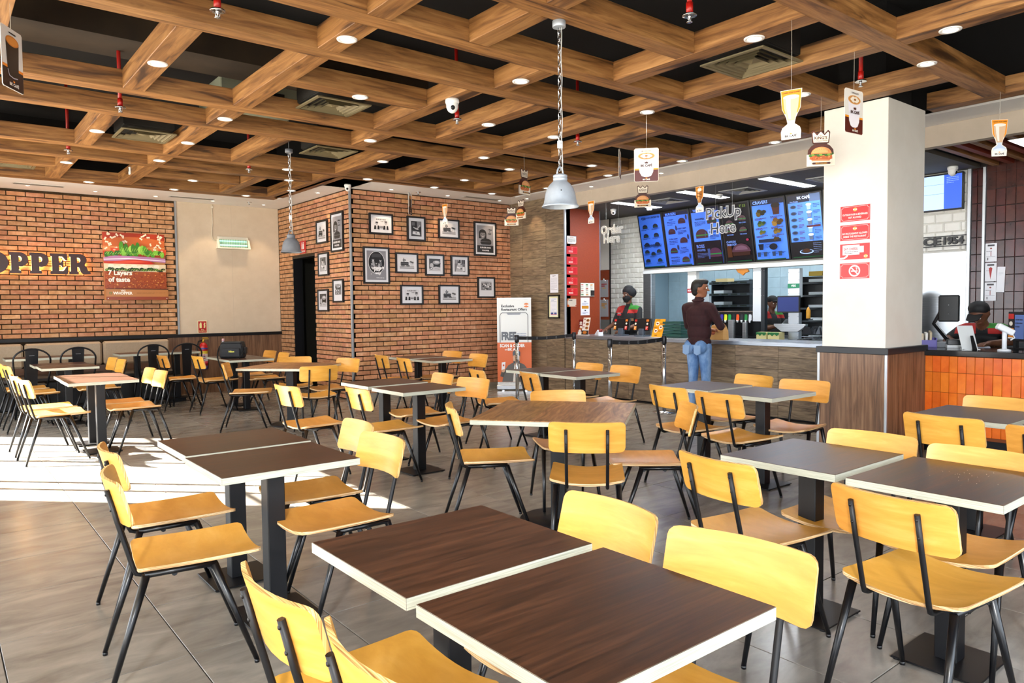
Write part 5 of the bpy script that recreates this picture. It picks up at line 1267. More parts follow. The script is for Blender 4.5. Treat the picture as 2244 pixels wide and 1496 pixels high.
def bench_table(x0, x1, label):
    t = thing('bench_table', label, 'table', ((x0+x1)/2, 12.52, .055), 0, 'tables at the wall bench'); w = (x1-x0)/2
    b = MB().box(-w, w, -.27, .27, TH-.034, TH-.001, 1).box(-w+.001, w-.001, -.269, .269, TH-.001, TH, 0); b.obj('tabletop', [M['table'], M['edge']], t, .0012)
    for s in (-1, 1):
        put('column', COL, t, (s*w*.5, 0, 0)); put('base_plate', BASE, t, (s*w*.5, 0, 0)); MB().box(s*w*.5-.1, s*w*.5+.1, -.1, .1, -.055, .006).obj('plinth', M['black'], t)
bench_table(.82, 1.93, 'brown table at the wall bench behind the two leftmost metal chairs'); bench_table(2.24, 3.40, 'brown table at the wall bench beside the fire extinguisher')
t = thing('fire_extinguisher', 'red fire extinguisher with a yellow and purple label on the wainscot', 'extinguisher', (3.76, 13.345, .42))
MB().lathe([(.052, .0), (.068, .012), (.07, .07)], n=20).obj('base_ring', pm('#2a3a7a', .4), t)
MB().lathe([(.069, .05), (.069, .40), (.06, .44), (.036, .465), (.024, .475)], n=24).obj('cylinder', pm('#b3161a', .3), t)
MB().lathe([(.0705, .28), (.0705, .33)], n=24, cap=False).lathe([(.0705, .11), (.0705, .15)], n=24, cap=False, m=1).lathe([(.0705, .15), (.0705, .28)], n=24, cap=False, m=2).lathe([(.0703, .36), (.0703, .385)], n=24, cap=False, m=3).obj('label', [pm('#d9c23a', .4), pm('#d6455f', .4), pm('#e8dfe0', .4), pm('#3a3f8f', .4)], t)
p = Pr(.001)
for k in range(4): p.block(1, -.045, .045, .27-.03*k, .25-.03*k, ['#b3161a', '#333333', '#b3161a', '#2a3a7a'][k], .7)
p.done('print', t, (0, -.0715, 0), ROT_Y)
MB().lathe([(.018, .47), (.018, .53)], n=14).box(-.014, .09, -.012, .012, .53, .545).box(-.014, .08, -.012, .012, .555, .567).obj('valve', pm('#c9a13a', .35, .6), t)
MB().tube([(-.015, 0, .52), (-.08, -.01, .50), (-.115, -.02, .40), (-.105, -.02, .22), (-.09, -.02, .14)], .012, 8).obj('hose', M['black'], t)
MB().box(-.03, .03, .07, .10, .3, .34).obj('wall_bracket', M['black'], t)
t = thing('camera_bag', 'black shoulder camera bag standing on the table at left', 'bag', (3.50, 10.95, TH), R_(-36))
bm = MB().prism([(-.165,0),(.165,0),(.172,.05),(.165,.2),(.14,.235),(-.13,.235),(-.165,.2),(-.175,.05)], -.09, .09, O=(0,0,0), U=(1,0,0), V=(0,0,1)); bm.obj('body', pm('#14161a', .75), t, .02)
MB().prism([(-.14,0),(.14,0),(.135,.13),(-.135,.13)], 0, .03, O=(0,-.092,.02), U=(1,0,0), V=(0,0,1)).obj('front_pocket', pm('#17191e', .75), t, .01)
MB().prism([(-.15,.0),(.15,.0),(.14,.03),(-.13,.03)], -.1, .095, O=(0,0,.215), U=(1,0,0), V=(0,0,1)).obj('flap', pm('#101215', .7), t, .01)
p = Pr(.001); p.rect(-.045, -.018, .045, .018, '#1d1f14').text('Nikon', 0, -.01, .026, '#d8d23a', bold=.02, shear=.2, fit=.08); p.done('print', t, (.02, -.126, .1), ROT_Y)
MB().tube([(-.18, -.02, .18), (-.2, -.05, .1), (-.17, -.16, .02), (-.1, -.28, -.08), (-.02, -.33, -.28), (.06, -.32, -.34), (.12, -.27, -.2), (.15, -.17, .012), (.185, -.04, .12)], .013, 8, flat=.3).obj('strap', pm('#101114', .8), t)
MB().box(.172, .2, -.05, .05, .06, .16).obj('side_pouch', pm('#14161a', .75), t, .01)
t = thing('water_bottle', 'clear plastic bottle with a pinkish cap behind the camera bag', 'bottle', (3.42, 11.13, TH))
MB().lathe([(.032, 0), (.036, .01), (.036, .17), (.03, .21), (.016, .235), (.016, .245)], n=18).obj('body', pm('#b9c3cc', .15), t); MB().lathe([(.02, .245), (.02, .275), (.014, .285)], n=14).obj('cap', pm('#b58d8f', .4), t)
# ================================================================== menu boards
TL = math.atan2(.20, .96); BHT = .975
def board(i, y0, y1, label, draw, base):
    yc, w = (y0+y1)/2, abs(y1-y0)-.012
    t = thing('menu_board', label, 'menu screen', (10.215, yc, 2.125), -PI/2, 'blue menu screens')
    MB().box(-w/2, w/2, -.0, .05, 0, BHT).obj('housing', pm('#0b0c10', .35), t, .004, rot=(TL, 0, 0))
    p = Pr(.0006); p.em = .30; p.rough = .25
    W2, H2 = w/2-.028, BHT-.05
    p.rect(-W2, .025, W2, .025+H2, base); draw(p, W2, .025, .025+H2); p.rect(-W2+.02, .03, W2-.02, .045, '#0c3b22')
    p.done('screen', t, (0, 0, 0), (PI/2+TL, 0, 0))
DK = '#131a36'
def item(p, u, v, s, c='#15182c', veg='#17331f'):
    p.oval(u, v, s, s*.75, c, 14, 0, PI); p.rect(u-s*1.05, v-s*.18, u+s*1.05, v, veg); p.rect(u-s, v-s*.5, u+s, v-s*.18, c)
def m1(p, w, b, t):
    p.text('₹50', -w*.55, t-.075, .045, DK, bold=.04).text('STUNNER', -w*.2, t-.055, .02, DK, bold=.03, fit=w*.5).text('UNDER ₹80', w*.5, t-.06, .03, DK, bold=.03, fit=w*.8)
    for r in range(3):
        for u in (-.5, .45): item(p, w*u, t-.2-r*.16, .055); p.block(2, w*u-.09, w*u+.09, t-.235-r*.16, t-.262-r*.16, DK, .45)
    p.text('70 STUNNER MENU', 0, b+.37, .038, DK, bold=.04, fit=w*1.6)
    for u, v in ((-.55, .28), (.0, .24), (.55, .28), (-.55, .12), (.55, .12)): item(p, w*u, b+v, .05); p.block(2, w*u-.08, w*u+.08, b+v-.035, b+v-.06, DK, .45)
def m2(p, w, b, t):
    p.rect(-w, t-.06, w, t, '#0d1330'); p.text('BURGERS', -w*.85, t-.052, .042, '#4f74d6', 'l', .03, w*.9)
    for r, (l, s) in enumerate((('CRISPY', 1), ('CHEESY CRISPY', -1), ('DOUBLE CRISPY', 1), ('CLASSIC', -1), ('WHOPPER Jr', 1))):
        v = t-.17-r*.165; item(p, s*w*.45, v, .075, '#2a1a24', '#1b4a26' if r > 2 else '#241a20'); p.text(l, -s*w*.4, v+.03, .024, DK, bold=.035, fit=w*.75); p.block(3, -s*w*.4-.09, -s*w*.4+.09, v+.015, v-.055, DK, .4)
        p.oval(s*w*.45+.1, v+.06, .018, .045, '#1c2036', 10)
def m3(p, w, b, t):
    p.rect(-w, t-.06, w, t, '#0d1330'); p.text('WHOPPER', -w*.85, t-.05, .04, '#5c80e0', 'l', .03, w*.9)
    p.text('WHOPPER', -w*.4, t-.19, .028, DK, bold=.04, fit=w*.8); p.block(4, -w*.8, 0, t-.21, t-.29, DK, .4); item(p, w*.5, t-.22, .09, '#32202c')
    item(p, -w*.35, t-.43, .12, '#34202a', '#2a5a2c'); p.shape([(w*.12,t-.36),(w*.35,t-.36),(w*.3,t-.47),(w*.16,t-.47)], '#6a86c8'); p.text('WHOPPER', w*.55, t-.42, .028, DK, bold=.04, fit=w*.7); p.block(4, w*.25, w*.9, t-.44, t-.52, DK, .4)
    p.rect(-w, b, w, b+.38, '#0c0b14'); p.text('BOSS', -w*.85, b+.27, .055, '#4d64a8', 'l', .03, w*.6).text('WHOPPER', -w*.85, b+.215, .035, '#4d64a8', 'l', .02, w*.65); p.block(4, -w*.85, w*.0, b+.19, b+.1, '#3b4a7c', .4); item(p, w*.5, b+.17, .12, '#3a1f33', '#1f5a2e'); p.shape([(-w*.05,b+.25),(w*.15,b+.25),(w*.1,b+.08),(0,b+.08)], '#2c3b66')
def m4(p, w, b, t):
    p.text('NEW', -w*.6, t-.06, .028, '#394a80', bold=.02); p.text('₹ 83', w*.6, t-.07, .045, '#4a5a20', bold=.02)
    for u, v in ((-.5, .3), (.5, .24), (-.5, .42), (.5, .42)): item(p, w*u, t-v, .065, '#38242a', '#245c2e'); p.text('FRIED CHICKEN', w*u, t-v-.075, .018, '#5a74b4', bold=.02, fit=w*.5)
    p.rect(-w*.85, b+.08, -w*.5, b+.3, '#3a1f10'); p.text('CHICKEN', -w*.85, b+.31, .035, '#5a74b4', 'l', .02, w*.7).text('TANDOORI', -w*.85, b+.265, .035, '#5a74b4', 'l', .02, w*.75)
    p.oval(w*.2, b+.16, .17, .13, '#3d2430', 18, 0, PI).oval(w*.2, b+.19, .12, .07, '#553c4c', 16, 0, PI); p.rect(-w*.45, b+.1, w*.85, b+.16, '#2a1511'); p.oval(w*.75, t-.58, .025, .02, '#7a1f3a', 10)
def m5(p, w, b, t):
    p.rect(-w, t-.075, w, t, '#0d1330'); p.text('CRAVERS', -w*.92, t-.06, .048, '#7ea0f0', 'l', .03, w*.95)
    def pile(u, v, r, c):
        for k in range(9): p.oval(u+r*.75*math.cos(k*2.4)*(k/9), v+r*.4*math.sin(k*2.4)*(k/9)+r*.15, r*.36, r*.26, c[k % len(c)], 8)
    pile(-w*.5, t-.21, .11, ['#2a2410', '#4a3a12', '#1a1a10']); p.shape([(w*.25,t-.1),(w*.75,t-.1),(w*.68,t-.24),(w*.32,t-.24)], '#3a1710'); p.oval(w*.5, t-.1, .075, .04, '#1d0f0c', 12)
    for u, v in ((-.5, .27), (.5, .26), (-.5, .42), (.5, .42), (-.5, .54), (.5, .54)): p.block(2, w*u-.1, w*u+.1, t-v, t-v-.035, '#3a1320', .5)
    pile(-w*.5, t-.37, .09, ['#20301a', '#3a4a20']); pile(w*.5, t-.37, .12, ['#5a3c14', '#7a5a1c', '#3a260c']); pile(-w*.45, t-.5, .07, ['#3a4a20', '#5a4a1a']); pile(w*.5, t-.5, .09, ['#4a3a12', '#6a5220'])
    p.rect(-w*.7, t-.65, w*.7, t-.6, '#141b30'); pile(w*.4, t-.61, .06, ['#3a2c14'])
    p.shape([(-w*.75,t-.67),(-w*.4,t-.67),(-w*.46,t-.76),(-w*.7,t-.76)], '#0f1424'); p.oval(w*.2, t-.72, .07, .05, '#101220', 14); p.block(3, -w*.3, 0, t-.68, t-.74, DK, .4)
    for u in (-.75, -.35, .2, .6): p.shape([(w*u-.025,b+.06),(w*u+.025,b+.06),(w*u+.03,b+.13),(w*u-.03,b+.13)], '#22304a'); p.block(2, w*u+.03, w*u+.09, b+.13, b+.09, DK, .4)
def m6(p, w, b, t):
    p.rect(-w, t-.11, w*.35, t, '#10162e').rect(w*.35, t-.11, w, t, '#4a5a7a'); p.text('BK CAFÉ', 0, t-.065, .04, '#c9d8ff', bold=.035, fit=w*.8); p.text('Hot Drinks', -w*.6, t-.105, .02, '#8aa6ea')
    for r in range(6):
        v = t-.17-r*.095; p.oval(-w*.68, v, .05, .027, '#33486e', 14).oval(-w*.68, v, .036, .018, '#1c2438', 12); p.block(3, -w*.4, -w*.08, v+.03, v-.03, '#4a2238', .45); p.block(3, w*.55, w*.95, v+.03, v-.03, '#232f5a', .4)
    for r in range(6): v = t-.19-r*.11; p.shape([(w*.18,v+.04),(w*.45,v+.04),(w*.42,v-.035),(w*.2,v-.035)], ['#7f95b8', '#5a6a86', '#4a566a', '#6f93b8', '#48566e', '#6c84b0'][r]); p.oval(w*.315, v+.04, .045, .02, '#a9bce0', 10)
    p.rect(w*.1, t-.48, w*.95, t-.455, '#43111c'); p.rect(-w, b, w, b+.24, '#0b0b12'); p.oval(-w*.05, b+.09, .11, .035, '#8fa4d8', 20).oval(-w*.05, b+.095, .09, .028, '#20242f', 18).oval(-w*.05, b+.105, .06, .03, '#3a2014', 12); p.block(6, w*.4, w*.9, b+.22, b+.06, '#5a6a94', .3)
for i, (y0, y1, d, c, l) in enumerate([(8.85, 8.285, m1, '#3058b4', 'leftmost blue menu screen above the kitchen pass'), (8.285, 7.705, m2, '#3258b8', 'second menu screen from left, listing burgers'), (7.705, 7.11, m3, '#3c66c4', 'third menu screen from left, blue above black'),
                                 (7.11, 6.555, m4, '#08080e', 'black menu screen behind the pick-up sign'), (6.555, 5.95, m5, '#4170d0', 'fifth menu screen from left, with snack piles'), (5.95, 5.38, m6, '#4a7cdc', 'brightest menu screen, beside the pillar')]):
    board(i, y0, y1, l, d, c)
# hanging order / pick-up signs: clear acrylic with white outlined letters
def glass_mat():
    m = D.materials.new('clear_acrylic'); m.use_nodes = True; b = m.node_tree.nodes['Principled BSDF']
    b.inputs['Transmission Weight'].default_value = 1; b.inputs['Roughness'].default_value = .02; b.inputs['IOR'].default_value = 1.05; b.inputs['Base Color'].default_value = (.96, .98, 1, 1); return m
M['acrylic'] = glass_mat()
def hang_sign(y, z, l1, l2, label, wires, s=1.0, dark='#222c40'):
    t = thing('acrylic_sign', label, 'hanging sign', (8.60, y, z), -PI/2, 'clear hanging signs over the counter')
    MB().box(-.30*s, .30*s, .004, .008, -.19*s, .18*s).obj('panel', M['acrylic'], t)
    for nm, b, c, dz in (('outline', .058, '#f2f4f6', 0), ('inner_line', .034, dark, .0015), ('letters', .020, '#f2f4f6', .003), ('letter_fill', -.002, dark if l1[0] == 'P' else '#a9aba8', .0045)):
        p = Pr(.0003); p.em = .0
        for txt, v, fit in ((l1, .0, .56*s), (l2, -.165*s, .40*s)):
            vs, fs, w0, h0 = text_mesh(txt, .02)
            vs2, fs2, w2, h2 = text_mesh(txt, b)
            k = .15*s/.72; kx = min(k, fit/w0)
            p.add([((x-w2/2)*kx, v+(yy-(h2-h0)/2)*k, p.w) for x, yy in vs2], fs2, p.ci(c)); p.w += p.step
        p.done(nm, t, (0, -dz, 0), ROT_Y)
    for u in wires: MB().tube([(u, .006, .13*s), (u, .006, ZK-z)], .0015, 5).obj('wire', pm('#a9a9a6', .4), t)
    return t
hang_sign(8.125, 2.62, 'Order', 'Here', 'clear hanging sign reading Order Here over the counter', (-.13, .14), .88, '#b3b2ac')
hang_sign(6.03, 2.61, 'PickUp', 'Here', 'clear hanging sign reading PickUp Here before the menus', (-.13, .14), 1.0)
# ================================================================== clipboards on the back wall
for z, c, l in ((1.80, '#a8232a', 'upper grey clipboard on the orange panel behind the staff member'), (1.42, '#c98a2a', 'lower grey clipboard on the orange panel behind the staff member')):
    t = thing('clipboard', l, 'clipboard', (XB-.016, 9.87, z), -PI/2, 'clipboards')
    MB().box(-.105, .105, -.006, 0, -.165, .165).obj('board', pm('#a7a7ab', .4), t); MB().box(-.04, .04, -.014, -.006, .14, .165).box(-.012, .012, -.018, -.006, .165, .19).obj('clip', M['chrome'], t, .002)
    p = Pr(.0008); p.block(2, -.07, .07, .1, .03, c, .8); p.rect(-.04, .0, .04, .015, '#d9a02a'); p.done('print', t, (0, -.0062, 0), ROT_Y)
# ================================================================== on the counter
CT = .975
def lean_card(x, y, w, h, tilt, label, base, draw, cat='menu stand', foot='#e8e6e0', yaw=-90, z=CT):
    t = thing('counter_menu', label, cat, (x, y, z), R_(yaw))
    MB().box(-w/2, w/2, -.035, .05, 0, .006).obj('foot', pm(foot, .3), t)
    MB().box(-w/2, w/2, 0, .004, .004, h).obj('card', pm(base, .4), t, rot=(-tilt, 0, 0))
    p = Pr(.0005); p.rough = .35; draw(p, w, h); p.done('print', t, (0, -.0004, .0), (PI/2-tilt, 0, 0)); return t
def d_orange(p, w, h):
    p.rect(-w/2, .004, w/2, h, '#f2a01c'); p.block(1, -w*.4, w*.3, h*.97, h*.92, '#4a2a10', .9)
    for k, (u, v) in enumerate(((-.18, .75), (.22, .55), (-.18, .35))): p.oval(w*u, h*v, .035, .03, '#f4efe6', 12).oval(w*u, h*v, .022, .014, '#7a3c18', 10); p.block(2, w*(.05 if u < 0 else -.42), w*(.45 if u < 0 else -.02), h*(v+.03), h*(v-.05), '#5a2c10', .5)
    p.block(1, -w*.2, w*.2, h*.14, h*.08, '#5a2c10', .9)
lean_card(8.62, 7.23, .20, .295, .35, 'bright orange drinks menu leaning on the counter', '#d9811a', d_orange)
def d_dark(p, w, h):
    p.rect(-w/2, .004, w/2, h, '#e9e2d6'); p.rect(-w/2, .004, w/2, h*.26, '#2b1f1a')
    for k in range(3): p.block(1, -w*.4, 0, h*(.93-.22*k), h*(.87-.22*k), '#8c1f1a', .9); p.oval(w*.2, h*(.84-.22*k), .04, .025, '#b5702e', 12).oval(w*.16, h*(.85-.22*k), .02, .014, '#6a3a14', 8)
    p.oval(0, h*.14, .05, .025, '#c9762a', 12)
lean_card(8.66, 8.82, .16, .30, .22, 'white food menu card leaning on the counter before the orange wall', '#e9e2d6', d_dark)
def d_red(p, w, h):
    p.rect(-w/2, .004, w/2, h, '#7a1f16'); p.oval(0, h*.8, .03, .02, '#e9e0d2', 12); p.rect(-w*.3, h*.66, w*.3, h*.72, '#e9e0d2')
    for k in range(3): p.oval(w*(.1-.1*k), h*(.5-.12*k), .03, .022, ['#efe6d6', '#c9762a', '#f2efe6'][k], 12)
    p.rect(-w*.5, .004, w*.5, h*.2, '#eeeae2')
lean_card(8.68, 9.0-.05, .10, .26, .12, 'small dark red promotion card at the left end of the counter', '#7a1f16', d_red)
def terminal(x, y, label):
    t = thing('till_screen', label, 'till', (x, y, CT), PI/2, 'till screens')
    MB().box(-.09, .09, -.09, .09, 0, .02).box(-.05, .05, -.03, .03, .02, .12).obj('stand', pm('#5b6470', .35, .5), t, .004)
    MB().box(-.17, .17, -.012, .02, .085, .285).obj('screen_back', pm('#0f1012', .35), t, .008, rot=(.18, 0, 0))
    p = Pr(.0008); p.rough = .35
    for u in (-.14, .105):
        p.rect(u-.026, .10, u+.026, .27, '#15120f'); p.rect(u-.026, .235, u+.026, .27, '#c92a22' if u < 0 else '#d97a2a'); p.oval(u, .2, .019, .017, '#ece6da', 10); p.rect(u-.026, .10, u+.026, .16, '#e58a1f' if u < 0 else '#c92a22'); p.block(2, u-.02, u+.02, .155, .115, '#f3e8d8', .5)
    p.done('strip_print', t, (0, .0215, 0), (PI/2+.0, 0, PI)); D.objects[-1] if False else None
    return t
for y, l in ((8.14, 'black till screen on the counter with two coloured strips, left'), (7.70, 'black till screen on the counter with two coloured strips, beside the orange menu')):
    tt = terminal(8.83, y, l)
    for c in tt.children:
        if c.name.startswith('strip_print'): c.rotation_euler = (PI/2-.18, 0, PI); c.location = (0, .021, .0)
t = thing('receipt_holder', 'white crumpled card holder lying on the counter near the till', 'holder', (8.60, 8.42, CT), R_(60))
MB().prism([(-.11,0),(.13,0),(.12,.03),(-.04,.1),(-.1,.09)], -.04, .04, O=(0,0,0), U=(1,0,0), V=(0,0,1)).obj('body', pm('#e4e6ee', .4), t, .006); MB().tube([(-.09, -.03, .085), (-.09, .03, .085)], .028, 10).obj('roll', pm('#7a2018', .5), t)
t = thing('plastic_crate', 'dark green slatted plastic crate on the counter left of the customer', 'crate', (8.80, 6.98, CT), -PI/2)
MB().box(-.17, .17, -.13, .13, 0, .015).obj('bottom', pm('#0d3a34', .5), t)
for k in range(5): MB().box(-.17, .17, -.13, -.12, .02+.046*k, .055+.046*k).box(-.17, .17, .12, .13, .02+.046*k, .055+.046*k).box(-.17, -.16, -.12, .12, .02+.046*k, .055+.046*k).box(.16, .17, -.12, .12, .02+.046*k, .055+.046*k).obj('slat', pm('#0f463e', .45), t)
t = thing('paper_bag', 'brown paper takeaway bag on the counter in front of the customer', 'bag', (8.585, 6.08, CT), -PI/2)
MB().add([(-.11,-.07,0),(.11,-.07,0),(.11,.07,0),(-.11,.07,0),(-.115,-.06,.12),(.112,-.072,.12),(.11,.06,.12),(-.11,.07,.12),(-.1,-.03,.2),(.1,-.025,.195),(.1,.02,.2),(-.1,.02,.205)], [(3,2,1,0),(0,1,5,4),(1,2,6,5),(2,3,7,6),(3,0,4,7),(4,5,9,8),(5,6,10,9),(6,7,11,10),(7,4,8,11),(8,9,10,11)]).obj('paper', nmat('kraft_paper', [(.3, '#b88a4e'), (.7, '#cf9f60')], rough=.8, bump=.3), t, .004)
p = Pr(.001); burger_logo(p, -.05, .1, .035, '#8a3a14', '#a5521f', False); p.done('print', t, (0, -.074, 0), (PI/2-.02, 0, 0))
# ================================================================== kitchen pass
PX = 10.32
def kthing(name, label, cat, y, z, x=PX, group=None): return thing(name, label, cat, (x, y, z), -PI/2, group)
t = kthing('drink_dispenser', 'black drink dispenser with a row of eight coloured tap labels', 'dispenser', 6.99, .915, 10.45)
MB().box(-.35, .35, -.1, .22, .26, .44).obj('head', pm('#121315', .3), t, .01); MB().box(-.36, .36, -.115, -.1, .425, .44).box(.345, .36, -.115, .0, .3, .44).obj('trim', M['chrome'], t)
MB().box(-.34, .34, .06, .22, 0, .26).box(-.34, .34, -.14, .22, 0, .03).obj('body', pm('#1b1e22', .3, .4), t)
for k, c in enumerate(['#3a2f9a', '#d6da2a', '#1f9a4a', '#22262c', '#e0541f', '#22262c', '#1d7a3a', '#c9ccd2']):
    u = -.29+.077*k
    MB().prism([(-.026,0),(.026,0),(.03,.07),(.018,.095),(-.02,.095)], -.008, .0, O=(u, -.105, .29), U=(1,0,0), V=(0,0,1)).obj('tap_label', pm(c, .35), t)
    MB().lathe([(.012, -.04), (.017, 0)], (u, -.11, .29), 10).obj('nozzle', pm('#d9dde2', .3), t)
for k, (u, w) in enumerate(((.02, .1), (.27, .07))):
    tt = kthing('steel_upright', ['steel ice chute below the drink dispenser', 'bright steel upright right of the ice chute'][k], 'steel post', 6.99-u, .915, 10.18)
    MB().box(-w/2, w/2, -.03, .03, -.04, .30 if k == 0 else .26).obj('plate', M['steel'], tt, .006)
def kpost(y, w, z0, z1, m, label, x=PX, d=.09):
    t = kthing('steel_post', label, 'steel post', y, z0, x, 'posts of the kitchen pass'); MB().box(-w/2, w/2, -d/2, d/2, 0, z1-z0).obj('casing', m, t, .004)
    b = MB()
    for z in (.06, (z1-z0)*.6, (z1-z0)-.06):
        for s in (-1, 1): b.ell((s*(w/2-.012), -d/2-.001, z), (.006, .004, .006), 0, 8, 6)
    b.obj('rivets', M['chrome'], t, kind='stuff'); return t
kpost(6.575, .145, 1.19, 2.05, pm('#d5dbe0', .35, .3), 'wide bright steel post right of the drink dispenser')
kpost(6.47, .065, .915, 2.05, pm('#22272c', .4), 'thin dark post beside the wide steel one')
kpost(5.945, .19, 1.56, 2.0, pm('#cfd6db', .35, .3), 'steel post with a green label above the black monitor', 10.32)
kpost(5.945, .175, .915, 1.33, pm('#b9bfc5', .3, .6), 'steel stand below the black monitor', 10.32)
kpost(7.85, .185, 1.25, 2.05, pm('#dcdedb', .5), 'white post with a red label behind the customer', 10.34)
t = kthing('shelf_bracket', 'flared steel bracket shelf below the monitor', 'bracket', 5.945, 1.10, 10.22)
MB().prism([(-.13,-.06),(.13,-.06),(.26,.03),(.26,.06),(-.26,.06),(-.26,.03)], -.01, .06, O=(0,0,0), U=(1,0,0), V=(0,0,1)).obj('plate', M['steel'], t, .003)
def label_plate(y, z, w, txt, c, label, x):
    t = kthing('name_plate', label, 'sign', y, z, x); MB().box(-w/2, w/2, -.006, 0, -.035, .035).obj('plate', pm(c, .4), t); p = Pr(.0008); p.text(txt, 0, -.014, .03, '#eef2ee', bold=.03, fit=w*.85); p.done('print', t, (0, -.0062, 0), ROT_Y)
label_plate(5.945, 1.735, .19, 'VEG', '#177a55', 'green plate reading VEG on the steel post', 10.274)
label_plate(7.85, 1.71, .185, 'NON VEG', '#a31f2a', 'red plate on the white post, half hidden by the customer', 10.294)
t = kthing('monitor', 'black monitor with a dark blue screen in the kitchen pass', 'monitor', 5.98, 1.33, 10.2)
MB().box(-.185, .185, -.02, .02, 0, .255).obj('housing', pm('#0e0f11', .3), t, .006); p = Pr(.001); p.em = .25; p.rect(-.17, .018, .17, .235, '#1c2c66'); p.done('screen', t, (0, -.021, 0), ROT_Y)
t = kthing('wall_box', 'white electrical box on the pale blue kitchen wall', 'electrical box', 9.35, 1.56, 12.76)
MB().box(-.14, .14, -.12, 0, -.14, .12).obj('housing', pm('#cdd6dc', .4), t, .008); p = Pr(.001); p.rect(-.08, -.05, -.05, .04, '#3a3f45').rect(-.01, -.05, .02, .04, '#3a3f45').rect(.06, -.09, .1, -.03, '#3a3f45').block(3, -.1, .1, .1, .06, '#8a949a', .4); p.done('print', t, (0, -.121, 0), ROT_Y)
MB().tube([(-.08, -.05, .12), (-.03, -.07, .15), (.05, -.06, .13)], .01, 6).obj('cable', M['black'], t)
t = kthing('shelf_rack', 'dark warming rack with shelves and white trays behind the customer', 'rack', 8.08, .9, 11.95)
mk = pm('#30363b', .4, .4)
MB().box(-.42, -.40, -.2, .2, 0, 1.02).obj('side', mk, t); MB().box(.40, .42, -.2, .2, 0, 1.02).obj('side', mk, t); MB().box(-.42, .42, .18, .2, 0, 1.02).obj('back', pm('#191c20', .5), t)
for k in range(5):
    z = .12+.215*k; MB().box(-.42, .42, -.2, .2, z-.02, z).box(-.44, .46, -.24, -.2, z-.035, z+.012).obj('shelf', pm('#48525a', .35, .5), t)
    for j in range(4): MB().box(-.36+.2*j, -.22+.2*j, -.243, -.24, z-.022, z+.003).obj('display', pm('#12221a', .3), t)
    if k < 4: MB().box(-.38, -.16, -.18, .1, z+.002, z+.07).obj('tray', pm('#cdd9e0', .4), t)
MB().box(-.38, -.12, -.12, .1, 1.0, 1.06).obj('lid', pm('#cdb985', .6), t)
t = kthing('warming_rack', 'black warming rack with lit trays beside the pillar', 'rack', 5.75, .9, 11.0)
MB().box(-.55, -.53, -.2, .2, 0, 1.0).box(.13, .15, -.2, .2, 0, 1.0).box(-.55, .15, .18, .2, 0, 1.0).obj('casing', pm('#15181b', .4), t)
for k in range(5):
    z = .1+.2*k; MB().box(-.55, .15, -.2, .2, z-.03, z).obj('shelf', pm('#2c3338', .35, .4), t); MB().box(-.25, .1, -.19, .1, z+.003, z+.045).obj('tray', pm('#c3cdd3', .35), t)
for k in range(2): MB().box(-.3+.24*k, -.08+.24*k, -.1, .1, 1.001, 1.07).obj('carton', pm('#b99a3a', .6), t)
for k, (y, w) in enumerate(((6.36, .17), (6.15, .19))):
    t = kthing('sauce_carton', ['yellow carton with a green edge on the pass bench, left of two', 'yellow carton with a green edge on the pass bench, right of two'][k], 'carton', y, .915, 10.14)
    MB().box(-w/2, w/2, -.08, .08, 0, .115).obj('box', pm('#cfc58a', .5), t, .004); MB().prism([(-w/2,.115),(-w/2,.07),(-w*.3,.085),(-w*.1,.055),(w*.1,.09),(w*.3,.06),(w/2,.085),(w/2,.115)][::-1], 0, .003, O=(0,-.081,0), U=(1,0,0), V=(0,0,1)).obj('green_edge', pm('#1f6b35', .5), t)
t = kthing('squeeze_bottle', 'yellow squeeze bottle hanging beside the monitor', 'bottle', 5.72, 1.24, 10.3)
MB().lathe([(.03, 0), (.032, .01), (.032, .12), (.02, .145), (.006, .175)], n=14).obj('body', pm('#d99a2a', .4), t); MB().lathe([(.033, -.01), (.033, .0), (.001, .0)], n=14).obj('holder', M['black'], t); MB().box(-.01, .01, 0, .12, -.02, -.008).obj('hook', M['black'], t)
t = kthing('foil_trays', 'crumpled metal trays and tongs heaped on the pass bench by the pillar', 'trays', 5.55, .915, 10.1)
rng = random.Random(2)
for k in range(6):
    MB().box(-.1, .1, -.07, .07, 0, .012).obj('tray', pm('#8f959b', .25, .8), t, .004, loc=(rng.uniform(-.12, .08), 0, .014*k+.002), rot=(rng.uniform(-.05, .05), 0, rng.uniform(-.5, .5)))
for k in range(4): MB().prism([(-.09,0),(.09,0),(.06,.1),(-.04,.12)], -.004, .004, O=(0,0,0), U=(1,0,0), V=(0,0,1)).obj('foil', pm('#3d4248', .25, .6), t, loc=(-.1+.08*k, .03, .1), rot=(rng.uniform(-.4, .4), 0, rng.uniform(-.5, .5)))
t = kthing('gloves', 'orange rubber gloves hooked below the menu header', 'gloves', 6.83, 2.035, 10.26)
MB().prism([(-.12,0),(.1,0),(.13,-.05),(.06,-.07),(.02,-.11),(-.03,-.075),(-.07,-.06)][::-1], -.015, .015, O=(0,0,0), U=(1,0,0), V=(0,0,1)).obj('rubber', pm('#b5701f', .5), t, .006)
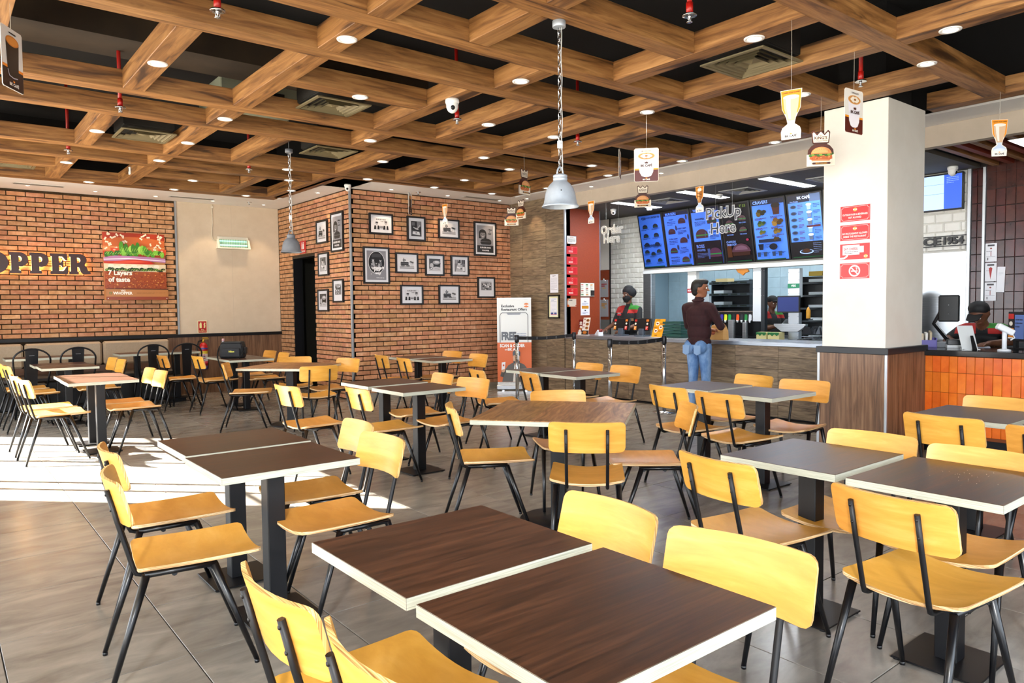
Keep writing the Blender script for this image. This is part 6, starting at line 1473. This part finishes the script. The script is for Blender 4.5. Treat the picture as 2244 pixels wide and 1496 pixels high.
for k, (y, z) in enumerate(((7.05, 1.72), (6.72, 1.72), (7.05, 1.45), (6.72, 1.45))):
    t = kthing('recipe_card', 'white recipe card with round burger pictures on kitchen tiles, %s' % ['upper left', 'upper right', 'lower left', 'lower right'][k], 'notice', y, z, 12.79, 'recipe cards on the kitchen wall')
    MB().box(-.15, .15, -.004, 0, -.125, .125).obj('card', pm('#d5dee6', .5), t); p = Pr(.001); p.rect(-.1, .1, .1, .115, '#5a1f2a')
    for j in range(4): p.oval(-.08+.055*(j % 2)+(.09 if j > 1 else 0), .04-.07*(j % 2), .027, .027, '#3a2a20', 12).oval(-.08+.055*(j % 2)+(.09 if j > 1 else 0), .04-.07*(j % 2), .02, .02, ['#c99a5a', '#8a94a0'][k // 2], 12)
    p.done('print', t, (0, -.0042, 0), ROT_Y)
t = kthing('prep_table', 'steel kitchen worktop with stacked equipment under the tiled wall', 'worktop', 7.35, 0, 12.2)
MB().box(-.8, .8, -.35, .35, .86, .9).obj('top', M['steel'], t); MB().box(-.78, .78, -.3, .33, .1, .86).obj('body', pm('#2a2f33', .4, .4), t); MB().box(-.3, .45, -.2, .25, .9, 1.3).box(-.32, .47, -.22, .27, 1.3, 1.33).obj('machine', pm('#353c42', .4, .5), t)
for k in range(2): MB().box(-.25+.22*k, -.05+.22*k, -.1, .1, 1.331, 1.36).obj('paper_stack', pm('#b9c3c8', .5), t)
# ================================================================== cafe counter
t = thing('wall_screen', 'wall screen with pale and blue fields, right of the pillar', 'screen', (XB-.05, 3.95, 2.865), -PI/2)
MB().box(-.34, .34, -.02, .05, -.235, .235).obj('housing', pm('#111216', .3), t, .006); p = Pr(.001); p.em = .9; p.rect(-.325, -.215, .325, .215, '#a9c6f2'); p.rect(.12, -.215, .325, .215, '#2f57c4'); p.rect(-.325, .1, .12, .104, '#5f7aa8').rect(-.325, -.02, .12, -.016, '#5f7aa8'); p.block(4, .15, .29, .19, .1, '#7fa2ee', .3); p.done('display', t, (0, -.021, 0), ROT_Y)
t = thing('year_sign', 'black raised lettering ending in 1954 on white tiles, right of the pillar', 'sign', (XB-.03, 3.93, 2.18), -PI/2)
for txt, u0, u1 in (('SINCE', -.42, .06), ('1954', .09, .325)):
    vs, fs, w0, h0 = text_mesh(txt, .05); k = .105/h0; kx = (u1-u0)/w0; b = MB(); n = len(vs)
    b.add([(u0+x*kx, -.012, y*k+.012) for x, y in vs]+[(u0+x*kx, .012, y*k+.012) for x, y in vs], fs+[tuple(i+n for i in f[::-1]) for f in fs]); b.obj('lettering', pm('#141518', .4), t)
MB().box(-.45, .35, -.008, .01, -.006, .006).box(-.45, .35, -.008, .01, .12, .132).obj('rails', pm('#141518', .4), t); MB().box(-.03, -.01, 0, .02, .0, .12).obj('spacer', pm('#141518', .4), t)
t = thing('soft_serve_machine', 'grey and steel dispenser with a rounded white top beside the pillar', 'dispenser', (9.9, 4.1, 1.0), -PI/2)
MB().box(-.14, -.10, -.1, .1, 0, .5).box(.06, .1, -.1, .1, 0, .5).obj('side_column', M['steel'], t); MB().box(-.1, .06, -.02, .1, 0, .52).obj('body', pm('#34373b', .4), t)
MB().prism([(-.13,.5),(.1,.5),(.1,.55),(.05,.57),(.02,.6),(-.05,.6),(-.08,.57),(-.13,.55)], -.1, .1, O=(0,0,0), U=(1,0,0), V=(0,0,1)).obj('top', pm('#b9bdbb', .4), t); MB().box(-.1, .06, -.1, -.02, .38, .5).obj('panel', pm('#c9ccca', .4), t); p = Pr(.001); burger_logo(p, -.02, .45, .022, '#c9402a', '#c9402a', False); p.done('print', t, (0, -.101, 0), ROT_Y)
MB().box(-.16, .12, -.14, .12, -.98, 0).obj('cabinet', pm('#3a3d40', .4, .4), t)
MB().box(9.7, 10.2, 2.0, 3.85, 0, .98).obj('back_bench', pm('#3b3f42', .4, .4), None, .0, label='dark steel work bench behind the orange tiled counter', category='bench')
def papers(y, z, w, h, label, draw, rot=0):
    t = thing('wall_paper', label, 'notice', (XB-.018, y, z), -PI/2, 'papers on the dark tiled wall'); MB().box(-w/2, w/2, -.003, 0, -h/2, h/2).obj('sheet', pm('#d5d5da', .5), t, rot=(0, rot, 0)); p = Pr(.001); draw(p, w, h); p.done('print', t, (0, -.0032, 0), (PI/2, rot, 0))
def dr(k):
    def f(p, w, h):
        p.rect(-w*.3, h*.34, w*.3, h*.43, '#2b2b30'); p.oval(0, h*.22, .012, .01, '#7a2a22', 10); p.block(1, -w*.4, w*.4, h*.1, h*.04, '#7a7a82', .5)
        if k == 1: p.shape([(-.02,.05),(.02,.05),(0,-.09)], '#a32a2a')
        else: p.line([(0,h*.05),(0,-h*.2)], .008, '#8a4a4a'); p.line([(-w*.4,-h*.22),(w*.4,-h*.22)], .004, '#8a8a92'); p.rect(-w*.3, -h*.42, -w*.22, -h*.28, '#2b2b30')
    return f
for k, z in enumerate((2.065, 1.825, 1.585)): papers(3.305, z, .125, .225, 'white recipe sheet on the dark tiles, %s of three' % ['topmost', 'middle', 'lowest'][k], dr(k))
papers(3.195, 1.73, .085, .31, 'narrow pale sheet hanging crooked on the dark tiled wall', lambda p, w, h: p.block(3, -w*.3, w*.3, h*.3, h*.15, '#b5b5bb', .3), .03)
t = thing('card_terminal', 'white card payment terminal on a white stand on the black counter', 'card terminal', (7.78, 2.39, 1.0), R_(-140))
MB().lathe([(.055, 0), (.055, .012), (.025, .02)], n=20).lathe([(.02, .015), (.02, .19)], n=14).obj('stand', pm('#dfe3ea', .35), t); MB().box(-.035, .035, -.04, .11, -.02, .035).obj('housing', pm('#e2e6ec', .35), t, .008, loc=(0, -.03, .21), rot=(-.5, 0, 0)); MB().tube([(.0, .06, .17), (.0, .085, .12), (.0, .05, .1)], .006, 6).obj('cable', pm('#dfe3ea', .4), t)
t = thing('tablet_stand', 'white tablet on a leaning stand seen from behind on black counter', 'tablet', (7.86, 2.70, 1.0), R_(-50))
MB().box(-.075, .075, 0, .008, 0, .25).obj('tablet', pm('#d5dadc', .35), t, .004, rot=(-.42, 0, R_(8))); MB().prism([(-.02,0),(.02,0),(.012,.13),(-.012,.13)], 0, .006, O=(0,-.10,0), U=(1,0,0), V=(0,.6,1)).obj('prop', M['black'], t); MB().box(-.07, .07, -.05, .05, 0, .005).obj('foot', pm('#e2e6e8', .3), t)
t = thing('screen_arm', 'black monitor seen from behind on a jointed black arm, orange counter', 'monitor', (8.12, 3.02, 1.0), R_(-90))
MB().box(-.08, .1, -.06, .1, 0, .05).obj('base', pm('#8a8f94', .4), t, .004); MB().tube([(.02, .05, .05), (-.11, .0, .24), (-.03, -.02, .38)], .022, 8).obj('arm', M['black'], t); MB().tube([(.03, .05, .06), (-.08, -.03, .24), (-.02, -.04, .33)], .004, 6).obj('cable', pm('#c9c9c9', .5), t)
MB().box(-.09, .10, -.035, .0, .26, .53).obj('screen_back', pm('#101214', .35), t, .012, loc=(.04, -.03, 0), rot=(0, 0, R_(8))); b = MB()
for u in (-.03, .03):
    for z in (.34, .43): b.ell((u+.02, -.068, z), (.006, .004, .006), 0, 8, 6)
b.obj('screws', M['chrome'], t, kind='stuff')
t = thing('stationery_box', 'purple open box holding papers on the black counter by the pillar', 'box', (7.9, 3.13, 1.0), R_(-60))
MB().box(-.1, .1, -.07, .07, 0, .012).box(-.1, .1, -.07, -.062, 0, .08).box(-.1, .1, .062, .07, 0, .1).box(-.1, -.092, -.07, .07, 0, .1).box(.092, .1, -.07, .07, 0, .1).obj('tray', pm('#3d2f8f', .4), t)
for k in range(4): MB().box(-.07+.035*k, -.05+.035*k, -.04, .05, .012, .13+.012*k).obj('paper', pm(['#d9d4c4', '#c9b79a', '#e2e0da', '#b9a98c'][k], .6), t, rot=(.1*k-.1, 0, 0))
t = thing('receipt_printer', 'low grey printer box with a green-white cup carton behind, orange counter', 'printer', (8.02, 2.9, 1.0), R_(-60)); MB().box(-.07, .07, -.05, .05, 0, .03).obj('base', pm('#c9cccf', .4), t, .004); MB().box(-.065, .065, -.045, .05, .03, .085).obj('lid', pm('#141518', .35), t, .006)
t = thing('promo_card', 'red and orange promotion card on a black screen back at far right', 'notice', (8.15, 2.42, 1.0), R_(-130)); MB().box(-.1, .16, 0, .02, .08, .36).obj('screen_back', pm('#15171b', .35), t, .006); MB().box(-.02, .02, .0, .03, 0, .1).box(-.08, .08, -.06, .08, 0, .012).obj('stand', M['black'], t)
p = Pr(.001); p.rect(-.09, .1, -.01, .34, '#1c1412'); p.rect(-.09, .29, -.01, .34, '#c92a22').rect(-.09, .11, -.01, .2, '#e58a1f'); p.oval(-.05, .245, .026, .022, '#efe8dc', 12); p.oval(-.05, .15, .024, .016, '#7a3a14', 12); p.rect(-.09, .1, -.01, .112, '#f2efe8'); p.rect(.01, .1, .14, .33, '#5d78b8'); p.block(3, .02, .12, .3, .2, '#2a3558', .4); p.done('print', t, (0, -.0005, 0), ROT_Y)
# ================================================================== people
import numpy as np
def body_mesh(name, prims, mats, classify=None, vox=.0085, smooth=4):
    """one continuous skin grown round capsules ('c',p0,r0,p1,r1,tag) and ellipsoids ('e',c,r,tag)"""
    b = MB()
    for q in prims:
        if q[0] == 'c':
            p0, p1 = Vector(q[1]), Vector(q[3]); r0, r1 = q[2], q[4]; d = (p1-p0); L = d.length or 1e-4; d.normalize()
            pts, rad = [], []
            for k in range(5): a = PI/2*(1-k/4)*.999; pts.append(p0-d*r0*math.sin(a)); rad.append(r0*math.cos(a))
            for k in range(5): a = PI/2*(k/4)*.999; pts.append(p1+d*r1*math.sin(a)); rad.append(r1*math.cos(a))
            b.tube(pts, rad, 14)
        else: b.ell(q[1], q[2], 0, 18, 12)
    me = b.mesh('tmp', M['black']); ob = D.objects.new('tmp', me); LK(ob)
    m = ob.modifiers.new('r', 'REMESH'); m.mode = 'VOXEL'; m.voxel_size = vox
    s = ob.modifiers.new('s', 'SMOOTH'); s.iterations = smooth; s.factor = .5
    out = D.meshes.new_from_object(ob.evaluated_get(bpy.context.evaluated_depsgraph_get()))
    D.objects.remove(ob); D.meshes.remove(me); out.name = name
    out.materials.clear()
    for x in mats: out.materials.append(x)
    n = len(out.polygons); C = np.zeros(n*3); out.polygons.foreach_get('center', C); C = C.reshape(-1, 3)
    best = np.full(n, 9e9); tag = np.zeros(n, int)
    for q in prims:
        if q[0] == 'c':
            p0, p1 = np.array(q[1], float), np.array(q[3], float); d = p1-p0; t = np.clip(((C-p0)@d)/max(d@d, 1e-9), 0, 1)
            ds = np.linalg.norm(C-(p0+t[:, None]*d), axis=1)-(q[2]+(q[4]-q[2])*t); tg = q[5]
        else:
            r = np.array(q[2], float); ds = (np.linalg.norm((C-np.array(q[1]))/r, axis=1)-1)*r.min(); tg = q[3]
        w = ds < best; best[w] = ds[w]; tag[w] = tg
    if classify is not None: tag = classify(C, tag)
    out.polygons.foreach_set('material_index', tag.astype(np.int32)); out.polygons.foreach_set('use_smooth', np.ones(n, bool)); out.update()
    return out
def hand(prims, wrist, direc, up, side, tag, curl=.5, s=1.0):
    """palm, four unequal bent fingers, thumb from the side of the palm"""
    d = Vector(direc).normalized(); u = Vector(up).normalized(); w = d.cross(u).normalized()*side; wr = Vector(wrist)
    P = lambda a, b, c: tuple(wr+(d*a+w*b+u*c)*s)
    for b_ in (-.026, -.009, .009, .026): prims.append(('c', P(.0, b_*.7, 0), .017*s, P(.075, b_, 0), .0125*s, tag))
    for b_, l in ((-.031, .058), (-.0105, .076), (.0105, .082), (.031, .07)):
        k1 = P(.085, b_, 0); a = curl*.6; k2 = P(.085+l*.5*math.cos(a), b_*1.08, -l*.5*math.sin(a)); a2 = curl*1.7; k3 = P(.085+l*.5*math.cos(a)+l*.5*math.cos(a2), b_*1.08, -l*.5*math.sin(a)-l*.5*math.sin(a2))
        prims.append(('c', k1, .0098*s, k2, .009*s, tag)); prims.append(('c', k2, .009*s, k3, .0076*s, tag))
    prims.append(('c', P(.02, .03, -.004), .0135*s, P(.052, .058, -.018), .0105*s, tag)); prims.append(('c', P(.052, .058, -.018), .0105*s, P(.088, .06, -.034), .0085*s, tag))
def head(prims, c, fwd, s, skin, tilt=0.0, beard=None):
    f = Vector((fwd[0], fwd[1], 0)).normalized(); f = Vector((f.x*math.cos(tilt), f.y*math.cos(tilt), -math.sin(tilt))); l = Vector((-fwd[1], fwd[0], 0)).normalized(); u = f.cross(l); c = Vector(c)
    P = lambda a, b, z: c+(f*a+l*b+u*z)*s
    for a, b, z, r in ((-.012, 0, .03, .086), (.018, 0, .035, .078), (.0, .02, .0, .07), (.0, -.02, .0, .07), (.03, 0, -.04, .06), (.045, 0, -.075, .04), (.0, 0, -.05, .058)): prims.append(('e', tuple(P(a, b, z)), (r*s,)*3, skin))
    prims.append(('c', tuple(P(.09, 0, .012)), .010*s, tuple(P(.112, 0, -.022)), .0135*s, skin)); prims.append(('c', tuple(P(.088, .03, .034)), .012*s, tuple(P(.088, -.03, .034)), .012*s, skin))
    prims.append(('c', tuple(P(.078, .016, -.052)), .009*s, tuple(P(.078, -.016, -.052)), .009*s, skin))
    for e in (1, -1): prims.append(('c', tuple(P(-.012, e*.082, .018)), .013*s, tuple(P(-.006, e*.085, -.02)), .0095*s, skin))
    return P
def face(t, P, s, f_mouth='#7a4436'):
    for e in (1, -1):
        MB().ell(tuple(P(.0855, e*.031, .012)), (.0115*s,)*3, 0, 10, 8).obj('eye', pm('#e8e2da', .3), t); MB().ell(tuple(P(.0945, e*.031, .012)), (.0055*s,)*3, 0, 8, 6).obj('iris', pm('#1b120d', .3), t)
        MB().tube([P(.096, e*.014, .037), P(.098, e*.03, .042), P(.086, e*.052, .036)], .0045*s, 6).obj('eyebrow', pm('#140f0d', .8), t)
    MB().tube([P(.082, .024, -.055), P(.0895, 0, -.053), P(.082, -.024, -.055)], .0045*s, 6).obj('mouth', pm(f_mouth, .5), t)
def blob(name, els, mat, parent, vox=.009):
    me = body_mesh(name, [('e', tuple(c), r, 0) for c, r in els], [mat], None, vox, 3); return put(name, me, parent)
SK, SH, TR, SO, X1, X2, X3 = 0, 1, 2, 3, 4, 5, 6
skin = nmat('brown_skin', [(.3, '#8a563a'), (.7, '#9a6244')], (1, 1, 1), 12, 4, .55); maroon = nmat('maroon_cotton', [(.3, '#24070c'), (.7, '#340c13')], (1, 1, 1), 30, 5, .85, bump=.15)
jeans = nmat('washed_blue_denim', [(.3, '#3b5b8f'), (.5, '#6288ba'), (.72, '#98b6da')], (1, 1, .5), 7, 7, .85, bump=.25)
shoe = pm('#1c1a1a', .5)
# ---- customer (local frame looks along +X)
t = thing('person', 'person in a maroon shirt and blue jeans standing at the counter, back to us', 'person', (8.06, 6.03, 0), 0)
pr = []
for s_, kx in ((1, .0), (-1, .015)):
    pr += [('c', (0, s_*.092, .90), .098, (.012+kx, s_*.098, .50), .064, TR), ('c', (.012+kx, s_*.098, .50), .064, (-.015, s_*.105, .11), .046, TR), ('c', (-.015, s_*.105, .13), .052, (-.02, s_*.105, .07), .058, TR),
           ('c', (-.05, s_*.105, .045), .042, (.13, s_*.12, .035), .036, SO), ('e', (-.07, s_*.088, .90), (.085, .088, .1), TR)]
pr += [('e', (-.005, 0, .93), (.118, .172, .11), TR), ('e', (-.002, 0, .965), (.132, .184, .085), SH), ('e', (.01, 0, 1.10), (.125, .178, .17), SH), ('e', (.005, 0, 1.28), (.13, .195, .19), SH), ('e', (-.03, 0, 1.36), (.1, .17, .11), SH),
       ('c', (-.012, .15, 1.425), .078, (-.012, -.15, 1.425), .078, SH), ('c', (-.018, 0, 1.44), .075, (-.002, -.004, 1.535), .062, SH), ('c', (-.01, -.003, 1.52), .056, (.012, -.008, 1.60), .054, SK)]
el, wr = (.10, -.275, 1.17), (.33, -.10, 1.20)
pr += [('c', (-.01, -.195, 1.42), .068, el, .052, SH), ('c', el, .051, wr, .036, SH), ('c', wr, .03, (.355, -.085, 1.202), .027, SK)]
hand(pr, (.365, -.078, 1.204), (.95, .3, -.12), (.1, .0, 1), -1, SK, .7)
el, wr = (.12, .27, 1.17), (.36, .13, 1.12)
pr += [('c', (-.01, .195, 1.42), .068, el, .052, SH), ('c', el, .051, wr, .036, SH), ('c', wr, .03, (.385, .11, 1.12), .027, SK)]
hand(pr, (.395, .1, 1.12), (.95, -.35, -.1), (.1, .0, 1), 1, SK, .8)
P = head(pr, (.02, -.01, 1.672), (.42, -.907), 1.0, SK)
put('body', body_mesh('body', pr, [skin, maroon, jeans, shoe]), t); face(t, P, 1)
blob('hair', [(P(-.024, 0, .05), (.1, .1, .09)), (P(-.045, 0, .01), (.085, .085, .08)), (P(.032, 0, .088), (.072, .072, .05)), (P(-.05, 0, -.035), (.068, .068, .065)), (P(-.03, .05, .02), (.045, .045, .06)), (P(-.03, -.05, .02), (.045, .045, .06)), (P(.05, 0, .1), (.055, .06, .032))], pm('#0e0c0c', .55), t)
MB().tube([(-.018+.068*math.cos(a), .0+.07*math.sin(a), 1.525+.012*math.cos(a)) for a in [PI*2*k/20 for k in range(21)]], .014, 8).obj('collar', maroon, t)
b = MB()
for s_ in (1, -1):
    for o in (0, 1): b.add([(-.158+.01*o, s_*.088-.055, .925), (-.158+.01*o, s_*.088+.055, .925), (-.164+.02*o, s_*.09+.05, .82), (-.168+.02*o, s_*.09, .795), (-.164+.02*o, s_*.09-.05, .82)], [(0,1,2,3,4)] if o else [(4,3,2,1,0)])
b.obj('back_pocket', pm('#86a5cc', .85), t)
MB().tube([(-.1, .0, .9), (-.135, .0, .86), (-.06, 0, .79)], .004, 6).obj('seam', pm('#2f4a78', .85), t)
# ---- staff
black = nmat('black_uniform', [(.3, '#0f0f11'), (.7, '#18181b')], rough=.8)
def staff_classes(z1, z2, zs, tan=True):
    def f(C, tag):
        tag = tag.copy(); m = tag == SH
        tag[m & (C[:, 2] > zs) & (np.abs(C[:, 1]) > .055) & (np.abs(C[:, 1]) < .24)] = X1
        tag[m & (C[:, 2] > zs+.06) & (C[:, 1] > .05) & (C[:, 1] < .24)] = X2
        tag[m & (C[:, 2] > z1) & (C[:, 2] < z2) & (np.abs(C[:, 1]) < .165)] = X3
        return tag
    return f
smats = [nmat('dark_brown_skin', [(.3, '#5b3725'), (.7, '#6b432e')], rough=.55), black, black, shoe, pm('#a3201c', .8), pm('#2f7a2a', .8), pm('#9a7650', .8)]
t = thing('person', 'person in a dark turban, face mask and black uniform behind the counter', 'person', (9.42, 8.50, 0), PI)
pr = []
for s_ in (1, -1): pr += [('c', (0, s_*.092, .88), .095, (.01, s_*.1, .48), .062, TR), ('c', (.01, s_*.1, .48), .062, (-.01, s_*.105, .1), .046, TR), ('c', (-.05, s_*.105, .045), .042, (.12, s_*.12, .035), .036, SO)]
pr += [('e', (0, 0, .92), (.125, .18, .13), SH), ('e', (.01, 0, 1.08), (.13, .182, .17), SH), ('e', (0, 0, 1.25), (.13, .2, .19), SH), ('c', (-.01, .155, 1.395), .076, (-.01, -.155, 1.395), .076, SH), ('c', (-.015, 0, 1.41), .07, (0, 0, 1.49), .056, SH), ('c', (0, 0, 1.48), .054, (.012, 0, 1.56), .052, SK)]
for s_ in (1, -1):
    el = (.08, s_*.29, 1.14); wr = (.36, s_*.2, 1.06)
    pr += [('c', (-.01, s_*.2, 1.39), .07, (.05, s_*.265, 1.2), .058, SH), ('c', (.05, s_*.265, 1.2), .046, el, .043, SK), ('c', el, .043, wr, .029, SK)]
    hand(pr, (.375, s_*.194, 1.055), (.95, -s_*.2, -.15), (.15, 0, 1), s_, SK, .45)
P = head(pr, (.02, 0, 1.635), (1, -.05), 1.0, SK)
put('body', body_mesh('body', pr, smats, staff_classes(1.205, 1.245, 1.335)), t); face(t, P, 1)
blob('turban', [(P(-.015, 0, .075), (.112, .112, .085)), (P(-.03, .03, .05), (.1, .1, .09)), (P(-.03, -.03, .05), (.1, .1, .09)), (P(-.01, 0, .12), (.085, .085, .06))], pm('#131318', .8), t)
blob('face_mask', [(P(.062, 0, -.045), (.045, .062, .055)), (P(.04, .04, -.04), (.045, .04, .05)), (P(.04, -.04, -.04), (.045, .04, .05)), (P(.05, 0, -.09), (.04, .05, .03))], pm('#121215', .85), t)
p = Pr(.001); p.rect(-.045, -.014, .045, .014, '#c9303a').rect(-.04, .022, .03, .03, '#d9d5d0'); p.text('TEAM', 0, -.007, .014, '#f2efe8', fit=.07) if False else None; p.done('name_badge', t, (.139, -.1, 1.31), (PI/2-.1, 0, PI/2+.0))
t = thing('person', 'person in black uniform reading a paper in the kitchen, a dark silhouette', 'person', (11.35, 6.98, -.05), R_(-115))
pr = []
for s_ in (1, -1): pr += [('c', (0, s_*.09, .86), .09, (.01, s_*.1, .46), .06, TR), ('c', (.01, s_*.1, .46), .06, (-.01, s_*.1, .1), .046, TR), ('c', (-.05, s_*.1, .045), .042, (.12, s_*.11, .035), .036, SO)]
pr += [('e', (0, 0, .9), (.12, .17, .13), SH), ('e', (0, 0, 1.05), (.12, .17, .17), SH), ('e', (0, 0, 1.2), (.12, .18, .17), SH), ('c', (-.01, .14, 1.32), .07, (-.01, -.14, 1.32), .07, SH), ('c', (0, 0, 1.35), .06, (.01, 0, 1.45), .05, SK)]
for s_ in (1, -1):
    el = (.06, s_*.25, 1.07); wr = (.3, s_*.1, 1.14); pr += [('c', (-.01, s_*.18, 1.31), .062, el, .048, SH), ('c', el, .043, wr, .03, SK)]; hand(pr, (.31, s_*.095, 1.145), (.9, -s_*.3, .2), (-.2, 0, 1), s_, SK, .6)
P = head(pr, (.03, 0, 1.53), (1, 0), .95, SK, .25)
put('body', body_mesh('body', pr, smats, staff_classes(1.13, 1.16, 1.27)), t); face(t, P, .95)
blob('cap', [(P(-.015, 0, .06), (.098, .098, .075)), (P(-.03, 0, .02), (.085, .085, .07)), (P(.1, 0, .055), (.05, .06, .014))], pm('#101013', .8), t)
tt = thing('paper_sheet', 'white paper held by the dark figure in the kitchen', 'paper', (11.17, 6.60, 1.10), R_(-115)); MB().box(-.02, .2, -.11, .11, 0, .003).obj('sheet', pm('#dfe4ea', .6), tt, rot=(0, -.6, 0))
t = thing('person', 'person in a black cap leaning over papers behind the black counter at right', 'person', (9.06, 2.93, -.04), R_(186))
pr = []
for s_ in (1, -1): pr += [('c', (0, s_*.09, .86), .095, (.03, s_*.1, .46), .062, TR), ('c', (.03, s_*.1, .46), .062, (-.02, s_*.1, .1), .046, TR), ('c', (-.06, s_*.1, .045), .042, (.12, s_*.11, .035), .036, SO)]
pr += [('e', (.0, 0, .88), (.13, .18, .13), SH), ('e', (.08, 0, 1.0), (.13, .18, .16), SH), ('e', (.17, 0, 1.11), (.13, .19, .16), SH), ('c', (.25, .155, 1.2), .075, (.25, -.155, 1.2), .075, SH), ('c', (.27, 0, 1.23), .064, (.34, 0, 1.3), .054, SK)]
for s_ in (1, -1):
    el = (.42, s_*.3, 1.085); wr = (.66, s_*.14, 1.075); pr += [('c', (.25, s_*.2, 1.19), .068, (.36, s_*.275, 1.12), .056, SH), ('c', (.36, s_*.275, 1.12), .046, el, .042, SK), ('c', el, .042, wr, .029, SK)]; hand(pr, (.675, s_*.13, 1.075), (.95, -s_*.3, -.05), (.05, 0, 1), s_, SK, .5)
P = head(pr, (.40, 0, 1.375), (1, -.25), 1.0, SK, .75)
put('body', body_mesh('body', pr, smats, staff_classes(1.02, 1.05, 1.16)), t); face(t, P, 1)
blob('cap', [(P(-.015, 0, .062), (.1, .1, .08)), (P(-.03, 0, .03), (.09, .09, .075))], pm('#0f1013', .7), t)
MB().prism([(-.0, -.075), (.09, -.06), (.11, 0), (.09, .06), (0, .075)], -.004, .004, O=tuple(P(.075, 0, .06)), U=tuple((P(1, 0, 0)-P(0, 0, 0))), V=tuple((P(0, 1, 0)-P(0, 0, 0)))).obj('cap_peak', pm('#101114', .7), t)
tt = thing('menu_sheet', 'pale sheet with dark circles under the hands of the leaning person', 'paper', (8.27, 2.78, 1.003), R_(200)); MB().box(-.14, .14, -.11, .11, 0, .002).obj('sheet', pm('#aeb6c8', .5), tt)
p = Pr(.0006)
for u, v, r in ((-.06, .0, .04), (.06, .03, .035), (.03, -.06, .03)): p.oval(u, v, r, r, '#1b1d26', 18)
p.rect(-.08, .06, -.02, .085, '#2a2e3c'); p.done('print', tt, (0, 0, .0022), (0, 0, 0))
# ---- the one taking the picture stands behind the camera; meant to shade the nearest table from the added lamp

t = thing('person', 'person in a grey top standing out of view, right behind the camera', 'person', (-.20, -.25, 0), math.atan2(.78, .62))
pr = []
for s_ in (1, -1): pr += [('c', (0, s_*.09, .86), .095, (.02, s_*.1, .46), .062, TR), ('c', (.02, s_*.1, .46), .062, (-.02, s_*.1, .1), .046, TR), ('c', (-.06, s_*.1, .045), .042, (.12, s_*.11, .035), .036, SO)]
pr += [('e', (0, 0, .9), (.12, .17, .13), SH), ('e', (0, 0, 1.05), (.12, .17, .17), SH), ('e', (0, 0, 1.2), (.12, .18, .17), SH), ('c', (-.01, .14, 1.34), .07, (-.01, -.14, 1.34), .07, SH), ('c', (0, 0, 1.36), .06, (.01, 0, 1.47), .05, SK)]
for s_ in (1, -1):
    el = (.04, s_*.26, 1.12); wr = (.14, s_*.14, 1.36); pr += [('c', (-.01, s_*.18, 1.33), .062, el, .046, SH), ('c', el, .043, wr, .03, SK)]; hand(pr, (.143, s_*.135, 1.368), (.35, -s_*.5, .7), (-.6, 0, .4), s_, SK, .7)
P = head(pr, (.05, 0, 1.56), (1, 0), 1.0, SK)
put('body', body_mesh('body', pr, [skin, pm('#5f6670', .8), jeans, shoe], None, .011), t); face(t, P, 1)
blob('hair', [(P(-.022, 0, .055), (.098, .098, .088)), (P(-.045, 0, .0), (.082, .082, .08))], pm('#0e0c0c', .55), t, .012)
